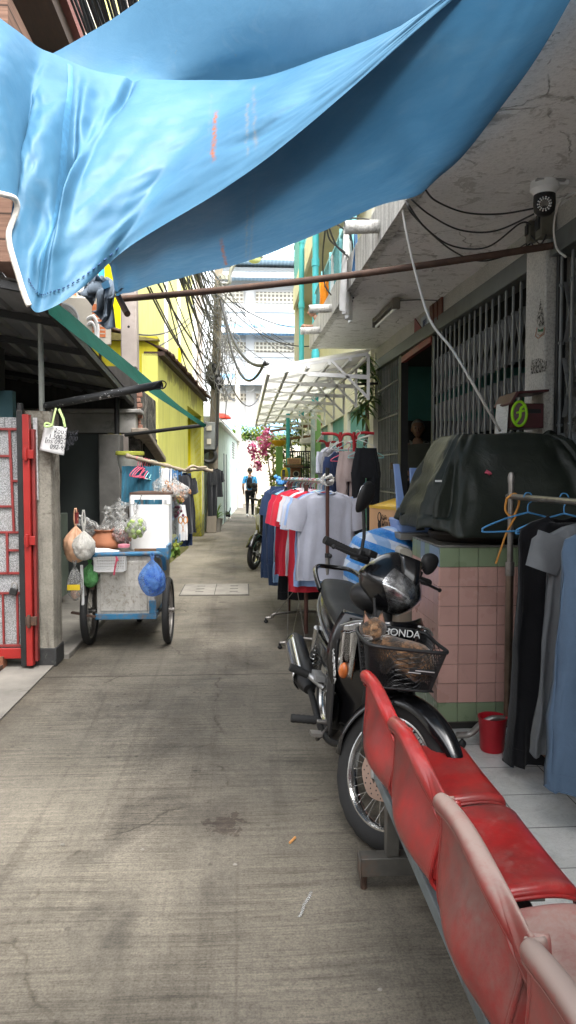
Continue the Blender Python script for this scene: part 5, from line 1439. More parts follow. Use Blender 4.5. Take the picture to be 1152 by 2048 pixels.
def row(P_, n):
    S_ = spline([at(*p) for p in P_], 12)
    L = [0]
    for i in range(1, len(S_)): L.append(L[-1]+(S_[i]-S_[i-1]).length)
    return S_, L
def rowi(P_):
    """interpolate by control index so that rows keep their pairing"""
    Q = [at(*p) for p in P_]; S_ = spline(Q, 10)
    def f(u):
        k = u*(len(S_)-1); i = min(int(k), len(S_)-2); return S_[i].lerp(S_[i+1], k-i)
    return f
B0 = rowi([(-150, -120, 2.25), (-12, 28, 2.45), (55, 78, 2.58), (110, 108, 2.68), (180, 138, 2.76), (235, 150, 2.8), (285, 158, 2.82), (400, 160, 2.82), (520, 155, 2.75), (660, 108, 2.5), (780, 62, 2.26), (905, -2, 1.95), (990, -60, 1.78)])
B1 = rowi([(-150, 340, 2.0), (-10, 384, 2.12), (34, 404, 2.2), (18, 470, 2.2), (36, 545, 2.2), (60, 612, 2.2), (88, 622, 2.22), (160, 580, 2.28), (262, 491, 2.40), (450, 376, 2.28), (600, 264, 2.16), (905, 0, 1.84), (990, -58, 1.74)])
def bump2(u, v, cu, cv, su, sv): return math.exp(-((u-cu)/su)**2-((v-cv)/sv)**2)
def fB(u, v):
    p = B0(u).lerp(B1(u), v)
    s = math.sin(PI*min(1, max(0, v)))
    d = -.10*s*math.sin(PI*u)**.5                        # belly toward the viewer
    # radiating folds
    fo = math.sin(u*31+v*2.5)*.020+math.sin(u*19-v*5+1)*.018+math.sin(u*47+4*v)*.007
    fo *= s*(1-.75*max(0, (u-.55)/.45)) if u > .55 else s
    d += fo
    # the long welded seam with its trough, and the deep tucks
    sv_ = .30+.18*v
    d += .045*math.exp(-((u-sv_)/.018)**2)*s-.03*math.exp(-((u-sv_-.035)/.018)**2)*s
    d += .060*bump2(u, v, .475, .12, .016, .13)+.05*bump2(u, v, .405, .52, .018, .10)-.045*bump2(u, v, .44, .55, .02, .14)
    d -= .05*bump2(u, v, .12, .35, .05, .35)
    d += .05*bump2(u, v, .20, .45, .035, .40)
    d += .03*bump2(u, v, .36, .78, .05, .10)-.035*bump2(u, v, .42, .85, .04, .07)
    d += s**.5*(.016*nz((u*9, v*5, 0), 1.4)+.007*nz((u*22, v*12, 3), 1.6)+.022*(.3-abs(nz((u*11+v*2, v*3, 7), 1.2))))
    return p+V((.0, d, -.25*d*0))
mb = MB()
mb.grid(fB, 220, 90)
# hem fold at the hanging corner is a doubled strip
C0 = rowi([(214, 512, 2.50), (254, 482, 2.46), (347, 424, 2.40), (442, 366, 2.33), (517, 310, 2.27), (592, 254, 2.2), (742, 126, 2.03), (898, -6, 1.87), (984, -66, 1.77)])
C1 = rowi([(232, 590, 5.15), (262, 582, 5.12), (360, 556, 5.0), (480, 526, 4.75), (600, 482, 4.5), (750, 415, 4.2), (866, 377, 3.9), (1030, 178, 2.75), (1165, -40, 1.95)])
def fC(u, v):
    p = C0(u).lerp(C1(u), v)
    s = math.sin(PI*v)
    sag = -.07*s*math.sin(PI*u)
    fan = math.sin((u*26)+(1-u)*v*6)*.012*(1-u)**1.2*math.sin(PI*min(1, v*1.0))+math.sin(u*60+v*3)*.010*(1-u)**3*v*(1.2-v)*3
    e = .03*math.exp(-((u-.76)/.03)**2)*v
    return p+V((0, 0, sag+fan+.010*nz((u*5, v*4, 0), 1.6)+e))
mb.grid(fC, 200, 60)
A1 = rowi([(98, 110, 3.0), (112, 102, 3.0), (200, 52, 3.0), (290, -4, 2.95), (420, -75, 2.8), (560, -120, 2.65), (700, -140, 2.45), (905, -110, 2.05)])
A0 = rowi([(85, 122, 2.74), (110, 122, 2.76), (180, 152, 2.84), (285, 172, 2.89), (400, 175, 2.9), (520, 168, 2.84), (700, 110, 2.46), (915, 2, 2.0)])
def fA(u, v):
    p = A0(u).lerp(A1(u), v); s = math.sin(PI*v)
    return p+V((0, .05*s*math.sin(u*PI*2.0), -.06*s+.012*nz((u*5, v*4, 2), 1.3)))
mb.grid(fA, 120, 40)
tp = thing('tarpaulin', 'big sagging blue tarpaulin folded over the lane with rust streaks', 'tarpaulin', at(300, 400, 2.8))
mb.build('sheet', tarp_m, tp, smooth=180)
mb = MB()
mb.grid(lambda u, v: V((-1.25+2.15*u, .70-3.0*v, 2.62+.10*math.sin(v*9)-.16*math.sin(PI*u)+.03*nz((u*4, v*9, 1), 1.2))), 24, 40)
mb.build('blocker_sheet', tarp_m, tp, smooth=180)  # unseen sheet added behind the camera to darken the foreground
# white rope edge
mb = MB()
E_ = [B1(i/12*.5) for i in range(13)]
us = [.055+.36*i/60 for i in range(61)]
mb.tube([fB(u, 1)+V((0, -.004, -.002)) for u in us], .0085, 8)
mb.build('hem_rope', pm('frayed_white_rope', (.62, .58, .52, 1), .85, .3, 30, dirt=(.3, .22, .15, 1), damt=.35, dscale=20, bump=.5, bscale=120), tp, smooth=180)
# stitched hem line and seam weld
stm = pm('navy_thread', (.012, .05, .14, 1), .7)
for i in range(26):
    u = .385+.26*i/26
    a = fB(u, .945)+V((0, -.006, 0)); b = fB(u+.0045, .945)+V((0, -.006, 0))
    m_ = MB(); m_.tube([a, b], .0022, 5); m_.build('stitch', stm, tp)
m_ = MB()
rs = []
for i in range(60):
    v = .03+.92*i/59; u = .285+.18*v
    rs.append([fB(u-.006, v)+V((0, -.004, 0)), fB(u, v)+V((0, -.008, 0)), fB(u+.006, v)+V((0, -.004, 0))])
m_.rings(rs, cap=False, wrap=False)
m_.build('seam', pm('welded_seam', (.055, .18, .31, 1), .55, .25, 60, dirt=(.14, .25, .35, 1), damt=.3, dscale=50), tp, smooth=180)
# gathered sleeve round the pole end, hanging strips of dull cloth
mb = MB()
mb.grid(lambda u, v: fC(.0+.03*u, .55+.45*v)+V((-.02-.05*u, -.02-.03*math.sin(v*9), .01)), 8, 20)
for k in range(14):
    a = at(214+random.uniform(-2, 2), 537+3.6*k, 4.0); 
mb.build('sleeve', tarp_m, tp, smooth=180)
random.seed(3)
rag_m = cloth('dull_grey_rag', (.12, .15, .185, 1), .3, .15, 6)
rg = thing('rag', 'crumpled dull grey cloth strips dangling from the tarpaulin by the pole end', 'rag', at(200, 600, 4.3))
for k, (P0, P1, w_) in enumerate((((205, 556), (178, 600), .09), ((218, 560), (200, 632), .10), ((226, 566), (214, 655), .08), ((196, 556), (168, 592), .06))):
    a, b = at(P0[0], P0[1], 4.4), at(P1[0], P1[1], 4.35)
    m_ = MB()
    m_.grid(lambda u, v: a.lerp(b, v)+V(((u-.5)*w_*(1+.4*math.sin(v*5+k)), .04*math.sin(u*7+k+v*4)+.03*math.sin(v*8+k), .02*math.sin(v*14+u*5))), 8, 16)
    m_.build('strip', rag_m, rg, smooth=180, solid=.004)

# ------------------------------------------------------------------ row of red shell seats
bench = thing('seat_row', 'row of dusty red plastic shell seats on a rusty steel beam', 'bench', (.55, 1.8, 0))
def red_seat(name, dust):
    t = T(name); p = t.pos(); g = t.n('NewGeometry'); nx, ny, nz_ = t.sep(g.outputs['Normal'])
    n = t.noise(p, 6, 7, .7, .8); f = t.noise(p, 70, 4, .7); m = t.noise(p, 2.4, 4, .6)
    c = t.ramp(n, [(.3, (.33, .010, .011, 1)), (.7, (.45, .020, .019, 1))])
    up_ = t.ramp(nz_, [(.1, 0.), (.85, 1.)]); hi = t.ramp(t.sep(p)[2], [(.55, 0.), (.74, 1.)])
    d = t.math('ADD', t.math('MULTIPLY', t.noise(p, 19, 8, .72, .5), 1.1), t.math('MULTIPLY', m, .9))
    d = t.math('ADD', d, t.math('ADD', t.math('MULTIPLY', f, .35), t.math('ADD', t.math('MULTIPLY', up_, .12+.45*dust), t.math('MULTIPLY', hi, .06+.2*dust))))
    d = t.math('ADD', d, -1.42+dust*.72)
    fac = t.math('MULTIPLY', t.ramp(d, [(-.0, 0.), (.75, 1.)]), min(.88, .45+dust*.55))
    c = t.mix(t.ramp(t.noise(p, 3.3, 5, .7), [(.38, 0.), (.66, .75)]), c, (.12, .045, .04, 1))
    c = t.mix(fac, c, t.mix(up_, (.20, .135, .115, 1), (.42, .35, .30, 1)))
    ww = t.n('Mapping', {'Vector': p, 'Scale': (3, 30, 30), 'Rotation': (.7, .3, .2)}).outputs[0]
    c = t.mix(t.ramp(t.noise(ww, 4, 5, .8, 1.), [(.66, 0.), (.70, .3)]), c, (.55, .40, .36, 1))
    ro = t.math('ADD', t.math('MULTIPLY', fac, .42), .28)
    return t.done(t.bsdf(c, ro, 0, f, .08, .004, .5))
SEATS = [(2.20, 2.68, .02), (1.69, 2.17, .10), (1.17, 1.65, .62), (.65, 1.13, .75), (.13, .61, .75)]
SP = [(.421, .716), (.415, .728), (.418, .741), (.430, .748), (.445, .744), (.454, .724), (.457, .68), (.456, .62), (.452, .56), (.448, .50), (.452, .455), (.470, .425), (.51, .408), (.58, .404), (.66, .410), (.74, .418), (.80, .416), (.832, .402), (.840, .378)]
def seatprof(v):
    """x toward the pavement, z up : rolled lip -> crest -> back -> pan -> front edge"""
    P_ = SP
    k = v*(len(P_)-1); i = min(int(k), len(P_)-2); f_ = k-i
    a = P_[max(i-1, 0)]; b = P_[i]; c_ = P_[i+1]; d = P_[min(i+2, len(P_)-1)]
    return [.5*((2*b[j])+(c_[j]-a[j])*f_+(2*a[j]-5*b[j]+4*c_[j]-d[j])*f_**2+(3*b[j]-a[j]-3*c_[j]+d[j])*f_**3) for j in (0, 1)]
def smst(a, b, x): x = max(0, min(1, (x-a)/(b-a))); return x*x*(3-2*x)
for i, (ya, yb, du) in enumerate(SEATS):
    m_ = red_seat('red_seat_plastic', du)
    yc = (ya+yb)/2; hw = (yb-ya)/2
    def wid(v):
        w1 = 1-.15*smst(.18, .42, v)*(1-smst(.55, .80, v))
        if v > .88: w1 *= 1-.22*((v-.88)/.12)**2
        if v < .2: w1 *= 1-.05*(1-v/.2)
        if v > .55: w1 *= .975
        return w1
    def fs(u, v):
        s = (u-.5)*2
        q = seatprof(v); w_ = wid(v)*hw; e6 = (max(0, s)**8+max(0, -s)**2.5)*(1-smst(.20, .30, v))
        q = [q[0]+(.455-q[0])*e6, q[1]+(.70-q[1])*e6*.6]
        bk_ = 1-smst(.40, .62, v); cr = 1-smst(.16, .40, v)
        x = q[0]+.036*max(0, (1-s)*.5)**1.4*bk_       # near end set back from the lane
        z = q[1]-cr*(.050*abs(s)**5+.105*((1-s)*.5)**2.5)+cr*.010*math.cos(s*PI*1.2)
        x += .020*abs(s)**4*cr*(1 if q[0] < .44 else .4)
        x -= .034*math.cos(s*PI/2)**1.2*math.exp(-((v-.50)/.13)**2)-.010*math.cos(s*PI/2)*math.exp(-((v-.36)/.09)**2)
        if v > .60: z -= .024*smst(.93, 1.0, abs(s))*smst(.60, .70, v)
        if v > .62: z += .016*abs(s)**2.5*math.sin(PI*min(1, (v-.62)/.36))
        return V((x, yc+s*w_, z))
    mb = MB(); mb.grid(fs, 40, 84)
    sh = mb.build('seat_shell', m_, bench, smooth=180, solid=.005)
    lab(sh, ['cleanest bright red seat at the far end', 'bright red seat with a grimy back', 'dusty faded red seat', 'heavily dusted pale red seat', 'dust covered near end seat'][i])
    rim = [fs(0, v/60) for v in range(60, -1, -1)]+[fs(u/30, 0) for u in range(1, 30)]+[fs(1, v/60) for v in range(0, 61)]+[fs(1-u/30, 1) for u in range(1, 30)]
    mb = MB(); mb.tube(rim, .0052, 8, closed=True)
    mb.build('rim', m_, sh, smooth=180)
    for s_ in (0, 1):
        mb = MB(); mb.grid(lambda u, v: fs(s_, .24+.34*v)+V((.004+.028*u, (.003 if s_ else -.003)*u, 0)), 3, 24)
        mb.build('flange', m_, sh, smooth=180, solid=.004)
    for o_ in (-.125, .125):
        mb = MB(); mb.bb(.52, .78, yc+o_-.015, yc+o_+.015, .338, .398); mb.build('seat_bracket', M['steel'], bench)
beam_m = pm('flaking_beam_paint', (.16, .19, .20, 1), .6, .4, 5, dirt=(.075, .05, .035, 1), damt=.55, dscale=7, bump=.3, world=True)
mb = MB(); mb.bb(.485, .525, .05, 2.66, .30, .345); mb.build('beam', beam_m, bench, bevel=.004)
mb = MB(); mb.bb(.70, .74, .05, 2.66, .30, .34); mb.build('beam', beam_m, bench, bevel=.004)
legm = pm('dull_rusty_leg', (.085, .08, .07, 1), .6, .4, 7, dirt=(.13, .06, .03, 1), damt=.4, dscale=9, bump=.3, world=True)
for y in (2.45, .32):
    mb = MB(); mb.bb(.49, .535, y-.025, y+.025, .12, .30); mb.build('leg', legm, bench, bevel=.004)
    mb = MB(); mb.bb(.70, .745, y-.025, y+.025, .12, .30); mb.build('leg', legm, bench, bevel=.004)
    mb = MB(); mb.bb(.40, .90, y-.03, y+.03, .055, .12); mb.bb(.394, .40, y-.035, y+.035, .045, .125); mb.build('foot_bar', legm, bench, bevel=.004)
    for x in (.415, .88): mb = MB(); mb.tube([(x, y, .0), (x, y, .06)], .012, 8); mb.build('foot_screw', M['rust'], bench)
# ------------------------------------------------------------------ clothes
random.seed(12)
CL = {}
def cl(name, col, **k):
    if name not in CL: CL[name] = cloth(name, col, **k)
    return CL[name]
def garment(kind, m, w=.46, L=.68, scoop=.05, seed=0, parent=None, name='shirt', fold=1.0, sleeve=.2):
    """hanging garment; x across, y thin, z down from the hanger at 0"""
    mb = MB(); N = 44; rng = random.Random(seed); ph = [rng.uniform(0, 6) for _ in range(6)]
    def ring(z, ww, dd, k, sc_=0):
        out = []
        for i in range(N):
            a = 2*PI*i/N
            ca, sa = math.cos(a), math.sin(a)
            x = ww/2*(abs(ca)**.75)*(1 if ca > 0 else -1)
            y = dd/2*(abs(sa)**.9)*(1 if sa > 0 else -1)
            f_ = fold*k*(.014*math.sin(5*a+ph[0]+z*2)+.010*math.sin(9*a+ph[1]-z*3)+.007*math.sin(14*a+ph[2]))
            zz = z-(sc_*(1-abs(ca)**1.5)*(1.0 if sa < 0 else .35))
            out.append(V((x*(1+.0*k)+.004*nz((a, z*4, seed), 1.5)*k*4, y+f_+.006*nz((x*9, z*7, seed+sa), 1), zz)))
        return out
    if kind in ('shirt', 'dress'):
        hem = w*(1.04 if kind == 'shirt' else 1.12)
        rs = [ring(-.012, w*.36, .05, .1, scoop), ring(-.02, w*.44, .06, .15, scoop*.5), ring(-.04, w*.72, .07, .2), ring(-.07, w*.93, .075, .3), ring(-.12, w*.97, .085, .4), ring(-.20, w*.94, .09, .6)]
        for i in range(1, 13):
            t_ = i/12; rs.append(ring(-.20-(L-.20)*t_, w*.94+(hem-w*.94)*t_, .09+.03*t_, .6+.6*t_))
        mb.rings(rs, cap=False); mb.tube(rs[0], .0042, 6, closed=True); mb.tube(rs[-1], .0026, 5, closed=True); mb.tube(rs[-2], .0012, 4, closed=True)
        if sleeve:
            for s_ in (-1, 1):
                a = V((s_*w*.42, 0, -.075)); b = V((s_*(w*.5+sleeve*.10), -.012, -.11-sleeve*.95))
                rr = []
                d = (b-a).normalized(); pz = V((-d.z, 0, d.x))*s_
                for i in range(8):
                    t_ = i/7; c_ = a.lerp(b, t_)
                    rad = .105-.02*t_
                    rr.append([c_+pz*math.cos(q)*rad*.85*(1 if t_ > .2 else .8)+V((0, math.sin(q)*.032*(1+.3*math.sin(3*q+ph[3]+t_*4)), 0)) for q in [2*PI*k/18 for k in range(18)]])
                mb.rings(rr, cap=False)
    elif kind == 'pants':
        rs = [ring(0, w*.72, .06, .2), ring(-.05, w*.76, .07, .3), ring(-.16, w*.92, .09, .4), ring(-.26, w, .10, .5), ring(-.30, w*1.0, .09, .5)]
        mb.rings(rs, cap=False)
        for s_ in (-1, 1):
            rr = []
            for i in range(12):
                t_ = i/11; z = -.24-(L-.24)*t_; c_ = V((s_*w*(.26-.03*t_), 0, z)); rw = w*(.25-.07*t_)
                rr.append([c_+V((rw*math.cos(q), .045*math.sin(q)*(1+.2*math.sin(4*q+ph[4]+t_*5))+.01*nz((t_*6, q, seed), 1.3), .0)) for q in [2*PI*k/20 for k in range(20)]])
            mb.rings(rr, cap=False)
    elif kind == 'sheet':
        mb.grid(lambda u, v: V(((u-.5)*w*(1+.05*v), .02*math.sin(u*19+ph[0])*(.3+v)+.01*math.sin(u*37+v*4+ph[1])+(.02 if 0 else 0), -L*v+.01*nz((u*5, 0, seed), 1))), 40, 30)
    return mb
def put(mb, name, label, cat, m, loc, rz, group=None, kids=None):
    o = mb.build(name, m, parent=None, smooth=180)
    # MB.build moves the origin to the hem; recompute placement from the hanger point
    off = o.location.copy()
    R3 = Matrix.Rotation(rz, 3, 'Z')
    o.rotation_euler = (0, 0, rz); o.location = V(loc)+R3 @ off
    return tag(o, label, cat, group)
def hanger(loc, rz, m, label, group, w=.42, drop=.10):
    mb = MB(); h = .075
    mb.tube(spline([(-.0, 0, -.02), (0, 0, .02), (.022, 0, .045), (.012, 0, .075), (-.012, 0, .078), (-.024, 0, .058)], 5), .0032, 6)
    mb.tube(spline([(0, 0, -.015), (w*.25, 0, -.045), (w*.48, 0, -.085), (w*.5, 0, -.10), (w*.46, 0, -.108), (0, 0, -.105), (-w*.46, 0, -.108), (-w*.5, 0, -.10), (-w*.48, 0, -.085), (-w*.25, 0, -.045), (0, 0, -.015)], 4), .0045, 6)
    o = mb.build('clothes_hanger', m, smooth=180)
    off = o.location.copy(); R3 = Matrix.Rotation(rz, 3, 'Z')
    o.rotation_euler = (0, 0, rz); o.location = V(loc)+R3 @ off
    return tag(o, label, 'hanger', group)
hw_ = pm('white_wire', (.66, .66, .66, 1), .4); hblue = pm('blue_wire', (.08, .28, .55, 1), .4); hpink = pm('pink_plastic', (.6, .10, .16, 1), .4); hteal = pm('pale_teal_plastic', (.25, .52, .52, 1), .4)

# middle rack
rk = thing('clothes_rack', 'rusty brown clothes rack crowded with shirts behind the parked motorbike', 'clothes rack', (.62, 6.9, 0))
RA, RB = at(655, 966, 5.72), at(567, 968, 8.15)
RA.z = 1.385; RB.z = 1.385
dirv = (RB-RA).normalized(); rzr = math.atan2(dirv.y, dirv.x)-PI/2
mb = MB(); mb.tube([RA-dirv*.04, RB+dirv*.05], .013, 10); mb.build('rail', M['steel'], rk)
brn = pm('brown_rack_tube', (.10, .045, .035, 1), .45, .3, 8, dirt=(.2, .12, .08, 1), damt=.3, metal=.4, bump=.15)
for i, E_ in enumerate((RA, RB)):
    mb = MB(); mb.tube([(E_.x, E_.y, .12), (E_.x, E_.y, .80)], .017, 10); mb.build('lower_post', M['steel'], rk)
    mb = MB(); mb.tube([(E_.x, E_.y, .78), (E_.x, E_.y, 1.46)], .0145, 10); mb.build('upper_post', brn, rk)
    mb = MB(); mb.tube([(E_.x, E_.y, .785), (E_.x, E_.y, .82)], .021, 10); mb.ball((E_.x+.02, E_.y-.02, .80), .018, 10, 7); mb.tube([(E_.x, E_.y, 1.43), (E_.x, E_.y, 1.50)], .017, 10)
    mb.build('clamp', M['black_plastic'], rk)
# splayed feet (seen under the clothes)
px_ = RA.lerp(RB, .22)
mb = MB(); f0 = gr(618, 1300); f1 = gr(605, 1262); fp = gr(612, 1290)
mb.tube([(fp.x, fp.y, .10), (fp.x, fp.y, 1.36)], .018, 10); mb.build('inner_post', brn, rk)
fp2 = gr(578, 1243)
mb = MB(); mb.tube([(fp2.x, fp2.y, .10), (fp2.x, fp2.y, 1.36)], .016, 10); mb.build('inner_post', brn, rk)
for (a, b) in ((gr(532, 1246), gr(645, 1240)), (gr(560, 1298), gr(650, 1300))):
    mb = MB(); mb.tube(spline([a+V((0, 0, .05)), a+V((.05, 0, .055)), a+V((.10, 0, .09)), b+V((-.10, 0, .09)), b+V((-.05, 0, .055)), b+V((0, 0, .05))], 5), .0135, 10); mb.build('foot', M['steel'], rk)
    for q in (a, b):
        mb = MB(); mb.tube([q, q+V((0, 0, .05))], .012, 8); mb.ball(q+V((0, 0, .016)), (.022, .014, .016), 10, 6); mb.build('castor', M['black_plastic'], rk)
mb = MB(); mb.tube([gr(560, 1298)+V((.1, 0, .09)), gr(612, 1180, 0)+V((0, 0, .3))], .004, 5); mb.tube([gr(575, 1290)+V((0, 0, .06)), (fp2.x, fp2.y, .75)], .004, 5); mb.tube([gr(545, 1250)+V((0, 0, .06)), (fp.x, fp.y, .6)], .004, 5); mb.tube([gr(610, 1296)+V((0, 0, .08)), (fp2.x+.02, fp2.y+.02, .7)], .004, 5); mb.build('tie_wire', M['steel'], rk)
mb = MB(); c_ = V((RA.x, RA.y-.005, 1.41))
for k in range(5): mb.tube([c_+V((.045*math.cos(a_*PI/8)*(1+.2*math.sin(a_+k)), .02*math.sin(k+a_), .03*math.sin(a_*PI/8)+.008*k-.02)) for a_ in range(17)], .006, 6)
mb.build('binding', M['cable_white'], rk)

SH = [  # t along the rail, kind, colour key, colour, width, length, scoop, sleeve, label
 (.03, 'shirt', 'grey_lilac', (.42, .43, .50, 1), .48, .72, .085, .22, 'pale lilac grey scoop neck top, frontmost on the crowded rack'),
 (.07, 'shirt', 'sky_shirt', (.30, .43, .70, 1), .46, .78, .05, .2, 'sky blue tee right behind the lilac grey top'),
 (.10, 'shirt', 'red_tee', (.55, .03, .05, 1), .42, .84, .04, 0, 'red top whose hem shows under the lilac grey top'),
 (.13, 'shirt', 'white_shirt', (.56, .58, .66, 1), .48, .70, .05, .24, 'white short sleeved shirt behind the sky blue tee'),
 (.17, 'shirt', 'ice_shirt', (.56, .63, .80, 1), .47, .74, .05, .25, 'ice blue shirt with hanging sleeve in the middle of the crowded rack'),
 (.21, 'shirt', 'white_shirt', (.56, .58, .66, 1), .46, .68, .05, .22, 'white tee just behind the ice blue shirt'),
 (.26, 'shirt', 'off_white', (.66, .62, .66, 1), .46, .76, .05, .2, 'pinkish white shirt between the white and the red clothes'),
 (.31, 'shirt', 'red_tee', (.55, .03, .05, 1), .46, .78, .05, .24, 'bright red tee in the middle of the crowded rack'),
 (.36, 'shirt', 'pink_white', (.68, .50, .54, 1), .45, .70, .05, .2, 'pale pink top hidden between two red tops'),
 (.41, 'shirt', 'red_lace', (.48, .02, .05, 1), .47, .80, .05, .24, 'red lace top, the farther of the red clothes'),
 (.47, 'dress', 'black_dress', (.010, .011, .013, 1), .42, 1.06, .04, 0, 'long black dress in the middle of the crowded rack'),
 (.53, 'shirt', 'dark_shirt', (.05, .055, .065, 1), .46, .72, .05, .22, 'charcoal shirt beyond the long black dress'),
 (.59, 'pants', 'black_dress', (.010, .011, .013, 1), .40, 1.02, 0, 0, 'black trousers hanging beyond the charcoal shirt'),
 (.65, 'dress', 'denim_pale', (.22, .36, .56, 1), .40, .96, .04, 0, 'pale denim dress near the far end of the crowded rack'),
 (.72, 'shirt', 'navy_shirt', (.022, .04, .09, 1), .46, .80, .05, .2, 'navy shirt beyond the pale denim dress'),
 (.80, 'pants', 'navy_jeans', (.03, .055, .12, 1), .42, 1.05, 0, 0, 'navy jeans at the far end of the crowded rack'),
 (.90, 'dress', 'navy_jeans', (.03, .055, .12, 1), .40, 1.0, .04, 0, 'long navy dress farthest along the crowded rack'),
]
for i, (t_, kind, key, col, w_, L, scp, slv, lb) in enumerate(SH):
    p = RA.lerp(RB, t_); p.z -= .065
    j = random.uniform(-.10, .10)
    put(garment(kind, None, w_, L, scp, i+3, fold=1.1, sleeve=slv), 'trousers' if kind == 'pants' else ('dress' if kind == 'dress' else 'shirt'), lb, 'clothing', cl(key, col), p+V((random.uniform(-.015, .015)-(.055 if 'red' in key or 'navy' in key else 0), 0, 0)), rzr+j, 'clothes on the crowded rack')
    hm = [hw_, hblue, hw_, hteal, hw_, hpink][i % 6]
    hl = {id(hw_): 'white wire hanger hooked on the crowded rack', id(hblue): 'blue wire hanger hooked on the crowded rack', id(hteal): 'pale teal hanger hooked on the crowded rack', id(hpink): 'pink hanger hooked on the crowded rack'}[id(hm)]
    hanger(p+V((0, 0, .012)), rzr+j, hm, hl, 'hangers on the crowded rack: '+hl.split()[0])
for i in range(10):
    p = RA.lerp(RB, .30+.065*i); p.z -= .053
    hm, hl = random.choice(((hw_, 'white wire hanger hooked on the crowded rack'), (hteal, 'pale teal hanger hooked on the crowded rack'), (hpink, 'pink hanger hooked on the crowded rack')))
    hanger(p, rzr+random.uniform(-.3, .3), hm, hl, 'hangers on the crowded rack: '+hl.split()[0], .40)
mb = MB()
for k in range(9):
    mb.ball(RB+V((-.08+.03*(k % 4), -.1, -.03+.03*(k//4)))+V((random.uniform(-.02, .02), 0, random.uniform(-.02, .02))), .024, 8, 6)
tag(mb.build('blue_bow', pm('sky_plastic', (.10, .35, .75, 1), .4)), 'bright blue plastic bow at the far end of the crowded rack', 'ornament')

# red tube rack behind
rr_ = thing('clothes_rack', 'red tube clothes rack with arched ends in front of the turquoise doors', 'clothes rack', (1.12, 7.6, 0))
redt = pm('red_tube', (.36, .02, .025, 1), .4, .2, 6, dirt=(.14, .03, .03, 1), damt=.3)
def arch(pxa, pxb, pyt, Y, pyb=None):
    a, b = at(pxa, pyt+14, Y), at(pxb, pyt+14, Y); c_ = at((pxa+pxb)/2, pyt, Y)
    mb = MB(); mb.tube(spline([(a.x, Y, .06), (a.x, Y, a.z-.05), (a.x, Y, a.z)], 3)+spline([(a.x, Y, a.z), (a.x+(c_.x-a.x)*.35, Y, c_.z-.012), (c_.x, Y, c_.z), (b.x-(b.x-c_.x)*.35, Y, c_.z-.012), (b.x, Y, b.z)], 5)[1:]+spline([(b.x, Y, b.z), (b.x, Y, b.z-.05), (b.x, Y, .06)], 3)[1:], .016, 10)
    mb.build('arched_end', redt, rr_)
arch(681, 708, 868, 7.3); arch(655, 676, 884, 9.0)
for (pa, pb, pc, Y) in (((644, 867), (676, 871), (683, 900), 7.32), ((748, 867), (716, 868), (709, 900), 7.32), ((632, 882), (650, 884), (656, 905), 9.0)):
    a, b, c_ = at(*pa, Y), at(*pb, Y), at(*pc, Y)
    mb = MB(); mb.tube(spline([a, b, c_], 5), .015, 10); mb.build('arm', redt, rr_)
for (pa, pb) in (((646, 869, 7.32), (634, 884, 9.0)), ((746, 869, 7.32), (690, 886, 9.0)), ((682, 880, 7.32), (658, 896, 9.0))):
    mb = MB(); mb.tube([at(*pa), at(*pb)], .011, 8); mb.build('rail', wp, rr_)
mb = MB(); mb.bb(.78, 1.45, 7.2, 7.24, .04, .08); mb.bb(.78, 1.45, 9.0, 9.04, .04, .08); mb.build('base', redt, rr_)
G2 = 'clothes on the red rack'
for (px, py, Y, kind, key, col, w_, L, rz, lb, hm) in (
    (660, 884, 7.9, 'shirt', 'white_shirt', (.56, .58, .66, 1), .42, .66, .9, 'white shirt hanging at the left of the red rack', hw_),
    (672, 884, 7.7, 'shirt', 'checked_grey', (.26, .26, .27, 1), .42, .62, .9, 'grey shirt beside the white shirt on the red rack', hw_),
    (676, 892, 7.5, 'dress', 'dark_navy', (.03, .05, .12, 1), .30, .62, .7, 'navy garment behind the near red upright', hw_),
    (697, 893, 7.25, 'pants', 'dusty_pink', (.44, .35, .33, 1), .26, .60, .15, 'dusty pink trousers between the two red uprights', hpink),
    (732, 886, 7.2, 'pants', 'black_trs', (.014, .015, .018, 1), .30, .86, .1, 'black trousers at the right of the red rack', hteal)):
    p = at(px, py, Y); p.z -= .05
    put(garment(kind, None, w_, L, .04, px, fold=1.2), 'trousers' if kind == 'pants' else 'shirt', lb, 'clothing', cl(key, col), p, rz, G2)
    hanger(p+V((0, 0, .01)), rz, hm, 'hanger of the '+lb.split(' hanging')[0].split(' beside')[0].split(' behind')[0].split(' between')[0].split(' at ')[0]+' on the red rack', 'hangers on the red rack', .36)
for (px, py, rz, hm) in ((706, 880, .3, hteal), (716, 876, -.2, hw_), (690, 878, .5, hw_)):
    hanger(at(px, py, 7.3), rz, hm, 'bare hanger on the red rack', 'bare hangers on the red rack', .34)

# near rack on the right : one upright, rail runs toward the viewer
nr = thing('clothes_rack', 'steel clothes rack at right tied with an orange ribbon', 'clothes rack', (1.33, 3.2, 0))
q0 = gr(1014, 1488, .03); NX_, NY_ = at(1022, 990, 3.62).x, 3.62
NZR = at(1025, 993, 3.62).z
mb = MB(); mb.tube([(NX_, NY_, .15), (NX_, NY_, .98)], .020, 12); mb.build('lower_post', pm('bronzed_steel', (.22, .16, .12, 1), .35, .3, 8, dirt=(.1, .05, .03, 1), damt=.4, dscale=10, metal=.8), nr)
mb = MB(); mb.tube([(NX_, NY_, .94), (NX_, NY_, NZR+.09)], .0155, 12); mb.lathe([(.017, 0), (.018, .03), (.012, .05), (.004, .055)], (NX_, NY_, NZR+.07), 12); mb.build('upper_post', M['steel'], nr)
mb = MB(); mb.tube([(NX_, NY_, .93), (NX_, NY_, 1.0)], .023, 12); mb.build('collar', M['steel'], nr)
mb = MB(); mb.tube([(NX_, NY_+.04, NZR), (NX_+.02, .9, NZR)], .0145, 12); mb.build('rail', M['steel'], nr)
f_ = gr(925, 1508, .024)
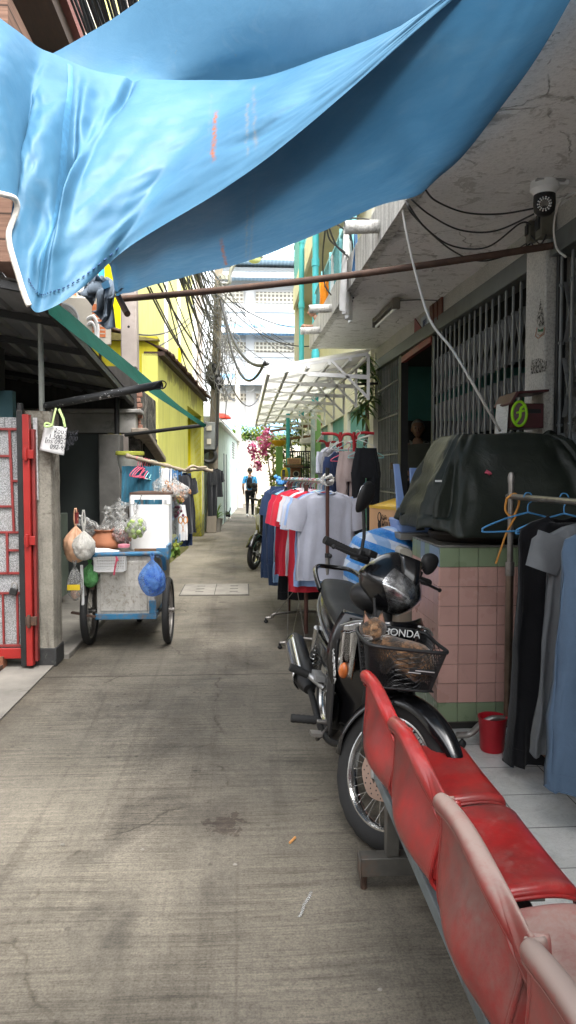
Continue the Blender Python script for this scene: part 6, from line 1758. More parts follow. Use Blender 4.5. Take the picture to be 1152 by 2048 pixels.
mb = MB(); mb.tube(spline([(f_.x-.01, NY_+.02, .095), (f_.x+.06, NY_+.02, .10), (f_.x+.11, NY_+.01, .15), (f_.x+.17, NY_, .185), (NX_, NY_, .185), (NX_+.25, NY_, .185)], 6), .0165, 12); mb.build('foot', M['steel'], nr)
mb = MB(); mb.tube([(f_.x+.02, NY_+.02, .085), (f_.x+.02, NY_+.02, .05)], .007, 8); mb.ball((f_.x+.02, NY_+.02, .048), (.022, .014, .024), 10, 7); mb.build('castor', M['black_plastic'], nr)
mb = MB(); mb.tube([(NX_+.01, NY_, .175), (NX_+.03, .9, .175)], .016, 10); mb.build('base_rail', pm('rusty_base', (.16, .075, .04, 1), .5, .3, 9, metal=.4), nr)
mb = MB(); mb.tube([(NX_+.28, NY_, .175), (NX_+.30, .9, .175)], .016, 10); mb.build('base_rail', M['black_iron'], nr)
mb = MB(); o_ = V((NX_, NY_, NZR))
mb.tube(spline([o_+V((-.03, -.02, -.01)), o_+V((.01, -.03, .015)), o_+V((.035, -.02, -.03)), o_+V((0, -.03, -.10)), o_+V((-.035, -.02, -.07)), o_+V((-.03, -.02, -.01))], 6), .006, 6)
mb.tube(spline([o_+V((.02, -.03, -.09)), o_+V((-.03, -.03, -.18)), o_+V((-.06, -.03, -.27)), o_+V((-.085, -.03, -.34))], 6), .009, 6, flat=.5)
mb.build('ribbon', pm('orange_ribbon', (.62, .27, .05, 1), .6, .2, 12), nr)
GH = 'clothes on the near rack'
for i, (y, kind, key, col, w_, L, rz, lb, hm) in enumerate((
    (3.30, 'dress', 'black_crepe', (.012, .012, .014, 1), .46, 1.18, .05, 'long black dress, farthest on the near rack', hblue),
    (2.98, 'dress', 'grey_cotton', (.17, .18, .19, 1), .52, 1.02, -.05, 'long grey dress between the black one and the denim one', hblue),
    (2.72, 'dress', 'blue_denim', (.10, .155, .235, 1), .58, 1.05, .02, 'long blue denim dress, nearest in view on the near rack', hblue),
    (2.35, 'dress', 'blue_denim', (.10, .155, .235, 1), .50, 1.0, .06, 'second denim dress cut off at the frame edge', hblue))):
    p = V((NX_+.015*(3.62-y), y, NZR-.07))
    p.x += (.13, .16, .13, .16)[i]
    put(garment(kind, None, w_, L, .06, 60+i, fold=1.6, sleeve=0 if i != 1 else .12), 'dress', lb, 'clothing', cl(key, col, weave=420), p, rz, GH)
    hanger(p+V((0, 0, .015)), rz, hm, ['blue wire hanger of the long black dress', 'blue wire hanger of the long grey dress', 'blue wire hanger of the nearest denim dress', 'blue wire hanger at the frame edge'][i], 'hangers on the near rack', .46)
hanger(V((NX_+.01, 3.42, NZR-.055)), .1, hblue, 'empty blue wire hanger nearest the steel upright', 'hangers on the near rack', .46)

# ------------------------------------------------------------------ tiled counter with the covered cart
ct = thing('tiled_counter', 'counter faced with square pink tiles and sage green border rows', 'counter', (1.45, 4.2, 0))
CX0, CX1, CY0, CY1, CZ = 1.075, 1.88, 3.92, 4.55, 1.045
core = MB(); core.bb(CX0+.004, CX1, CY0+.004, CY1-.004, .06, CZ-.004); core.build('core', pm('grout', (.10, .085, .075, 1), .9), ct, smooth=0)
core = MB(); core.bb(CX0+.012, CX1, CY0+.012, CY1, .0, .062); core.build('plinth', pm('black_plinth', (.03, .028, .026, 1), .8, .4, 8, world=True), ct, smooth=0)
pinkt = pm('pink_glazed_tile', (.56, .33, .28, 1), .28, .10, 2.5, dirt=(.33, .2, .16, 1), damt=.4, dscale=5, bump=.04, obr=.10, world=True)
greent = pm('sage_glazed_tile', (.22, .28, .17, 1), .28, .14, 2.5, dirt=(.10, .12, .075, 1), damt=.25, dscale=5, bump=.04, obr=.12, world=True)
bluet = pm('blue_glazed_tile', (.22, .28, .36, 1), .28, .14, 2.5, obr=.1, world=True)
TS = .1085; rows = int((CZ-.065)/TS)
def tiles(face):
    n = int((CX1-CX0)/TS)+1 if face == 'front' else 6
    st = TS if face == 'front' else (CY1-CY0)/6
    for j in range(9):
        z0 = CZ-(j+1)*TS+.001; z1 = CZ-j*TS-.0015
        for i in range(n):
            m_ = greent if j in (0, 8) else pinkt
            if face == 'left' and j == 0 and i in (0, 1, 3): m_ = bluet
            a = i*st+.0012; b = (i+1)*st-.0012
            mb = MB()
            if face == 'front':
                b = min(b, CX1-CX0)
                mb.bb(CX0+a, CX0+b, CY0-.004, CY0+.006, z0, z1)
            else: mb.bb(CX0-.004, CX0+.006, CY0+a, CY0+b, z0, z1)
            mb.build('tile', m_, ct, bevel=.0015, smooth=0)
tiles('front'); tiles('left')
mb = MB(); mb.bb(CX0-.004, CX1, CY0-.004, CY1, CZ, CZ+.012); mb.build('counter_top', pm('counter_top', (.20, .19, .17, 1), .5, .3, 5, world=True), ct, bevel=.003)
# round blackened pan under the cover
pn = thing('wok_stove', 'blackened round pan edge showing under the dark green cover', 'stove', (1.46, 4.25, CZ+.012))
mb = MB(); mb.lathe([(.30, 0), (.335, .02), (.35, .045), (.345, .06), (.33, .055), (.31, .03)], (1.44, 4.22, CZ+.013), 40, sx=1.0, sy=.8); mb.lathe([(.31, .05), (.32, .11), (.29, .12)], (1.44, 4.22, CZ+.013), 40, sx=1.0, sy=.8)
mb.build('pan', pm('sooty_iron', (.03, .024, .02, 1), .6, .5, 7, dirt=(.12, .06, .03, 1), damt=.4, bump=.4), pn)
# dark green draped cover
cvm = T('dark_green_cover'); p = cvm.pos(); n = cvm.noise(p, 3, 6, .6)
c = cvm.ramp(n, [(.3, (.014, .018, .014, 1)), (.7, (.030, .036, .027, 1))])
cvm = cvm.done(cvm.bsdf(c, .5, 0, cvm.noise(p, 11, 6, .65, 1), .3, .02, .4))
pf = [  # silhouette: ring of (x,y) half sizes per height
 (1.135, 1.10, 1.02, 2.02), (1.20, 1.02, 1.00, 2.02), (1.28, 1.03, 1.03, 2.01), (1.36, 1.06, 1.06, 2.00), (1.44, 1.09, 1.10, 1.97), (1.52, 1.13, 1.14, 1.93), (1.60, 1.18, 1.2, 1.88), (1.66, 1.24, 1.3, 1.80), (1.685, 1.32, 1.4, 1.72)]
mb = MB(); N = 150; rs = []
lev = [(1.115, .985, 2.04, 3.82, 4.74), (1.20, .995, 2.03, 3.84, 4.73), (1.30, 1.03, 2.01, 3.87, 4.70), (1.40, 1.065, 1.99, 3.90, 4.66), (1.50, 1.105, 1.95, 3.94, 4.62), (1.58, 1.14, 1.91, 3.97, 4.58), (1.64, 1.175, 1.86, 4.00, 4.54), (1.672, 1.21, 1.80, 4.04, 4.48), (1.682, 1.30, 1.70, 4.12, 4.40), (1.680, 1.45, 1.55, 4.22, 4.30)]
def cov(i, f, a):
    q = [lev[i][k]*(1-f)+lev[min(i+1, len(lev)-1)][k]*f for k in range(5)]
    z, x0, x1, y0, y1 = q; cx, cy = (x0+x1)/2, (y0+y1)/2; rx, ry = (x1-x0)/2, (y1-y0)/2
    ca, sa = math.cos(a), math.sin(a); e = .34
    X = cx+rx*(abs(ca)**e)*(1 if ca > 0 else -1); Y = cy+ry*(abs(sa)**e)*(1 if sa > 0 else -1)
    low = max(0, (1.66-z)/.55)
    w_ = .030*math.sin(7*a+2.0)*low+.020*math.sin(13*a+z*6)*low+.03*nz((ca*3, sa*3, z*3), 1.4)+.05*(.28-abs(nz((ca*2.2, sa*2.2, z*2.2+ca), 1.3, 4)))+.02*(.25-abs(nz((ca*5, sa*5, z*6), 1.2, 8)))
    X += w_*ca*1.0; Y += w_*sa*1.0
    zz = z+(.022*nz((ca*2.3, sa*2.3, 5), 1.6) if i < 2 else .012*nz((X*6, Y*6, 2), 1))
    if i == 0: zz += .035*math.sin(5*a+1)*.6+.03*max(0, -ca)
    return V((X, Y, zz))
for i in range(len(lev)-1):
    for f in ((0, .2, .4, .6, .8) if i < len(lev)-2 else (0, .5, 1)):
        rs.append([cov(i, f, 2*PI*k/N) for k in range(N)])
mb.rings(rs, cap=False); mb.add(rs[-1], [tuple(range(N))])
cvt = thing('stall_cover', 'dark green waterproof cover draped over a bulky stove on the tiled counter', 'cover', (1.46, 4.25, CZ+.05))
mb.build('sheet', cvm, cvt, smooth=180, solid=.003)
mb = MB(); q = atx(976, 945, 1.5); q = V((q.x, 3.905, q.z*1.0)); q = at(976, 945, 3.90); mb.box(q, (.03, .014, .02), Matrix.Rotation(.5, 3, 'Y')); mb.tube([q+V((-.02, -.005, 0)), q+V((.02, -.005, -.008))], .006, 6)
mb.build('peg', hpink, cvt, bevel=.003)
mb = MB(); q = at(877, 962, 3.93); mb.box(q, (.036, .006, .010)); mb.build('white_tag', M['white_plastic'], cvt)
mb = MB()
mb.grid(lambda u, v: at(1085+30*u-10*v, 868+14*v-8*math.sin(u*PI), 4.35+.02*math.sin(u*9)), 8, 4); mb.build('loose_flap', cvm, cvt, smooth=180, solid=.003)

# red bin beneath
mb = MB(); q = gr(984, 1500, .0245)
bn = thing('red_bucket', 'small red plastic bin standing on the floor tiles before the pink tiled counter', 'bin', q)
mb.lathe([(.056, 0), (.061, .01), (.071, .165), (.075, .17), (.075, .178), (.068, .176), (.058, .02), (.01, .015)], q, 28)
mb.build('bucket', pm('red_bin_plastic', (.42, .012, .022, 1), .35, .15, 4, dirt=(.2, .02, .02, 1), damt=.25), bn)

# ------------------------------------------------------------------ table with stool, cardboard box, striped bag, bin
tb = thing('side_table', 'plain worktable carrying the cardboard box behind the parked motorbike', 'table', (1.3, 5.2, 0))
mb = MB(); mb.bb(.98, 1.75, 4.72, 5.75, .92, .95); mb.build('table_top', M['wood'], tb, bevel=.004)
for x in (1.02, 1.70):
    for y in (4.76, 5.7):
        mb = MB(); mb.bb(x-.02, x+.02, y-.02, y+.02, .02, .92); mb.build('leg', M['steel'], tb)
# striped bag : woven blue and white plastic
t = T('striped_woven_bag'); p = t.n('NewGeometry').outputs['Position']; x, y, z = t.sep(p)
w_ = t.math('FRACT', t.math('MULTIPLY', t.math('ADD', z, t.math('MULTIPLY', x, .35)), 8.5)); w2 = t.math('FRACT', t.math('MULTIPLY', t.math('ADD', x, t.math('MULTIPLY', y, .6)), 4.5))
n = t.noise(p, 18, 6, .75, 1)
s1 = t.ramp(w_, [(.48, 0.), (.52, 1.)]); s2 = t.ramp(w2, [(.5, 0.), (.54, .55)])
c = t.mix(s1, (.66, .72, .84, 1), (.02, .24, .70, 1)); c = t.mix(s2, c, (.06, .32, .74, 1))
c = t.mix(t.ramp(n, [(.5, 0.), (.7, .4)]), c, (.55, .68, .85, 1))
bagm = t.done(t.bsdf(c, .35, 0, n, .8, .02, .5))
bt = thing('striped_bag', 'blue and white striped woven bag slumped beside the beige bin', 'bag', at(760, 1120, 4.75))
a_, b_ = at(705, 1140, 4.62), at(806, 1066, 5.0)
mb = MB()
cx, cz = (a_.x+b_.x)/2, 1.0
def bag_fn(q, nn):
    k = 1+.16*nz((nn.x*2, nn.y*2, nn.z*2), 1.3, 4)+.07*nz(nn, 4)
    return V((q.x*k, q.y*k, q.z*k))
mb.ball((cx+.02, 4.86, .78), (.255, .24, .285), 36, 22, fn=lambda q, nn: bag_fn(V((abs(nn.x)**.6*(1 if nn.x > 0 else -1)*.235, abs(nn.y)**.6*(1 if nn.y > 0 else -1)*.22, q.z)), nn))
mb.build('sack', bagm, bt, smooth=180)
# cardboard box
cb_ = thing('cardboard_box', 'open cardboard box edged with yellow tape beside the upturned blue stool', 'box', at(790, 1066, 5.25))
f0, f1, f2 = at(740, 1012, 5.45), at(795, 1018, 5.02), at(860, 1003, 5.45)
kraft = pm('kraft_card', (.58, .33, .17, 1), .75, .12, 5, dirt=(.36, .2, .1, 1), damt=.25, dscale=5, bump=.1, world=True)
ytape = pm('yellow_tape', (.62, .38, .03, 1), .4, .15, 6, world=True)
zb = .955; zt_ = f1.z
corner = V((f1.x, f1.y, 0)); ex = V((f0.x-f1.x, f0.y-f1.y, 0)); ey = V((f2.x-f1.x, f2.y-f1.y, 0))
def side(o, e, name, lean=0):
    mb = MB(); o = V(o); e = V(e); n_ = e.cross(V((0, 0, 1))).normalized()*.004
    mb.hexa([o+V((0, 0, zb))-n_, o+e+V((0, 0, zb))-n_, o+e+V((0, 0, zb))+n_, o+V((0, 0, zb))+n_], [o+V((0, 0, zt_))-n_, o+e+V((0, 0, zt_))-n_, o+e+V((0, 0, zt_))+n_, o+V((0, 0, zt_))+n_])
    return mb.build(name, kraft, cb_)
s1_ = side(corner, ex, 'panel'); side(corner, ey, 'panel'); side(corner+ex, ey, 'panel'); side(corner+ey, ex, 'panel')
mb = MB(); mb.quad(corner+V((0, 0, zb)), corner+ex+V((0, 0, zb)), corner+ex+ey+V((0, 0, zb)), corner+ey+V((0, 0, zb))); mb.build('base', kraft, cb_)
mb = MB(); mb.bar(corner+V((0, 0, zt_)), corner+ex+V((0, 0, zt_)), .014, .02); mb.bar(corner+V((0, 0, zt_)), corner+ey+V((0, 0, zt_)), .014, .02); mb.bar(corner+V((0, 0, zb)), corner+V((0, 0, zt_)), .02, .02); mb.build('tape', ytape, cb_)
mb = MB()
o_ = corner+ex*.06+V((0, 0, zt_)); mb.quad(o_, corner+ex+V((0, 0, zt_)), corner+ex+ey*.75+V((0, 0, zt_+.05)), o_+ey*.85+V((0, 0, .05)))
mb.build('flap', ytape, cb_, solid=.004)
# printed bee mark on the side facing the lane
nrm = ex.cross(V((0, 0, 1))).normalized(); 
if nrm.dot(V((0, -1, 0))) < 0: nrm = -nrm
pk = lambda u, v: corner+ex*u+V((0, 0, zb+(zt_-zb)*v))+nrm*.0075
inkd = pm('box_ink', (.03, .022, .02, 1), .8, bump=0)
mb = MB(); exn = ex.normalized(); H_ = zt_-zb
for (u, v, r1, r2) in ((.60, .70, .035, .06), (.60, .48, .03, .045)):
    cc = pk(u, v); mb.add([cc+exn*(r1*math.cos(k*PI/9))+V((0, 0, r2*math.sin(k*PI/9)*.7)) for k in range(18)], [tuple(range(18))])
lg_ = mb.build('bee_logo', inkd, s1_, smooth=0)
mb = MB()
for (u, v, r1, r2) in ((.60, .72, .018, .04),):
    cc = pk(u, v)+nrm*.001; mb.add([cc+exn*(r1*math.cos(k*PI/9))+V((0, 0, r2*math.sin(k*PI/9)*.7)) for k in range(18)], [tuple(range(18))])
mb.build('logo_centre', kraft, lg_, smooth=0)
ux_ = -exn if (-exn).x > 0 else exn
text('print', 'ผึ้งน้อย', .075, frame(pk(.52, .44), ux_, (0, 0, 1)), inkd, s1_)
text('print', 'น้ำผึ้ง', .04, frame(pk(.52, .66), ux_, (0, 0, 1)), inkd, s1_)
mb = MB(); 
mb.quad(pk(.56, .24), pk(.30, .24), pk(.30, .32), pk(.56, .32)); yb_ = mb.build('yellow_band', ytape, s1_, smooth=0)
# upturned pale blue stool on a grey board
sl_ = thing('plastic_stool', 'pale blue plastic stool lying upturned with its legs in the air', 'stool', at(830, 1062, 4.75))
sb = pm('pale_blue_plastic', (.22, .33, .62, 1), .35, .15, 5, dirt=(.35, .4, .52, 1), damt=.25, world=True)
zb2 = at(830, 1066, 4.7).z
def leg_(pxt, pyt, Yt, pxb, pyb, Yb, w0, w1):
    a, b = at(pxt, pyt, Yt), at(pxb, pyb, Yb); mb = MB()
    rs = []
    for i in range(9):
        t_ = i/8; c_ = a.lerp(b, t_); w_ = w0+(w1-w0)*t_**2
        rs.append([c_+V((-w_/2, 0, 0)), c_+V((-w_*.42, -.02, 0)), c_+V((w_*.42, -.02, 0)), c_+V((w_/2, 0, 0)), c_+V((w_*.40, -.010, 0)), c_+V((-w_*.40, -.010, 0))])
    mb.rings(rs); mb.build('leg', sb, sl_, bevel=.002)
leg_(792, 928, 4.78, 806, 1050, 4.72, .042, .085)
leg_(827, 936, 4.92, 832, 1040, 4.90, .060, .085)
leg_(845, 960, 5.1, 850, 1040, 5.1, .05, .08)
mb = MB(); a_ = at(800, 1040, 4.70); b_ = at(868, 1065, 4.70)
mb.hexa([(a_.x+.005, 4.70, b_.z), (b_.x+.05, 4.70, b_.z), (b_.x+.05, 5.02, b_.z), (a_.x+.005, 5.02, b_.z)], [(a_.x-.01, 4.69, a_.z), (b_.x+.06, 4.69, a_.z), (b_.x+.06, 5.04, a_.z), (a_.x-.01, 5.04, a_.z)])
mb.build('seat_skirt', sb, sl_, bevel=.012)
mb = MB(); a_ = at(797, 1066, 4.66); b_ = at(866, 1078, 4.66); mb.bb(a_.x, 1.6, 4.60, 5.1, b_.z, a_.z-.001)
tag(mb.build('grey_board', pm('grey_board', (.23, .225, .21, 1), .6, .3, 5, dirt=(.08, .07, .06, 1), damt=.4), bevel=.004), 'grimy grey board lying under the upturned blue stool', 'board')
# beige bin
bb_ = thing('swing_bin', 'beige plastic bin with a rounded lid standing beside the pink tiled counter', 'bin', (1.15, 4.75, .024))
a_, b_ = at(800, 1092, 4.68), at(832, 1206, 4.68)
x0, x1 = at(790, 1100, 4.66).x, at(833, 1100, 4.66).x
mb = MB(); mb.bb(x0+.008, x1-.006, 4.60, 4.80, .024, at(815, 1138, 4.62).z); mb.build('body', pm('brown_beige_plastic', (.25, .20, .15, 1), .5, .15, 4, world=True), bb_, bevel=.015)
mb = MB(); zl0 = at(815, 1139, 4.62).z; zl1 = at(815, 1093, 4.62).z
prof = [(x0, zl0), (x0+.004, zl0+.10), (x0+.012, zl1-.012), (x0+.035, zl1), (x0+.075, zl1-.01), (x1-.012, zl1-.05), (x1, zl1-.09), (x1, zl0)]
mb.prism([(q[0], 4.58, q[1]) for q in prof], (0, 0, 0), (0, .24, 0)); mb.build('lid', M['beige_plastic'], bb_, bevel=.008)
mb = MB(); q = at(822, 1128, 4.57); mb.box(q, (.03, .02, .045)); mb.bar(at(800, 1113, 4.575), at(818, 1116, 4.575), .004); mb.build('latch', M['beige_plastic'], bb_, bevel=.003)
mb = MB(); q = at(794, 1114, 4.60); mb.box(q+V((-.0, -.01, 0)), (.004, .03, .03)); mb.build('tab', M['black_plastic'], bb_)
# ------------------------------------------------------------------ motorbike
FC = gr(757, 1688)
LEAN, HEAD, STEER = R(7.5), R(3.5), R(33)
bike = thing('motorbike', 'black step through motorbike with a front basket parked on its side stand', 'motorbike', (FC.x, FC.y, 0))
bike.rotation_euler = (-LEAN, 0, math.atan2(-math.cos(HEAD), math.sin(HEAD)))
AXL = V((-.03, 0, .28)); AXD = V((-math.sin(R(26)), 0, math.cos(R(26))))
SM = Matrix.Translation(AXL) @ Matrix.Rotation(STEER, 4, AXD) @ Matrix.Translation(-AXL)
BK = dict(parent=bike, local=True)
def sm(): m = MB(); m.M = SM; return m
gl, bp = M['black_gloss'], M['black_plastic']
RY = Matrix.Rotation(R(90), 3, 'X')

def wheel(mbf, c, disc_side, mats, par, nm='wheel', spokes=True, rr=.205, tr=.04, tyre_r=.242):
    c = V(c)
    m = mbf(); m.tube([c+V((0, -.05, 0)), c+V((0, .05, 0))], .032, 16); m.tube([c+V((0, -.085, 0)), c+V((0, .085, 0))], .009, 10)
    for s in (-1, 1): m.tube([c+V((0, s*.032, 0)), c+V((0, s*.040, 0))], .045, 18)
    wh = m.build(nm, M['silver'], par, local=True)
    m = mbf(); n = 64; rs = []
    for i in range(n):
        a = 2*PI*i/n; d = V((math.cos(a), 0, math.sin(a))); ring = []
        for k in range(14):
            q = 2*PI*k/14
            w_ = .036*math.sin(q); h_ = .044*math.cos(q)
            if h_ > .03: h_ += .001*(1 if (i % 3) else -3)
            ring.append(c+d*(tyre_r+h_)+V((0, w_, 0)))
        rs.append(ring)
    m.rings(rs, False, True); m.build('tyre', M['rubber'], wh, local=True, smooth=60)
    m = mbf(); rs = []
    for i in range(n):
        a = 2*PI*i/n; d = V((math.cos(a), 0, math.sin(a)))
        rs.append([c+d*(rr+h_)+V((0, w_, 0)) for w_, h_ in ((-.026, .014), (-.028, .002), (-.02, -.004), (-.012, -.010), (.012, -.010), (.02, -.004), (.028, .002), (.026, .014), (.018, .010), (.010, -.002), (-.010, -.002), (-.018, .010))])
    m.rings(rs, False, True); m.build('rim', M['chrome'], wh, local=True)
    if spokes:
        m = mbf()
        for i in range(36):
            a = 2*PI*i/36; s = 1 if i % 2 else -1; b = a+(.38 if (i//2) % 2 else -.38)
            m.tube([c+V((.042*math.cos(b), s*.034, .042*math.sin(b))), c+V(((rr-.008)*math.cos(a), s*.006, (rr-.008)*math.sin(a)))], .0022, 5)
        m.build('spokes', M['chrome'], wh, local=True)
    else:
        m = mbf()
        for i in range(5):
            a = 2*PI*i/5
            for o in (-.11, .11):
                m.bar(c+V((.03*math.cos(a+o), 0, .03*math.sin(a+o))), c+V((rr*math.cos(a+o*.5), 0, rr*math.sin(a+o*.5))), .022, .03, up=(0, 1, 0))
        m.build('spokes', bp, wh, local=True)
    if disc_side:
        m = mbf(); y = disc_side*.052; rs = []
        for r_, dy in ((.062, -.0018), (.108, -.0018), (.108, .0018), (.062, .0018)):
            rs.append([c+V((r_*math.cos(2*PI*k/48)*(1+.02*math.sin(k*PI/4)), y+dy, r_*math.sin(2*PI*k/48)*(1+.02*math.sin(k*PI/4)))) for k in range(48)])
        m.rings(rs, False, True)
        for k in range(6):
            a = 2*PI*k/6; m.bar(c+V((.03*math.cos(a), y, .03*math.sin(a))), c+V((.066*math.cos(a+.3), y, .066*math.sin(a+.3))), .014, .004, up=(0, 1, 0))
        dsc = m.build('brake_disc', pm('bronzed_disc', (.36, .25, .20, 1), .35, .15, 8, metal=.85), wh, local=True)
        m = mbf()
        for k in range(36):
            a = 2*PI*k/36; r_ = (.075, .086, .097)[k % 3]
            q = c+V((r_*math.cos(a), y, r_*math.sin(a))); m.tube([q+V((0, -.0024, 0)), q+V((0, .0024, 0))], .0035, 6)
        m.build('drilled_holes', M['black_iron'], dsc, local=True)
    return wh
wheel(sm, (0, 0, .285), -1, None, bike)
wheel(MB, (-1.22, 0, .285), 0, None, bike)
# fork legs
for s in (-1, 1):
    m = sm(); a = V((-.005, s*.082, .275)); b = a+AXD*.34
    m.tube([a-AXD*.02, a, a+AXD*.03, b], [.020, .023, .0195, .019], 14); m.build('fork_leg', M['silver'], **BK)
    m = sm(); m.tube([b-AXD*.01, b+AXD*.03, b+AXD*.22], [.024, .026, .024], 14); m.build('fork_sleeve', bp, **BK)
m = sm(); m.box((-.05, -.082, .385), (.05, .04, .075), Matrix.Rotation(R(-26), 3, 'Y')); m.tube([(-.055, -.115, .37), (-.055, -.06, .37)], .022, 12); m.tube([(-.042, -.11, .41), (-.042, -.06, .41)], .019, 12)
m.build('brake_caliper', M['silver'], bevel=.004, **BK)
m = sm(); m.tube(spline([(-.06, -.10, .40), (-.09, -.12, .46), (-.13, -.11, .55), (-.2, -.09, .68), (-.3, -.12, .9)], 6), .006, 8); m.tube(spline([(-.02, -.09, .30), (-.06, -.115, .33), (-.12, -.12, .42), (-.16, -.1, .58)], 6), .004, 8); m.build('brake_hose', bp, **BK)
# mudguard
m = sm(); rs = []
for i in range(37):
    t_ = i/36; a = R(14)+R(176)*t_
    r_ = .305+.025*math.exp(-((t_-.04)/.2)**2); wd = .050*(1-.0*t_)
    if t_ < .25: wd = .004+.046*(t_/.25)**.6
    if t_ > .9: wd *= 1-.35*(t_-.9)/.1
    c_ = V((math.cos(a), 0, math.sin(a))); dep = .05*min(1, t_*4+.1)
    ring = []
    for k in range(9):
        q = -1+2*k/8
        ring.append(V((0, 0, .285))+c_*(r_-dep*abs(q)**2.6+.008*(1-abs(q)))+V((0, q*wd*1.15, 0)))
    rs.append(ring)
m.rings(rs, False, wrap=False); m.build('front_mudguard', gl, smooth=180, solid=.003, **BK)

def loft(stations, n=20, e=.7, mk=MB):
    """x, z_bottom, z_top, half-width"""
    m = mk(); rs = []
    for x, z0, z1, hw in stations:
        c_ = (z0+z1)/2; h = (z1-z0)/2
        rs.append([V((x, hw*(abs(math.cos(2*PI*k/n))**e)*(1 if math.cos(2*PI*k/n) > 0 else -1), c_+h*(abs(math.sin(2*PI*k/n))**e)*(1 if math.sin(2*PI*k/n) > 0 else -1))) for k in range(n)])
    m.rings(rs); return m
# tail body, seat, centre tunnel
loft([(-.50, .40, .56, .075), (-.60, .42, .62, .105), (-.72, .44, .70, .130), (-.90, .47, .735, .145), (-1.10, .52, .76, .140), (-1.30, .58, .785, .118), (-1.45, .64, .80, .085), (-1.56, .69, .80, .045)], e=.75).build('tail_body', gl, smooth=180, **BK)
m = loft([(-.56, .60, .635, .06), (-.62, .63, .70, .10), (-.72, .68, .755, .128), (-.90, .715, .785, .142), (-1.02, .735, .795, .142), (-1.10, .745, .825, .140), (-1.30, .765, .845, .125), (-1.42, .785, .845, .09), (-1.47, .80, .83, .05)], e=.6)
m.build('seat', M['seat_vinyl'], smooth=180, **BK)
m = MB(); m.tube(spline([(-1.22, -.135, .80), (-1.40, -.14, .865), (-1.58, -.10, .89), (-1.62, 0, .89), (-1.58, .10, .89), (-1.40, .14, .865), (-1.22, .135, .80)], 6), .014, 10); m.build('grab_rail', gl, **BK)
loft([(-.22, .46, .66, .07), (-.34, .38, .60, .075), (-.46, .34, .55, .075), (-.58, .36, .60, .08)], e=.7).build('tunnel', bp, smooth=180, **BK)
# silver flash and side strip
for s in (-1, 1):
    m = MB(); m.tube(spline([(-.52, s*.096, .52), (-.70, s*.14, .60), (-.95, s*.152, .655), (-1.25, s*.130, .71), (-1.5, s*.07, .755)], 6), .007, 8, flat=.6); m.build('side_trim', M['silver'], **BK)
    m = MB(); m.grid(lambda u, v: (-.62-.50*u, s*(.140+.012*math.sin(u*PI)), .475+.05*u+.11*v*(1-.3*u)), 12, 4); m.build('side_panel', gl, smooth=180, solid=.006, **BK)
# leg shield : a bowed panel flaring to the knees
def shield(u, v):
    s = (u-.5)*2; z = .84-.52*v
    w_ = .135+.085*math.sin(PI*min(1, v*1.15+.12))**.8-.05*max(0, v-.6)
    x = -.20-.10*v*.2-.17*abs(s)**1.8-.02*(1-v)
    x -= .06*(v**2)
    return V((x, s*w_, z))
m = MB(); m.grid(shield, 28, 24); m.build('leg_shield', gl, smooth=180, solid=.012, **BK)
# sides that sweep back under the seat
for s in (-1, 1):
    m = MB(); m.grid(lambda u, v: V((-.34-.34*u-.03*v, s*(.195-.03*v-.045*u), .72-.13*u-.44*v+.12*u*v)), 10, 16); m.build('knee_guard', bp if s > 0 else M['black_plastic'], smooth=180, solid=.008, **BK)
# beak : fixed nose panel with the maker's name
m = MB(); m.grid(lambda u, v: V((-.135-.02*v-.16*abs((u-.5)*2)**2.0, (u-.5)*2*(.165-.05*v), .825-.17*v)), 22, 10); nose = m.build('nose_panel', gl, smooth=180, solid=.006, **BK)
lett = pm('silver_letters', (.62, .62, .62, 1), .3, .05, metal=.4)
text('lettering', 'HONDA', .042, frame(V((-.131, -.062, .80)), V((.03, 1, 0)), V((-.1, 0, 1))), lett, nose, .002, world=False)
text('lettering', 'HONDA', .040, frame(V((-.375, -.205, .66)), V((.42, .05, -.62)), V((.5, 0, .6))), lett, bike, .002, world=False)
# turn signals set in bright housings
for s in (-1, 1):
    m = MB(); m.grid(lambda u, v: V((-.20-.075*u-.035*v+.01*math.sin(u*PI), s*(.135+.060*u*(1-.25*v)-.0*v), .83-.03*u-.25*v+.04*u*v)), 8, 16); hs_ = m.build('indicator_housing', pm('bright_reflector', (.42, .42, .42, 1), .15, .5, 24, metal=.8, bump=.5, bscale=26), smooth=180, solid=.008, **BK)
    m = MB(); m.ball(V((-.262, s*.168, .605)), (.024, .024, .036), 14, 9, rot=Matrix.Rotation(R(12), 3, 'Y')); m.build('amber_lamp', pm('amber_lens', (.50, .13, .03, 1), .18, .4, 30, coat=.5), hs_, local=True)
    m = MB(); m.grid(lambda u, v: V((-.194-.080*u-.032*v+.014*math.sin(u*PI), s*(.138+.062*u*(1-.25*v)-.0*v), .80-.03*u-.22*v+.04*u*v)), 8, 16); m.build('clear_lens', M['lens'], hs_, smooth=180, solid=.003, local=True)
    m = MB(); m.tube(spline([(-.165, s*.10, .842), (-.22, s*.155, .825), (-.285, s*.20, .79)], 6), .009, 8, flat=.5); m.build('bright_edge', M['silver'], hs_, local=True)
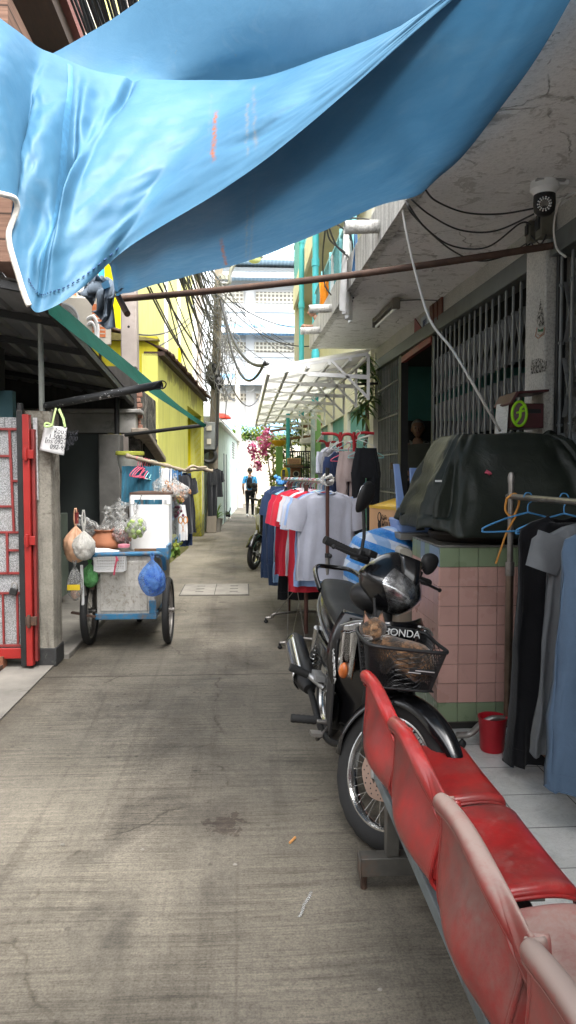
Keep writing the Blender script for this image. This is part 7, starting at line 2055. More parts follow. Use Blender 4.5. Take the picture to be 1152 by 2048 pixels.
# handlebar cowl with the raked headlight
m = sm()
def cowl(q, n):
    k = 1.0
    q = V((q.x*abs(n.x)**.12, q.y*abs(n.y)**.10, q.z*abs(n.z)**.22))*1.05
    x = q.x*(1.15 if q.x > 0 else .9); z = q.z-(.16*q.x if q.x > 0 else 0)
    y = q.y*(1-.28*max(0, n.z))*(1-.15*max(0, -n.z))
    if q.x > .06: y *= 1-.25*(q.x-.06)/.1
    return V((x, y, z))
HC = V((-.365, 0, .985))
m.ball(HC, (.135, .155, .132), 26, 18, fn=cowl); m.build('handlebar_cowl', gl, smooth=180, **BK)
def lensfn(k):
    def f(u, v):
        az = (u*2-1)*R(64)*(1-.50*v**1.5)*(.80+.2*math.sin(PI*v)); el = R(36)-R(92)*v-R(10)*(1-abs(u*2-1))*(1-v)
        n = V((math.cos(el)*math.cos(az), math.cos(el)*math.sin(az), math.sin(el)))
        return HC+cowl(V((n.x*.135, n.y*.155, n.z*.132)), n)*k
    return f
m = sm(); m.grid(lensfn(1.012), 24, 20); hl_ = m.build('headlight', pm('headlight_reflector', (.55, .55, .56, 1), .16, .9, 22, dirt=(.03, .03, .032, 1), damt=.35, dscale=13, metal=.8, bump=.5, bscale=16), smooth=180, **BK)
m = sm(); m.grid(lensfn(1.045), 24, 20); m.build('lens', M['lens'], hl_, smooth=180, local=True)
m = sm()
m.ball(HC+V((.142, 0, -.03)), (.02, .026, .026), 14, 9); m.build('bulb_bowl', M['chrome'], hl_, local=True)
m = sm(); m.grid(lambda u, v: V((-.245+.03*math.sin(v*2)-.05*abs(u-.5)*2, (u-.5)*.15*(1-v*.4), 1.115-.115*v)), 8, 8); m.build('cowl_visor', gl, smooth=180, solid=.008, **BK)
m = sm(); m.ball(HC+V((-.05, 0, -.09)), (.10, .13, .07), 18, 10); m.build('lower_cowl', bp, smooth=180, **BK)
m = sm(); m.tube([(-.31, 0, .76), (-.37, 0, .95)], .045, 14); m.build('steering_stem', bp, **BK)
for s in (-1, 1):
    m = sm(); a = V((-.40, s*.13, 1.045)); b = V((-.455, s*.335, 1.055))
    m.tube([a, a.lerp(b, .3)], .013, 12); hb = m.build('handlebar', M['steel'], **BK)
    m = sm(); P_ = [a.lerp(b, .30+.70*i/22) for i in range(23)]
    m.tube(P_, [.0165+.0016*(i % 2)+(.004 if i < 2 else 0) for i in range(23)], 14); m.tube([b, b+(b-a).normalized()*.018], .0175, 14); m.build('grip', M['rubber'], hb, local=True)
    m = sm(); m.box(a.lerp(b, .20), (.055, .075, .05)); m.box(a.lerp(b, .12)+V((.02, 0, .025)), (.06, .05, .03)); m.build('switch_block', bp, hb, local=True, bevel=.006)
    m = sm(); c0_ = a.lerp(b, .18)+V((.03, 0, 0)); m.tube(spline([c0_, c0_+V((.035, s*.04, -.005)), c0_+V((.02, s*.12, -.008)), c0_+V((-.005, s*.185, -.008))], 5), .0065, 8); m.ball(c0_+V((-.005, s*.19, -.008)), .010, 10, 7); m.build('brake_lever', bp, hb, local=True)
    m = sm(); r0 = a.lerp(b, .22)+V((0, 0, .02)); 
    r1 = r0+V((-.005, s*.015, .07 if s < 0 else .02)); r2 = r0+V((-.02, s*.055, .17)) if s < 0 else r0+V((-.03, s*.085, .045))
    m.tube(spline([r0, r0.lerp(r1, .6), r1, r2], 6), .0075, 10); m.ball(r0, .016, 10, 7); mi = m.build('mirror', bp, **BK)
    m = sm(); c_ = r2+(V((0, -.02, .055)) if s < 0 else V((-.005, .035, .03)))
    tilt = Matrix.Rotation(R(10*s), 3, 'X') @ Matrix.Rotation(R(-s*18), 3, 'Z')
    m.ball(c_, (.026, .056, .072) if s < 0 else (.024, .046, .052), 22, 14, rot=tilt, fn=lambda q, n: V((q.x if q.x > 0 else q.x*.25, q.y*(1+.22*n.z), q.z*(.92 if n.z > 0 else 1.1)))); m.build('mirror_shell', bp, mi, smooth=180, local=True)
    m = sm(); m.ball(c_+V((-.0065, 0, 0)), (.002, .051, .066) if s < 0 else (.002, .041, .046), 20, 12, rot=tilt, fn=lambda q, n: V((q.x, q.y*(1+.22*n.z), q.z))); m.build('mirror_glass', pm('mirror_glass', (.7, .7, .72, 1), .05, .02, metal=1, bump=0), mi, smooth=180, local=True)
# engine, exhaust, stand, pegs
m = MB(); m.box((-.62, 0, .33), (.34, .17, .16)); m.tube([(-.62, -.115, .32), (-.62, .115, .32)], .085, 20); m.tube([(-.78, -.105, .33), (-.78, .105, .33)], .075, 20); m.build('engine', M['black_iron'], bevel=.012, **BK)
m = MB(); m.tube([(-.46, 0, .37), (-.30, 0, .41)], .058, 14)
for k in range(6): m.tube([(-.33-.022*k, 0, .404-.005*k), (-.338-.022*k, 0, .402-.005*k)], .072, 14)
m.build('cylinder_fins', M['black_iron'], **BK)
m = MB(); m.tube(spline([(-.34, -.03, .36), (-.38, -.12, .25), (-.60, -.15, .22), (-.85, -.165, .29), (-.95, -.175, .33)], 6), .016, 12); m.tube([(-.92, -.178, .325), (-.98, -.182, .345), (-1.44, -.20, .445), (-1.50, -.20, .455)], [.03, .056, .058, .04], 18); m.build('exhaust', M['black_iron'], **BK)
m = MB(); m.grid(lambda u, v: V((-1.0-.40*u, -.19-.068*math.cos((v-.5)*2.2), .355+.087*u+.066*math.sin((v-.5)*2.2)-.0)), 10, 8); m.build('heat_shield', M['chrome'], smooth=180, solid=.004, **BK)
m = MB(); m.tube([(-.98, -.155, .30), (-1.25, -.12, .285)], .02, 10); m.tube([(-.98, .155, .30), (-1.25, .12, .285)], .02, 10); m.build('swing_arm', bp, **BK)
for s in (-1, 1):
    m = MB(); m.tube([(-1.20, s*.125, .30), (-1.06, s*.15, .62)], .022, 12)
    for k in range(9): m.tube([(-1.19+.012*k, s*.127, .33+.027*k), (-1.187+.012*k, s*.1275, .338+.027*k)], .032, 12)
    m.build('shock_absorber', M['chrome'], **BK)
m = MB(); m.tube([(-.62, -.24, .262), (-.62, .24, .262)], .011, 10); peg = m.build('foot_rest_bar', M['steel'], **BK)
for s in (-1, 1):
    m = MB(); m.tube([(-.62, s*(.185+.012*i), .266) for i in range(11)], [.019+.0022*(i % 2) for i in range(11)], 12); m.build('peg_rubber', M['rubber'], peg, local=True)
    m = MB(); m.tube(spline([(-.84, s*.12, .36), (-.90, s*.19, .40), (-.90, s*.20, .40)], 3), .015, 10); m.box((-.88, s*.15, .41), (.12, .05, .03)); pp = m.build('pillion_bracket', M['silver'], bevel=.004, **BK)
    m = MB(); m.tube([(-.90, s*(.20+.012*i), .405+.004*i) for i in range(9)], [.020+.002*(i % 2) for i in range(9)], 12); m.build('pillion_peg', M['rubber'], pp, local=True)
m = MB(); m.tube(spline([(-.62, -.12, .24), (-.50, -.19, .22), (-.42, -.22, .27)], 5), .009, 8); m.box((-.41, -.22, .275), (.05, .05, .014)); m.build('brake_pedal', M['steel'], **BK)
m = MB(); a_ = V((-.66, .12, .24)); b_ = V((-.80, .30, .0+.035)); m.tube(spline([a_, a_.lerp(b_, .6), b_], 4), .012, 10); m.box(b_+V((0, .01, -.01)), (.06, .05, .01)); m.build('side_stand', bp, **BK)
loft([(-1.22, .50, .58, .06), (-1.45, .48, .60, .075), (-1.62, .38, .50, .06), (-1.70, .28, .34, .05)], e=.6).build('rear_mudguard', bp, smooth=180, **BK)
m = MB(); m.box((-1.55, 0, .72), (.06, .12, .07)); m.build('tail_lamp', pm('red_lens', (.3, .01, .012, 1), .2, coat=.5), bevel=.012, **BK)

# wire basket, fixed to the frame
bz0, bz1 = .635, .795
bc = V((-.045, -.008, 0))
def bring(z, n=96):
    t_ = (z-bz0)/(bz1-bz0); hx = .105+.035*t_; hy = .125+.035*t_; e = .35
    return [V((bc.x+hx*(abs(math.cos(2*PI*k/n))**e)*(1 if math.cos(2*PI*k/n) > 0 else -1), bc.y+hy*(abs(math.sin(2*PI*k/n))**e)*(1 if math.sin(2*PI*k/n) > 0 else -1), z+(.025*(1 if 1 else 0)*max(0, -math.cos(2*PI*k/n))*t_))) for k in range(n)]
basket = None
m = MB()
# a woven lozenge mesh: sheared rings so that the wires cross diagonally
rows_ = 15; n = 84
vs = []; fs = []
for j in range(rows_+1):
    z = bz0+(bz1-bz0)*j/rows_
    ring = bring(z, n*2)
    vs += [ring[(2*k+j) % (2*n)] for k in range(n)]
for j in range(rows_-1):
    for k in range(n):
        # diamond between rows j, j+1, j+2
        if j % 2 == 0: a = k; b0 = k; b1 = (k-1) % n
        if j % 1 == 0:
            p0 = j*n+k; p2 = (j+2)*n+((k-1) % n) if j+2 <= rows_ else None
            r_ = (j+1)*n+k; l_ = (j+1)*n+((k-1) % n)
            if p2 is not None: fs.append((p0, r_, p2, l_))
m.add(vs, fs)
wire_m = pm('black_wire_mesh', (.012, .012, .013, 1), .4, .3, 10, dirt=(.06, .05, .045, 1), damt=.2)
basket = thing('wire_basket', 'x', 'x'); bpy.data.objects.remove(basket)
bk = MB(); top = bring(bz1, 72); bk.tube(top, .0075, 8, closed=True); low_ = bring(bz0, 72); bk.tube(low_, .005, 8, closed=True)
bk_o = bk.build('basket', bp, **BK)
m.build('basket_mesh', wire_m, bk_o, local=True, smooth=0, wire=.0042)
m = MB(); m.grid(lambda u, v: V((bc.x-.105+.21*u, bc.y-.125+.25*v, bz0)), 16, 26); m.build('basket_floor', wire_m, bk_o, local=True, smooth=0, wire=.004)
m = MB(); m.box((bc.x+.128, .05, .715), (.003, .10, .022), Matrix.Rotation(R(10), 3, 'Y')); m.build('badge_plate', bp, bk_o, local=True)
m = MB(); m.box((bc.x+.132, .06, .718), (.003, .075, .003), Matrix.Rotation(R(10), 3, 'Y')); m.box((bc.x+.131, .02, .709), (.003, .05, .0025), Matrix.Rotation(R(10), 3, 'Y')); m.build('badge_mark', lett, bk_o, local=True)
m = MB(); m.tube([(-.15, -.05, .65), (-.24, -.05, .68)], .007, 8); m.tube([(-.15, .05, .65), (-.24, .05, .68)], .007, 8); m.build('basket_stay', bp, bk_o, local=True)

# ------------------------------------------------------------------ tortoiseshell cat curled in the basket
WB = wm(bike)
t = T('tortoiseshell_fur'); p = t.pos(); n1 = t.noise(p, 15, 5, .65, 1.0); n2 = t.noise(p, 30, 5, .7, .6); f = t.noise(t.n('Mapping', {'Vector': p, 'Scale': (1, 1, 1)}).outputs[0], 160, 3, .7)
c = t.ramp(n1, [(.40, (.018, .014, .012, 1)), (.48, (.08, .05, .03, 1)), (.56, (.20, .10, .045, 1)), (.70, (.30, .20, .12, 1))])
c = t.mix(t.ramp(n2, [(.48, 0.), (.62, .8)]), c, (.016, .013, .011, 1))
c = t.mix(.6, c, t.ramp(f, [(.3, .45), (.7, 1.5)]), 'MULTIPLY')
fur = t.done(t.bsdf(c, .85, 0, f, .8, .006, .2, sheen=.3))
def cw(p): return WB @ V(p)
cat = thing('cat', 'tortoiseshell cat curled up in the wire basket of the parked motorbike', 'cat', cw((bc.x, 0, bz0)))
bx_, by_ = bc.x, bc.y
pts = [(bx_+.02, by_+.105, .715), (bx_+.015, by_+.06, .74), (bx_, by_+.01, .745), (bx_-.025, by_-.045, .745), (bx_-.045, by_-.075, .765), (bx_-.055, by_-.092, .790),
       (bx_+.07, by_+.09, .69), (bx_+.085, by_+.03, .685), (bx_+.02, by_-.05, .70), (bx_+.06, by_-.07, .685), (bx_-.03, by_+.12, .69), (bx_-.075, by_+.09, .685), (bx_-.09, by_+.02, .685)]
ed = [(0, 1), (1, 2), (2, 3), (3, 4), (4, 5), (1, 6), (6, 7), (3, 8), (8, 9), (0, 10), (10, 11), (11, 12)]
rad = [.058, .072, .075, .070, .052, .046, .038, .022, .026, .018, .018, .014, .010]
body = skin('body', [cw(q) for q in pts], ed, rad, fur, cat, 2, 2)
hc = cw((bx_-.05, by_-.105, .825))
view = (CAMP-hc).normalized(); fw = (view+V((.25, 0, -.35))).normalized(); rt = fw.cross(V((0, 0, 1))).normalized(); uu = rt.cross(fw)
HM = Matrix(((fw.x, -rt.x, uu.x), (fw.y, -rt.y, uu.y), (fw.z, -rt.z, uu.z)))
m = MB()
m.ball(hc, (.050, .055, .047), 26, 18, rot=HM, fn=lambda q, n: q*(1+.10*max(0, n.x)**6)+V((.010*max(0, n.x)**8, 0, -.006*max(0, n.x)**3)))
hd_ = m.build('head', fur, cat, smooth=180)
def hp(x, y, z): return hc+HM @ V((x, y, z))
m = MB(); m.ball(hp(.047, 0, -.012), (.014, .019, .013), 14, 9, rot=HM); m.build('muzzle', fur, hd_, smooth=180)
for s in (-1, 1):
    m = MB(); m.add([hp(.012, s*.012, .036), hp(.010, s*.046, .022), hp(-.006, s*.036, .076), hp(-.018, s*.030, .032)], [(0, 1, 2), (1, 3, 2), (3, 0, 2)]); er = m.build('ear', fur, hd_, smooth=0, solid=.003)
    m = MB(); m.add([hp(.0145, s*.018, .037), hp(.0135, s*.041, .027), hp(.0, s*.035, .066)], [(0, 1, 2)]); m.build('inner_ear', pm('ear_pink', (.28, .15, .11, 1), .8, .2, 40), er, smooth=0)
    m = MB(); m.ball(hp(.0415, s*.020, .006), (.005, .0075, .0035), 12, 8, rot=HM); ey = m.build('eye', pm('cat_eye', (.20, .21, .06, 1), .15, coat=.8), hd_)
    m = MB(); m.ball(hp(.0462, s*.020, .006), (.0012, .0018, .003), 8, 6, rot=HM); m.build('pupil', M['black_gloss'], ey)
m = MB(); m.ball(hp(.060, 0, -.006), (.004, .006, .004), 10, 7, rot=HM); m.build('nose', pm('cat_nose', (.03, .018, .015, 1), .5), hd_)
m = MB()
for s in (-1, 1):
    for k in range(4): m.tube([hp(.055, s*.014, -.012-.003*k), hp(.052, s*.055, -.004-.010*k)], .0005, 4)
m.build('whiskers', M['white_plastic'], hd_)
m = MB(); m.tube([hp(-.002+.034*math.cos(k*PI/10), .034*math.sin(k*PI/10), -.040-.006*math.cos(k*PI/10)) for k in range(20)], .004, 6, closed=True); m.build('collar', pm('grey_collar', (.16, .17, .14, 1), .6), cat)
# ------------------------------------------------------------------ street-food cart
random.seed(44)
cart = thing('food_cart', 'battered silver and blue street food cart on bicycle wheels', 'cart', (-1.0, 6.6, 0))
KX0, KX1, KY0, KY1 = -1.225, -.745, 6.06, 7.28
t = T('battered_aluminium'); p = t.pos(); n = t.noise(p, 5, 7, .7, .8); f = t.noise(p, 26, 6, .75, .6); s_ = t.noise(t.n('Mapping', {'Vector': p, 'Scale': (14, 14, 1.2)}).outputs[0], 1.5, 6, .7)
c = t.ramp(n, [(.3, (.38, .36, .32, 1)), (.7, (.60, .58, .54, 1))])
c = t.mix(t.ramp(f, [(.52, 0.), (.66, .7)]), c, (.24, .20, .15, 1)); c = t.mix(t.ramp(s_, [(.5, 0.), (.7, .5)]), c, (.2, .17, .13, 1))
alu = t.done(t.bsdf(c, t.ramp(f, [(.4, .35), (.7, .7)]), .35, f, .5, .012))
bluep = pm('chipped_blue_paint', (.03, .165, .31, 1), .45, .2, 6, dirt=(.17, .13, .10, 1), damt=.62, dscale=16, bump=.2)
mb = MB(); mb.bb(KX0, KX1, KY0, KY1, .27, .77); mb.build('box_body', alu, cart, bevel=.008)
mb = MB(); mb.bb(KX0+.03, KX1-.06, KY0-.012, KY0-.001, .31, .73); mb.build('front_panel', alu, cart, bevel=.004)
mb = MB(); mb.bb(KX0-.01, KX1+.012, KY0-.03, KY0-.005, .245, .29); mb.bb(KX1-.045, KX1+.012, KY0-.03, KY0-.004, .291, .40); mb.bb(KX1-.01, KX1+.014, KY0-.004, KY1, .245, .29); mb.build('blue_angle_iron', bluep, cart, bevel=.003)
mb = MB(); mb.bb(KX0-.03, KX1+.10, KY0-.03, KY1+.02, .775, .80); mb.build('tray', alu, cart, bevel=.004)
mb = MB(); mb.bb(KX1+.10, KX1+.118, KY0-.04, KY1+.02, .74, .86); mb.bb(KX1+.02, KX1+.12, KY0-.045, KY0-.031, .76, .84); mb.build('tray_side', bluep, cart, bevel=.003)
mb = MB(); mb.bb(KX0+.32, KX1+.05, KY0-.035, KY0-.02, .81, .835); mb.build('wooden_batten', M['wood'], cart, bevel=.003)
# blue push bar
h0 = at(182, 1112, 5.92); h1 = at(318, 1108, 5.92)
mb = MB(); mb.tube(spline([h0+V((-.02, .14, -.03)), h0, h0+V((.06, -.01, .012)), h1+V((-.08, -.01, .005)), h1, h1+V((.03, .05, -.05)), h1+V((.03, .12, -.14))], 6), .0185, 10); mb.build('push_bar', bluep, cart)
def cwheel(x, y, r_, w_, nm='wheel', sp=True):
    mb = MB(); c_ = V((x, y, r_)); mb.tube([c_+V((-.05, 0, 0)), c_+V((.05, 0, 0))], .022, 12); o = mb.build(nm, M['steel'], cart)
    n = 44; rs = []
    for i in range(n):
        a = 2*PI*i/n; d = V((0, math.cos(a), math.sin(a))); rs.append([c_+d*(r_-w_+w_*math.cos(2*PI*k/10))+V((w_*math.sin(2*PI*k/10), 0, 0)) for k in range(10)])
    m_ = MB(); m_.rings(rs, False, True); m_.build('tyre', M['rubber'], o)
    rs = []
    for i in range(n):
        a = 2*PI*i/n; d = V((0, math.cos(a), math.sin(a))); rs.append([c_+d*(r_-2*w_+h)+V((k, 0, 0)) for k, h in ((-.018, .012), (-.014, -.006), (.014, -.006), (.018, .012))])
    m_ = MB(); m_.rings(rs, False, True); m_.build('rim', M['steel'], o)
    if sp:
        m_ = MB()
        for i in range(28):
            a = 2*PI*i/28; s = 1 if i % 2 else -1; m_.tube([c_+V((s*.03, .02*math.cos(a), .02*math.sin(a))), c_+V((0, (r_-2*w_)*math.cos(a), (r_-2*w_)*math.sin(a)))], .0022, 4)
        m_.build('spokes', M['steel'], o)
cwheel(-1.315, 6.22, .285, .030); cwheel(-.652, 6.22, .285, .030)
mb = MB(); mb.tube([(-1.36, 6.22, .285), (-.60, 6.22, .285)], .014, 10); mb.build('axle', M['black_iron'], cart)
cwheel(-1.03, 7.15, .12, .030, 'castor_wheel', False)
mb = MB(); mb.bb(-1.10, -.96, 7.10, 7.20, .215, .255); mb.bb(-1.085, -1.07, 7.12, 7.18, .10, .22); mb.bb(-.99, -.975, 7.12, 7.18, .10, .22); mb.build('castor_fork', M['black_iron'], cart)
mb = MB(); mb.box((-1.315, 5.98, .30), (.20, .05, .012), Matrix.Rotation(.2, 3, 'Y')); mb.build('step_flap', M['rust'], cart)
mb = MB(); mb.box((-1.25, 6.03, .55), (.035, .03, .10)); mb.build('hinge', M['rust'], cart)
# display case
c0, c1 = at(263, 1098, 6.28), at(341, 992, 6.28)
cz0 = .80; cz1 = c1.z
dc = M['white_paint']
mb = MB()
for x in (c0.x, c1.x):
    for y in (6.28, 6.95): mb.bar((x, y, cz0), (x, y, cz1), .022)
for y in (6.28, 6.95): mb.bar((c0.x, y, cz1), (c1.x, y, cz1), .022); mb.bar((c0.x, y, cz0+.01), (c1.x, y, cz0+.01), .022)
for x in (c0.x, c1.x): mb.bar((x, 6.28, cz1), (x, 6.95, cz1), .022)
case = mb.build('display_case', M['silver'], cart)
mb = MB(); mb.bb(c0.x+.003, c1.x-.012, 6.262, 6.268, cz0+.005, at(300, 1009, 6.27).z); mb.build('white_board', pm('white_board', (.60, .60, .60, 1), .45, .06, 3, dirt=(.4, .38, .34, 1), damt=.2), case)
mb = MB(); zt2 = at(300, 1008, 6.27).z; mb.bb(c0.x, c1.x, 6.258, 6.272, cz1-.03, cz1+.005); mb.bb(c0.x, c0.x+.03, 6.258, 6.272, zt2, cz1-.03); mb.bb(c1.x-.03, c1.x, 6.258, 6.272, zt2, cz1-.03); mb.build('top_frame', M['white_plastic'], case)
mb = MB(); mb.quad((c1.x+.004, 6.29, cz0), (c1.x+.004, 6.94, cz0), (c1.x+.004, 6.94, cz1), (c1.x+.004, 6.29, cz1)); mb.build('side_glass', clear_plastic('greenish_glass', (.45, .5, .48, 1), .35, .05), case, smooth=0)
mb = MB(); mb.bb(c0.x-.01, c1.x+.01, 6.27, 6.96, cz1+.012, cz1+.03); mb.build('lid', M['rust'], case)
mb = MB(); mb.tube(spline([at(283, 990, 6.24), at(280, 1000, 6.24), at(274, 1010, 6.24), at(272, 1014, 6.24), at(276, 1018, 6.24)], 5), .003, 6); mb.build('hook', M['black_iron'], case)

# goods on and round the cart, each a thing
def pouch(name, label, cat, px, py, Y, rx, rz, m, tail=.08, seed=0, group=None, squash=.8, knot=True):
    c_ = at(px, py, Y); rng = random.Random(seed)
    t_ = thing(name, label, cat, c_+V((0, 0, -rz)), 0, group)
    b = MB()
    def fn(q, n):
        k = 1+.16*nz(n, 1.7, seed)+.16*(.35-abs(nz(n, 3.2, seed)))+.07*(.3-abs(nz(n, 7, seed)))
        top_ = max(0, n.z); w_ = (1-top_**2.2*.86)
        a = math.atan2(n.y, n.x); pl_ = 1+.22*math.sin(9*a+seed)*max(0, n.z)**.5+.07*abs(math.sin(3.5*a+seed*2+n.z*1.5))-.04
        return V((q.x*k*w_*pl_, q.y*k*w_*pl_, q.z*(1.0 if n.z < 0 else 1.45)))
    b.ball(c_, (rx, rx*squash, rz), 52, 36, fn=fn)
    if tail:
        tp_ = c_+V((0, 0, rz*1.45))
        for s in (-1, 1): b.tube(spline([tp_+V((0, 0, -.01)), tp_+V((s*.012, 0, tail*.5)), tp_+V((s*.004, .0, tail))], 4), [.010]*4+[.006]*5, 6, flat=.4)
    b.build('film', m, t_, smooth=180)
    return t_, c_
peach = pm('peach_film', (.62, .36, .22, 1), .4, .1, 5, bump=.3, bscale=20)
pouch('plastic_bag', 'peach coloured plastic bag hanging at the left corner of the food cart', 'bag', 152, 1095, 5.95, .10, .125, peach, .14, 1)
pouch('plastic_bag', 'knotted milky white plastic bag in front of the peach one', 'bag', 168, 1096, 5.86, .085, .10, M['milky'], .16, 2)
pouch('plastic_bag', 'clear bag of blue film hanging from the push bar of the food cart', 'bag', 305, 1162, 5.86, .105, .125, M['clear_blue'], .05, 3)
b = MB(); c_ = at(308, 1160, 5.9)
b.ball(c_, (.07, .05, .09), 26, 18, fn=lambda q, n: q*(1+.35*nz(n, 3.5, 9)+.2*nz(n, 8, 2)))
tag(b.build('blue_film', pm('crumpled_blue_film', (.02, .14, .55, 1), .3, .5, 14, bump=.6, bscale=16), smooth=40), 'crumpled bright blue film inside the clear bag on the push bar', 'plastic film')
pouch('plastic_bag', 'green plastic bag hanging behind the white basket of the food cart', 'bag', 180, 1155, 6.0, .068, .085, M['clear_green'], .05, 5)
pouch('plastic_bag', 'clear bag with a yellow label hanging lowest at the left of the food cart', 'bag', 150, 1172, 5.9, .058, .12, M['clear'], .08, 6)
b = MB(); c_ = at(150, 1173, 5.9); b.box(c_+V((0, -.05, .0)), (.10, .004, .045)); tag(b.build('yellow_packet', pm('yellow_print', (.7, .5, .02, 1), .5, .2, 20)), 'yellow packet inside the lowest clear bag', 'packet')
b = MB(); b.ball(c_+V((0, 0, -.06)), (.035, .03, .04), 12, 9, fn=lambda q, n: q*(1+.3*nz(n, 3))); tag(b.build('peach_wrap', pm('peach_wrap', (.65, .38, .26, 1), .5)), 'peach coloured lump inside the lowest clear bag', 'food')
pouch('plastic_bag', 'clear net bag bulging with green limes before the white board', 'bag', 271, 1056, 6.14, .085, .085, M['clear'], .09, 7)
c_ = at(272, 1058, 6.14); k = 0
limes = [(-.045, 0, -.045), (0, -.02, -.055), (.045, 0, -.045), (-.06, -.01, 0), (-.02, -.045, -.015), (.025, -.045, -.02), (.062, -.01, 0), (-.04, -.03, .035), (.005, -.045, .03), (.045, -.03, .035), (0, .02, .0), (-.015, -.02, .065), (.025, -.015, .068)]
lm = pm('lime_rind', (.26, .36, .10, 1), .45, .35, 14, dirt=(.52, .55, .32, 1), damt=.3, dscale=10, obr=.3)
lo_ = None
for q in limes:
    if lo_ is None:
        b = MB(); b.ball((0, 0, 0), (.0235, .0225, .026), 14, 10); lo_ = b.build('lime', lm, smooth=180); off_ = lo_.location.copy(); o = lo_
    else: o = lo_.copy(); C.objects.link(o)
    o.location = c_+V(q)+off_; o.rotation_euler = (random.uniform(-.6, .6), random.uniform(-.6, .6), 0)
    tag(o, 'green lime in the clear net bag on the food cart', 'lime', 'limes in the clear net bag')
pouch('plastic_bag', 'clear bag of pinkish shallots beside the limes', 'bag', 245, 1068, 6.2, .075, .085, M['clear'], .12, 8)
b = MB(); c_ = at(246, 1072, 6.2)
for k in range(60): b.ball(c_+V((random.gauss(0, .035), random.gauss(0, .025), random.gauss(-.01, .032))), (.013, .013, .016), 7, 5)
tag(b.build('shallots', pm('shallot_skin', (.30, .16, .14, 1), .6, .4, 30, dirt=(.5, .38, .32, 1), damt=.4), smooth=180), 'heap of pinkish shallots inside a clear bag on the food cart', 'shallots', kind='stuff')
# white perforated basket
wbk = thing('plastic_basket', 'white perforated plastic basket hanging under the push bar of the food cart', 'basket', at(220, 1145, 5.97))
a_, b_ = at(187, 1113, 5.95), at(250, 1142, 5.95)
b = MB(); nx_, nzz = 13, 5
w0 = b_.x-a_.x
for i in range(nx_+1):
    x = a_.x+w0*i/nx_; b.bar((x, 5.95, a_.z), (a_.x+.012+(w0-.024)*i/nx_, 5.965, b_.z), .010, .006, up=(0, 1, 0))
for j in range(nzz+1):
    z = a_.z+(b_.z-a_.z)*j/nzz; b.bar((a_.x+.012*j/nzz, 5.949+.015*j/nzz, z), (b_.x-.012*j/nzz, 5.949+.015*j/nzz, z), .006, .011 if 0 < j < nzz else .018, up=(0, 0, 1))
b.build('lattice_side', M['white_plastic'], wbk)
b = MB(); b.bb(a_.x+.012, b_.x-.012, 5.965, 6.04, b_.z-.004, b_.z+.004); b.bb(a_.x, a_.x+.006, 5.95, 6.04, b_.z, a_.z); b.bb(b_.x-.006, b_.x, 5.95, 6.04, b_.z, a_.z); b.build('base', M['white_plastic'], wbk)
b = MB(); b.tube(spline([at(231, 1108, 5.91), at(233, 1120, 5.90), at(230, 1135, 5.92), at(228, 1150, 5.93)], 5), .008, 6, flat=.4); b.tube([at(232, 1112, 5.91), at(236, 1122, 5.9)], .01, 6, flat=.4)
tag(b.build('pink_string', pm('pink_string', (.65, .10, .16, 1), .6)), 'pink plastic string tied on the push bar over the white basket', 'string')
# clay pot
cp = at(211, 1098, 6.28); b = MB()
b.lathe([(.06, -.02), (.135, .005), (.145, .03), (.135, .055), (.105, .10), (.088, .125), (.085, .14), (.096, .147), (.098, .153), (.088, .154), (.078, .14)], (cp.x, 6.28, .82), 34)
pot_o = b.build('clay_pot', pm('terracotta', (.30, .115, .055, 1), .75, .15, 5, dirt=(.16, .07, .045, 1), damt=.35, bump=.2), smooth=180)
tag(pot_o, 'terracotta clay pot standing on the tray of the food cart', 'pot')
# crumpled clear film behind the pot, pink lid, paper sheet, batten bits
def crumple(name, label, A_, B_, C_, D_, m, amp=.05, seed=0, cat='plastic film', n=36):
    A_, B_, C_, D_ = map(V, (A_, B_, C_, D_)); b = MB()
    def fn(u, v):
        p = A_.lerp(B_, u).lerp(D_.lerp(C_, u), v); q = (u*4+seed, v*4, seed)
        return p+V((nz(q, 1.0), nz(q, 1.1, 5), nz(q, 1.2, 9)))*amp+V((nz(q, 2.7, 2), nz(q, 2.5, 7), nz(q, 2.8, 3)))*amp*.5
    b.grid(fn, n, n); return tag(b.build(name, m, smooth=60), label, cat)
crumple('plastic_film', 'crumpled clear plastic film rising behind the clay pot', at(160, 1030, 6.2), at(215, 1062, 6.35), at(240, 1085, 6.35), at(165, 1060, 6.2), M['clear'], .07, 1)
crumple('plastic_film', 'upright sheet of clear plastic film between the clay pot and the white board', at(212, 1012, 6.35), at(262, 998, 6.35), at(250, 1060, 6.3), at(205, 1064, 6.35), M['clear'], .07, 2)
crumple('paper_sheet', 'wrinkled white paper lying on the food cart tray in front of the clay pot', at(186, 1095, 6.1), at(240, 1100, 6.08), at(236, 1110, 6.0), at(180, 1110, 6.0), M['white_plastic'], .012, 3, 'paper', 14)
b = MB(); q = at(248, 1092, 6.1); b.lathe([(.045, -.012), (.05, .0), (.05, .012), (.042, .016)], q, 22); tag(b.build('pink_tub', pm('pink_plastic_lid', (.62, .22, .28, 1), .4)), 'shallow pink plastic tub on the food cart tray below the bags', 'tub')
b = MB(); q = at(153, 1032, 5.96); b.tube([q+V((0, 0, -.06)), q+V((0, 0, .03))], .017, 10); b.tube([q+V((.006, 0, .03)), q+V((.012, 0, .055))], .004, 6); tag(b.build('tied_stick', M['red_dull']), 'red bound stick end at the left corner of the food cart', 'stick')
b = MB(); b.tube([at(163, 1130, 5.92), at(166, 1200, 5.95), at(165, 1220, 5.97)], .012, 8, flat=.5); tag(b.build('white_strap', M['white_plastic']), 'white plastic strap hanging by the left wheel of the food cart', 'strap')
b = MB(); b.tube([at(167, 1165, 6.0), at(176, 1242, 6.02)], .014, 8); tag(b.build('grey_stick', M['steel']), 'grey stick leaning by the left wheel of the food cart', 'stick')
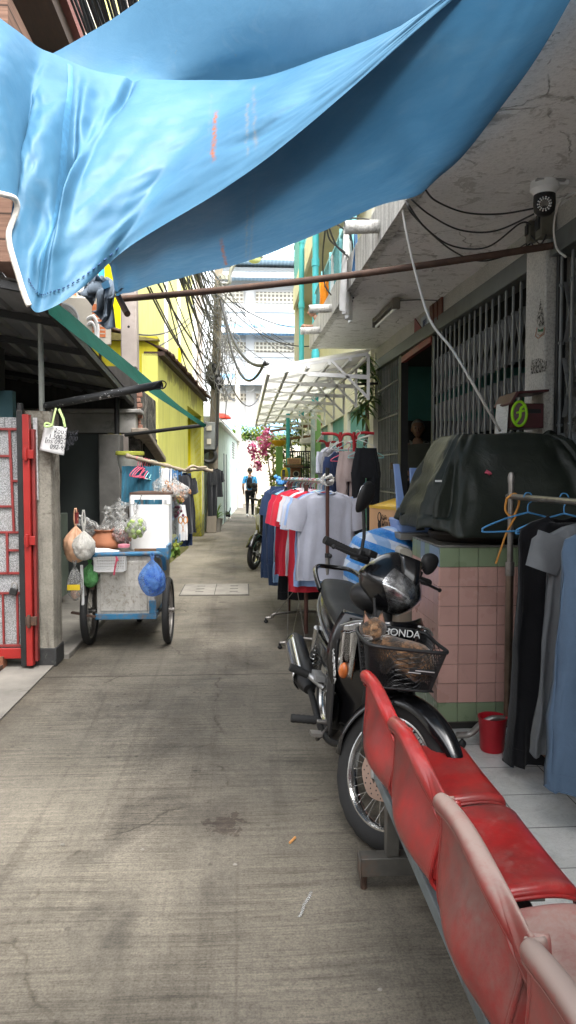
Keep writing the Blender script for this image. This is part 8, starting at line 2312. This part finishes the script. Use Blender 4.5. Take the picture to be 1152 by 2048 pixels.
pouch('plastic_bag', 'clear bag of crisp fried snacks hanging over the display case', 'bag', 350, 985, 6.5, .12, .085, M['clear'], .05, 11)
b = MB(); c_ = at(350, 985, 6.5)
for k in range(70):
    q = c_+V((random.gauss(0, .055), random.gauss(0, .03), random.gauss(0, .035))); r_ = random.uniform(.010, .018); ax = random.uniform(0, PI)
    b.tube([q+V((r_*math.cos(2*PI*i/8)*math.cos(ax), r_*math.cos(2*PI*i/8)*math.sin(ax), r_*math.sin(2*PI*i/8))) for i in range(8)], .005, 5, closed=True)
tag(b.build('fried_snacks', pm('fried_snack', (.42, .20, .09, 1), .6, .4, 30, dirt=(.6, .36, .22, 1), damt=.4), smooth=180), 'ring shaped fried snacks inside a clear bag over the display case', 'snacks', kind='stuff')
pouch('plastic_bag', 'second clear bag of fried snacks left of the first one', 'bag', 322, 972, 6.55, .075, .06, M['clear'], .08, 12)
pouch('plastic_bag', 'clear bag of purple onions hanging at the right side of the display case', 'bag', 350, 1020, 6.6, .055, .065, M['clear'], .10, 13)
b = MB(); c_ = at(350, 1022, 6.6)
for k in range(26): b.ball(c_+V((random.gauss(0, .025), random.gauss(0, .02), random.gauss(0, .028))), .014, 7, 5)
tag(b.build('purple_onions', pm('purple_onion', (.22, .06, .10, 1), .5, .4, 20), smooth=180), 'heap of purple onions inside a clear bag beside the display case', 'onions', kind='stuff')
b = MB()
for k in range(7): c_ = at(357+4*math.cos(k*2.1)+2*k % 5, 996+5*math.sin(k*1.3), 6.5); b.ball(c_, (.012, .012, .03), 8, 6)
tag(b.build('green_chillies', pm('green_veg', (.20, .34, .03, 1), .4)), 'bunch of green chillies hanging under the fried snacks', 'vegetable')
b = MB(); q = at(366, 1040, 6.6)
for s in (-1, 1): b.tube([q+V((s*.022+.018*math.cos(k*PI/6), 0, .03*math.sin(k*PI/6))) for k in range(12)], .006, 6, closed=True); b.bar(q+V((s*.015, 0, -.03)), q+V((-s*.01, 0, -.11)), .01, .004)
tag(b.build('scissors', pm('orange_plastic', (.55, .22, .04, 1), .45)), 'orange handled scissors hanging at the side of the food cart', 'scissors')
crumple('leafy_greens', 'limp leaves trailing over the right edge of the food cart', at(335, 1088, 6.3), at(358, 1082, 6.6), at(362, 1110, 6.6), at(342, 1112, 6.2), lf_mid, .05, 6, 'vegetable', 18)

# ------------------------------------------------------------------ clothes pole over the cart
cpole = thing('drying_pole', 'crooked bark covered pole carrying washing above the food cart', 'pole', at(330, 930, 7.2))
b = MB(); PP = [at(252, 911, 7.0), at(290, 921, 7.1), at(335, 932, 7.25), at(370, 941, 7.4), at(400, 938, 7.6), at(424, 942, 7.7)]
b.tube(spline(PP, 6), [.020+.005*math.sin(i*1.7) for i in range(31)], 9)
b.tube(spline([at(372, 940, 7.4), at(384, 932, 7.4), at(396, 935, 7.5), at(412, 934, 7.6)], 5), .014, 8); b.build('branch', pm('peeling_bark', (.30, .25, .18, 1), .9, .4, 12, dirt=(.1, .08, .06, 1), damt=.4, bump=.6), cpole, smooth=180)
GP = 'washing on the crooked pole'
for (px, py, Y, kind, key, col, w_, L, rz, lb) in ((283, 932, 7.1, 'sheet', 'teal_jeans', (.035, .14, .21, 1), .37, .38, .12, 'teal denim shorts hanging leftmost on the crooked pole'),
    (325, 936, 7.2, 'sheet', 'white_cloth', (.66, .66, .66, 1), .20, .36, .5, 'white cloth on the crooked pole right of the teal shorts'), (350, 940, 7.3, 'sheet', 'blue_print', (.06, .16, .32, 1), .16, .5, .8, 'blue printed cloth in the middle of the crooked pole'),
    (366, 944, 7.4, 'shirt', 'black_trs', (.014, .015, .018, 1), .26, .62, .9, 'black shirt hanging toward the right of the crooked pole'), (374, 946, 7.5, 'sheet', 'navy_shirt', (.022, .04, .09, 1), .20, .75, 1.2, 'navy cloth hanging rightmost over the food cart'),
    (362, 1010, 7.2, 'sheet', 'white_cloth', (.66, .66, .66, 1), .12, .35, .9, 'white cloth with a dark edge hanging low beside the food cart')):
    put(garment(kind, None, w_, L, .03, px, fold=1.4, sleeve=.12), 'washing', lb, 'clothing', cl(key, col), at(px, py, Y), rz, GP)
for k in range(9):
    hanger(at(276+4.6*k, 930+1.0*k, 7.05+.02*k), 1.2+random.uniform(-.2, .2), hpink if k < 6 else hteal, 'pink hanger bunched on the crooked pole' if k < 6 else 'pale teal hanger bunched on the crooked pole', 'pink hangers on the crooked pole' if k < 6 else 'teal hangers on the crooked pole', .26)
tb_ = thing('plastic_tub', 'lime yellow plastic tub wedged on the coping beside the sooty pier', 'tub', at(260, 915, 7.9))
b = MB(); q = at(260, 920, 7.9); b.lathe([(.10, -.14), (.13, -.02), (.135, .05), (.15, .055), (.15, .09), (.14, .09), (.12, -.05)], q, 22); b.build('tub', pm('grimy_clear_tub', (.42, .42, .38, 1), .5, .2, 6, dirt=(.2, .2, .16, 1), damt=.4), tb_)
b = MB(); b.lathe([(.152, .05), (.155, .075), (.15, .092), (.13, .092), (.13, .07)], q, 22); b.build('lime_rim', pm('lime_plastic', (.48, .50, .08, 1), .45), tb_)
# dark t-shirt on the yellow wall
put(garment('shirt', None, .46, .62, .04, 77, fold=1.2, sleeve=.2), 'shirt', 'black tee shirt with white lettering hanging by the cable swamped pole', 'clothing', cl('black_trs', (.014, .015, .018, 1)), at(431, 936, 15.6), 1.0)
put(garment('pants', None, .34, .95, 0, 78, fold=1.2), 'trousers', 'black trousers hanging by the cable swamped pole', 'clothing', cl('black_trs', (.014, .015, .018, 1)), at(424, 942, 15.4), 1.0)
# ------------------------------------------------------------------ people
def person(base, H, rz, label, J, shirt, trous, hairm, feet=None, shoes=None, face=True, sleeves=True, hairy=1.0):
    """J : joints as fractions of the height in the body's own axes (x right, y forward, z up)"""
    t_ = thing('person', label, 'person', base, rz)
    P = {k: V(v)*H for k, v in J.items()}
    n = ['pelvis', 'waist', 'chest', 'neck', 'head0', 'shL', 'elL', 'wrL', 'haL', 'shR', 'elR', 'wrR', 'haR', 'hipL', 'knL', 'anL', 'toL', 'hipR', 'knR', 'anR', 'toR']
    r = dict(pelvis=.060, waist=.056, chest=.066, neck=.043, head0=.042, shL=.036, elL=.024, wrL=.016, haL=.019, shR=.036, elR=.024, wrR=.016, haR=.019, hipL=.050, knL=.032, anL=.021, toL=.018, hipR=.050, knR=.032, anR=.021, toR=.018)
    E = [('pelvis', 'waist'), ('waist', 'chest'), ('chest', 'neck'), ('neck', 'head0'), ('chest', 'shL'), ('shL', 'elL'), ('elL', 'wrL'), ('wrL', 'haL'), ('chest', 'shR'), ('shR', 'elR'), ('elR', 'wrR'), ('wrR', 'haR'), ('pelvis', 'hipL'), ('hipL', 'knL'), ('knL', 'anL'), ('anL', 'toL'), ('pelvis', 'hipR'), ('hipR', 'knR'), ('knR', 'anR'), ('anR', 'toR')]
    def sk(nm, names, k, m, ov={}):
        ids = {q: i for i, q in enumerate(names)}
        return skin(nm, [ov.get(q, P[q]) for q in names], [(ids[a], ids[b]) for a, b in E if a in ids and b in ids], [r[q]*H*k for q in names], m, t_, 2, 0, local=True)
    body = sk('body', n, 1.0, M['skin'])
    up = ['pelvis', 'waist', 'chest', 'shL', 'shR', 'neck']
    ov = {'neck': P['chest'].lerp(P['neck'], .45)}
    if sleeves:
        up += ['elL', 'elR']; ov['elL'] = P['shL'].lerp(P['elL'], .85); ov['elR'] = P['shR'].lerp(P['elR'], .85)
    sk('shirt', up, 1.26, shirt, ov)
    sk('trousers', ['pelvis', 'hipL', 'knL', 'anL', 'hipR', 'knR', 'anR'], 1.17, trous)
    hc = P['head']; h = H
    b = MB(); b.ball(hc, (.046*h, .056*h, .066*h), 24, 18, fn=lambda q, nn: V((q.x*(1-.22*max(0, -nn.z)), q.y*(1-.10*max(0, -nn.z))+(.006*h if nn.z < -.3 and nn.y > 0 else 0), q.z)))
    hd = b.build('head', M['skin'], t_, local=True, smooth=180)
    for s in (-1, 1):
        b = MB(); b.ball(hc+V((s*.046*h, -.004*h, -.004*h)), (.006*h, .011*h, .017*h), 10, 8); b.build('ear', M['skin'], hd, local=True)
    if face:
        b = MB(); b.ball(hc+V((0, .056*h, -.012*h)), (.008*h, .012*h, .014*h), 10, 8); b.build('nose', M['skin'], hd, local=True)
        for s in (-1, 1):
            b = MB(); b.ball(hc+V((s*.018*h, .0505*h, .002*h)), (.008*h, .005*h, .004*h), 10, 6); b.build('eye', pm('eye_dark', (.03, .022, .02, 1), .3), hd, local=True)
            b = MB(); b.ball(hc+V((s*.018*h, .052*h, .013*h)), (.011*h, .004*h, .0025*h), 8, 5); b.build('eyebrow', hairm, hd, local=True)
        b = MB(); b.ball(hc+V((0, .0485*h, -.032*h)), (.015*h, .006*h, .0045*h), 12, 6); b.build('mouth', pm('lips', (.25, .10, .08, 1), .5), hd, local=True)
    b = MB(); b.ball(hc+V((0, -.006*h, .010*h)), (.0505*h, .0585*h, .064*h), 22, 16, fn=lambda q, nn: V((q.x*(1+.05*nz(nn, 4)), q.y*(1+.05*nz(nn, 5)) if nn.y < .45 or nn.z > .5 else q.y*.55, q.z if nn.z > -.35*(1 if nn.y < 0 else -.4) else q.z*.25)))
    b.build('hair', hairm, hd, local=True, smooth=180)
    for s in ('L', 'R'):   # five separate fingers
        a, e = P['wr'+s], P['ha'+s]; d = (e-a).normalized(); sd = V((0, 1, 0)); sd = (sd-d*sd.dot(d)).normalized(); pn = d.cross(sd)
        for f, (o, L, sp_) in enumerate(((.011, .036, .12), (.004, .042, .03), (-.004, .039, -.03), (-.011, .030, -.12), (.014, .026, .75))):
            b = MB(); q0 = e+sd*o*h-(d*.016*h if f == 4 else V((0, 0, 0))); d1 = (d+sd*sp_).normalized(); d2 = (d1+pn*(.35 if s == 'L' else -.35)).normalized()
            b.tube([q0, q0+d1*L*h*.5, q0+d1*L*h*.5+d2*L*h*.5], [.0052*h, .0046*h, .0034*h], 7); b.build('thumb' if f == 4 else 'finger', M['skin'], body, local=True)
    if feet:
        for s in ('L', 'R'):
            a, e = P['an'+s], P['to'+s]; b = MB(); d = (e-a); d.z = 0; d.normalize(); sd = V((-d.y, d.x, 0)); rs = []
            for k_, (f, w_, z0, z1) in enumerate(((-.028, .014, -.036, .012), (-.018, .021, -.038, .022), (.02, .023, -.038, .012), (.06, .027, -.038, -.008), (.085, .024, -.037, -.016), (.098, .012, -.034, -.022))):
                c_ = a+d*f*h; rs.append([c_+sd*w_*h*math.cos(2*PI*k/12)+V((0, 0, ((z0+z1)/2+(z1-z0)/2*math.sin(2*PI*k/12))*h)) for k in range(12)])
            b.rings(rs); sh_ = b.build('shoe', shoes, t_, local=True, smooth=180)
    return t_, P
g_ = gr(500, 1036); g_.z = 0
WALK = dict(pelvis=(0, 0, .53), waist=(0, .0, .60), chest=(0, .01, .73), neck=(0, .01, .83), head0=(0, .012, .875), head=(0, .018, .93), shL=(-.105, .01, .80), elL=(-.135, -.03, .64), wrL=(-.125, .03, .51), haL=(-.122, .05, .475),
    shR=(.105, .01, .80), elR=(.135, .0, .64), wrR=(.13, .06, .52), haR=(.128, .08, .485), hipL=(-.05, 0, .50), knL=(-.048, -.015, .28), anL=(-.045, -.14, .075), toL=(-.045, -.09, .025), hipR=(.05, 0, .50), knR=(.05, .07, .28), anR=(.048, .08, .04), toR=(.05, .15, .02))
blue_t = cloth('blue_tee_cloth', (.08, .40, .78, 1)); blk_t = cloth('black_trouser_cloth', (.016, .017, .02, 1))
t_, P = person((g_.x, g_.y, 0), 1.66, R(-4), 'person in a blue tee and black trousers walking away down the lane', WALK, blue_t, blk_t, M['hair'], True, M['white_plastic'])
wt = wm(t_)
bp_ = thing('backpack', 'black backpack on the back of the walking person', 'backpack', wt @ V((0, -.14, 1.0)), R(-4))
b = MB(); b.ball((0, -.05, .16), (.15, .085, .235), 22, 16, fn=lambda q, nn: V((abs(nn.x)**.6*(1 if nn.x > 0 else -1)*.092, abs(nn.y)**.7*(1 if nn.y > 0 else -1)*.085, abs(nn.z)**.7*(1 if nn.z > 0 else -1)*.19)) if 1 else q)
b.build('pack', blk_t, bp_, local=True, smooth=180)
b = MB(); b.ball((0, -.125, .10), (.07, .03, .08), 16, 10); b.build('front_pocket', blk_t, bp_, local=True)
for s in (-1, 1):
    b = MB(); b.tube(spline([(s*.09, .01, .36), (s*.10, .10, .37), (s*.10, .24, .24), (s*.11, .12, .0), (s*.11, .0, -.02)], 5), .022, 6, flat=.35); b.build('strap', blk_t, bp_, local=True)
sb_ = thing('sling_bag', 'small black bag slung at the right hip of the walking person', 'bag', wt @ V((.17, -.16, .86)))
b = MB(); b.ball(wt @ V((.16, -.18, .95)), (.10, .06, .085), 16, 10); b.build('pouch', M['black_plastic'], sb_)
b = MB(); b.tube(spline([wt @ V((.16, -.16, 1.0)), wt @ V((-.02, -.27, 1.18)), wt @ V((-.13, -.05, 1.29))], 5), .010, 6); b.build('strap', M['black_plastic'], sb_)
# man in the dark doorway
STAND = dict(WALK); STAND.update(anL=(-.05, 0, .045), toL=(-.06, .07, .02), knL=(-.05, .01, .28), anR=(.05, 0, .045), toR=(.06, .07, .02), knR=(.05, .01, .28), wrR=(.03, .14, .60), haR=(.0, .16, .61), elR=(.15, .02, .62), elL=(-.14, -.01, .64))
q = at(836, 858, 10.15)
SK_ = M['skin']; M['skin'] = pm('shaded_skin', (.20, .11, .07, 1), .6, .15, 12, bump=.05)  # skin colour darkened to put the doorway's shade on the man
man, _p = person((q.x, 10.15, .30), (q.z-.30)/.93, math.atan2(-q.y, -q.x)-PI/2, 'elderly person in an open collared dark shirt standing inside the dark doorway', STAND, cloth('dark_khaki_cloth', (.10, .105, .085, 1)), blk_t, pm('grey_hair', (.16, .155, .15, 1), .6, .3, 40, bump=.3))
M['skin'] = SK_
mb = MB(); H_ = (q.z-.30)/.93
for s_ in (-1, 1): mb.add([V((s_*.012, .045, .80))*H_, V((s_*.05, .035, .845))*H_, V((s_*.062, .0, .85))*H_, V((s_*.05, .05, .785))*H_], [(0, 1, 2, 3)])
mb.build('collar', cloth('collar_cloth', (.22, .22, .19, 1)), man, local=True, solid=.004)
# child peering over the balcony rail
q = at(622, 640, 10.2)
PRONE = dict(pelvis=(0, -.35, .06), waist=(0, -.27, .075), chest=(0, -.14, .11), neck=(0, -.05, .17), head0=(0, -.025, .21), head=(0, 0, .25), shL=(-.1, -.1, .14), elL=(-.13, -.02, .035), wrL=(-.06, .07, .05), haL=(-.05, .10, .06), shR=(.1, -.1, .14), elR=(.13, -.02, .035), wrR=(.06, .08, .05), haR=(.05, .11, .06), hipL=(-.05, -.39, .055), knL=(-.06, -.62, .04), anL=(-.05, -.84, .03), toL=(-.05, -.90, .03), hipR=(.05, -.39, .055), knR=(.06, -.62, .04), anR=(.05, -.84, .03), toR=(.05, -.90, .03))
person((q.x+.02, 10.2, 3.445), 1.05, R(90), 'child with dark hair peering over the end of the balcony above the canopy', PRONE, cloth('rust_tee', (.32, .12, .06, 1)), blk_t, M['hair'])
# washing and odds on the balcony
for (px, py, Y, key, col, w_, L, rz, lb) in ((695, 470, 6.8, 'white_cloth', (.66, .66, .66, 1), .55, .75, 1.3, 'big white sheet hanging on the balcony above the canopy'), (666, 520, 8.6, 'white_cloth', (.66, .66, .66, 1), .5, .6, 1.4, 'second white sheet farther along the balcony'),
    (655, 556, 8.9, 'orange_cloth', (.75, .26, .02, 1), .26, .42, .6, 'bright orange cloth hanging on the balcony'), (712, 470, 6.4, 'blue_print', (.06, .16, .32, 1), .3, .35, 1.4, 'blue cloth bundled at the balcony edge'), (700, 480, 7.2, 'dark_shirt', (.05, .055, .065, 1), .4, .6, 1.5, 'dark cloth hanging between the white balcony sheets')):
    p_ = at(px, py, Y); put(garment('sheet', None, w_, L, 0, px, fold=1.2), 'washing', lb, 'clothing', cl(key, col), p_, rz, 'washing on the balcony')
for P_ in ([(652, 440, 5.0), (660, 480, 5.6), (690, 505, 6.6), (700, 520, 6.8)], [(655, 446, 5.0), (672, 490, 5.8), (694, 512, 6.6)], [(652, 445, 5.0), (645, 520, 6.0), (650, 570, 7.0), (662, 590, 7.6)], [(660, 440, 5.0), (700, 470, 6.2), (706, 505, 6.6)], [(650, 440, 5.0), (705, 436, 5.6), (745, 440, 6.4)]):
    cable([at(*q) for q in P_], .007, M['cable'], 'black cable drooping between the tarpaulin and the balcony', 'cable', 6, 'cables drooping by the balcony')

# ------------------------------------------------------------------ far motorbike and small cat
q = gr(507, 1139)
fb = thing('motorbike', 'dark scooter with white panels parked beside the far end of the crowded rack', 'motorbike', (q.x, q.y, 0)); fb.rotation_euler = (R(-7), 0, R(-114))
FB = dict(parent=fb, local=True)
wheel(MB, (0, 0, .26), 0, None, fb, spokes=False, rr=.17, tr=.05, tyre_r=.215)
wheel(MB, (-1.2, 0, .26), 0, None, fb, spokes=False, rr=.17, tr=.05, tyre_r=.215)
wpan = pm('white_gloss_panel', (.55, .56, .58, 1), .2, .1, 4, coat=.4)
for s in (-1, 1):
    b = MB(); b.tube([(0, s*.075, .26), (-.14, s*.075, .58)], .02, 10); b.build('fork_leg', M['silver'], **FB)
b = MB(); rs = []
for i in range(15):
    a = R(20)+R(130)*i/14; d = V((math.cos(a), 0, math.sin(a))); rs.append([V((0, 0, .26))+d*(.30-.03*abs(k)**2)+V((0, k*.06, 0)) for k in (-1, -.5, 0, .5, 1)])
b.rings(rs, False, wrap=False); b.build('front_mudguard', gl, solid=.004, **FB)
b = MB(); b.grid(lambda u, v: (-.14-.16*abs(u*2-1)**2-.10*v, (u*2-1)*(.21-.06*v), .92-.58*v), 18, 14); b.build('leg_shield', gl, smooth=180, solid=.01, **FB)
for s in (-1, 1):
    b = MB(); b.grid(lambda u, v: (-.128-.10*u-.08*v, s*(.05+.11*u*(1-.4*v)), .86-.30*v-.06*u), 6, 8); b.build('white_panel', wpan, smooth=180, solid=.006, **FB)
b = MB(); b.ball((-.24, 0, 1.0), (.13, .15, .10), 18, 12); b.build('handlebar_cowl', gl, **FB)
b = MB(); b.ball((-.16, 0, .99), (.07, .09, .05), 14, 9); b.build('headlight', M['lens'], **FB)
loft([(-.45, .30, .5, .12), (-.7, .34, .72, .15), (-1.0, .45, .80, .15), (-1.3, .6, .84, .12), (-1.55, .72, .84, .05)]).build('tail_body', gl, smooth=180, **FB)
loft([(-.62, .68, .74, .10), (-.9, .74, .83, .14), (-1.2, .78, .87, .13), (-1.45, .82, .87, .07)]).build('seat', M['seat_vinyl'], smooth=180, **FB)
b = MB(); b.bb(-.5, -.2, -.12, .12, .27, .34); b.build('floor_board', bp, **FB)
for s in (-1, 1):
    b = MB(); b.tube([(-.26, s*.12, 1.03), (-.33, s*.33, 1.04)], .017, 10); b.build('grip', M['rubber'], **FB)
    b = MB(); b.tube([(-.27, s*.2, 1.04), (-.26, s*.24, 1.2)], .007, 8); b.ball((-.25, s*.25, 1.25), (.018, .06, .045), 12, 8); b.build('mirror', bp, **FB)
q = gr(453, 1043)
kc = thing('cat', 'small black and white cat standing by the foot of the mint green wall', 'cat', (q.x, q.y, 0), R(20))
t = T('black_white_fur'); p = t.pos(); x, y, z = t.sep(p)
bwf = t.done(t.bsdf(t.ramp(t.math('ADD', z, t.math('MULTIPLY', t.noise(p, 9, 3), .2)), [(.24, (.6, .58, .55, 1)), (.28, (.015, .015, .016, 1))]), .9))
pts = [(0, -.16, .24), (0, 0, .25), (0, .15, .25), (0, .20, .29), (0, .25, .32), (.05, .15, .14), (.05, .16, .015), (-.05, .15, .14), (-.05, .18, .015), (.05, -.14, .15), (.05, -.20, .09), (.05, -.17, .015), (-.05, -.14, .15), (-.05, -.20, .09), (-.05, -.16, .015), (0, -.24, .27), (0, -.34, .36), (0, -.36, .45)]
skin('body', pts, [(0, 1), (1, 2), (2, 3), (3, 4), (2, 5), (5, 6), (2, 7), (7, 8), (0, 9), (9, 10), (10, 11), (0, 12), (12, 13), (13, 14), (0, 15), (15, 16), (16, 17)], [.07, .075, .07, .045, .05, .028, .017, .028, .017, .034, .02, .016, .034, .02, .016, .022, .018, .014], bwf, kc, 2, 1, local=True)
b = MB(); b.ball((0, .27, .335), (.05, .055, .045), 14, 10); hd = b.build('head', bwf, kc, local=True)
for s in (-1, 1):
    b = MB(); b.add([(s*.012, .27, .37), (s*.045, .265, .36), (s*.034, .262, .41), (s*.03, .25, .365)], [(0, 1, 2), (1, 3, 2), (3, 0, 2)]); b.build('ear', bwf, hd, local=True, smooth=0)
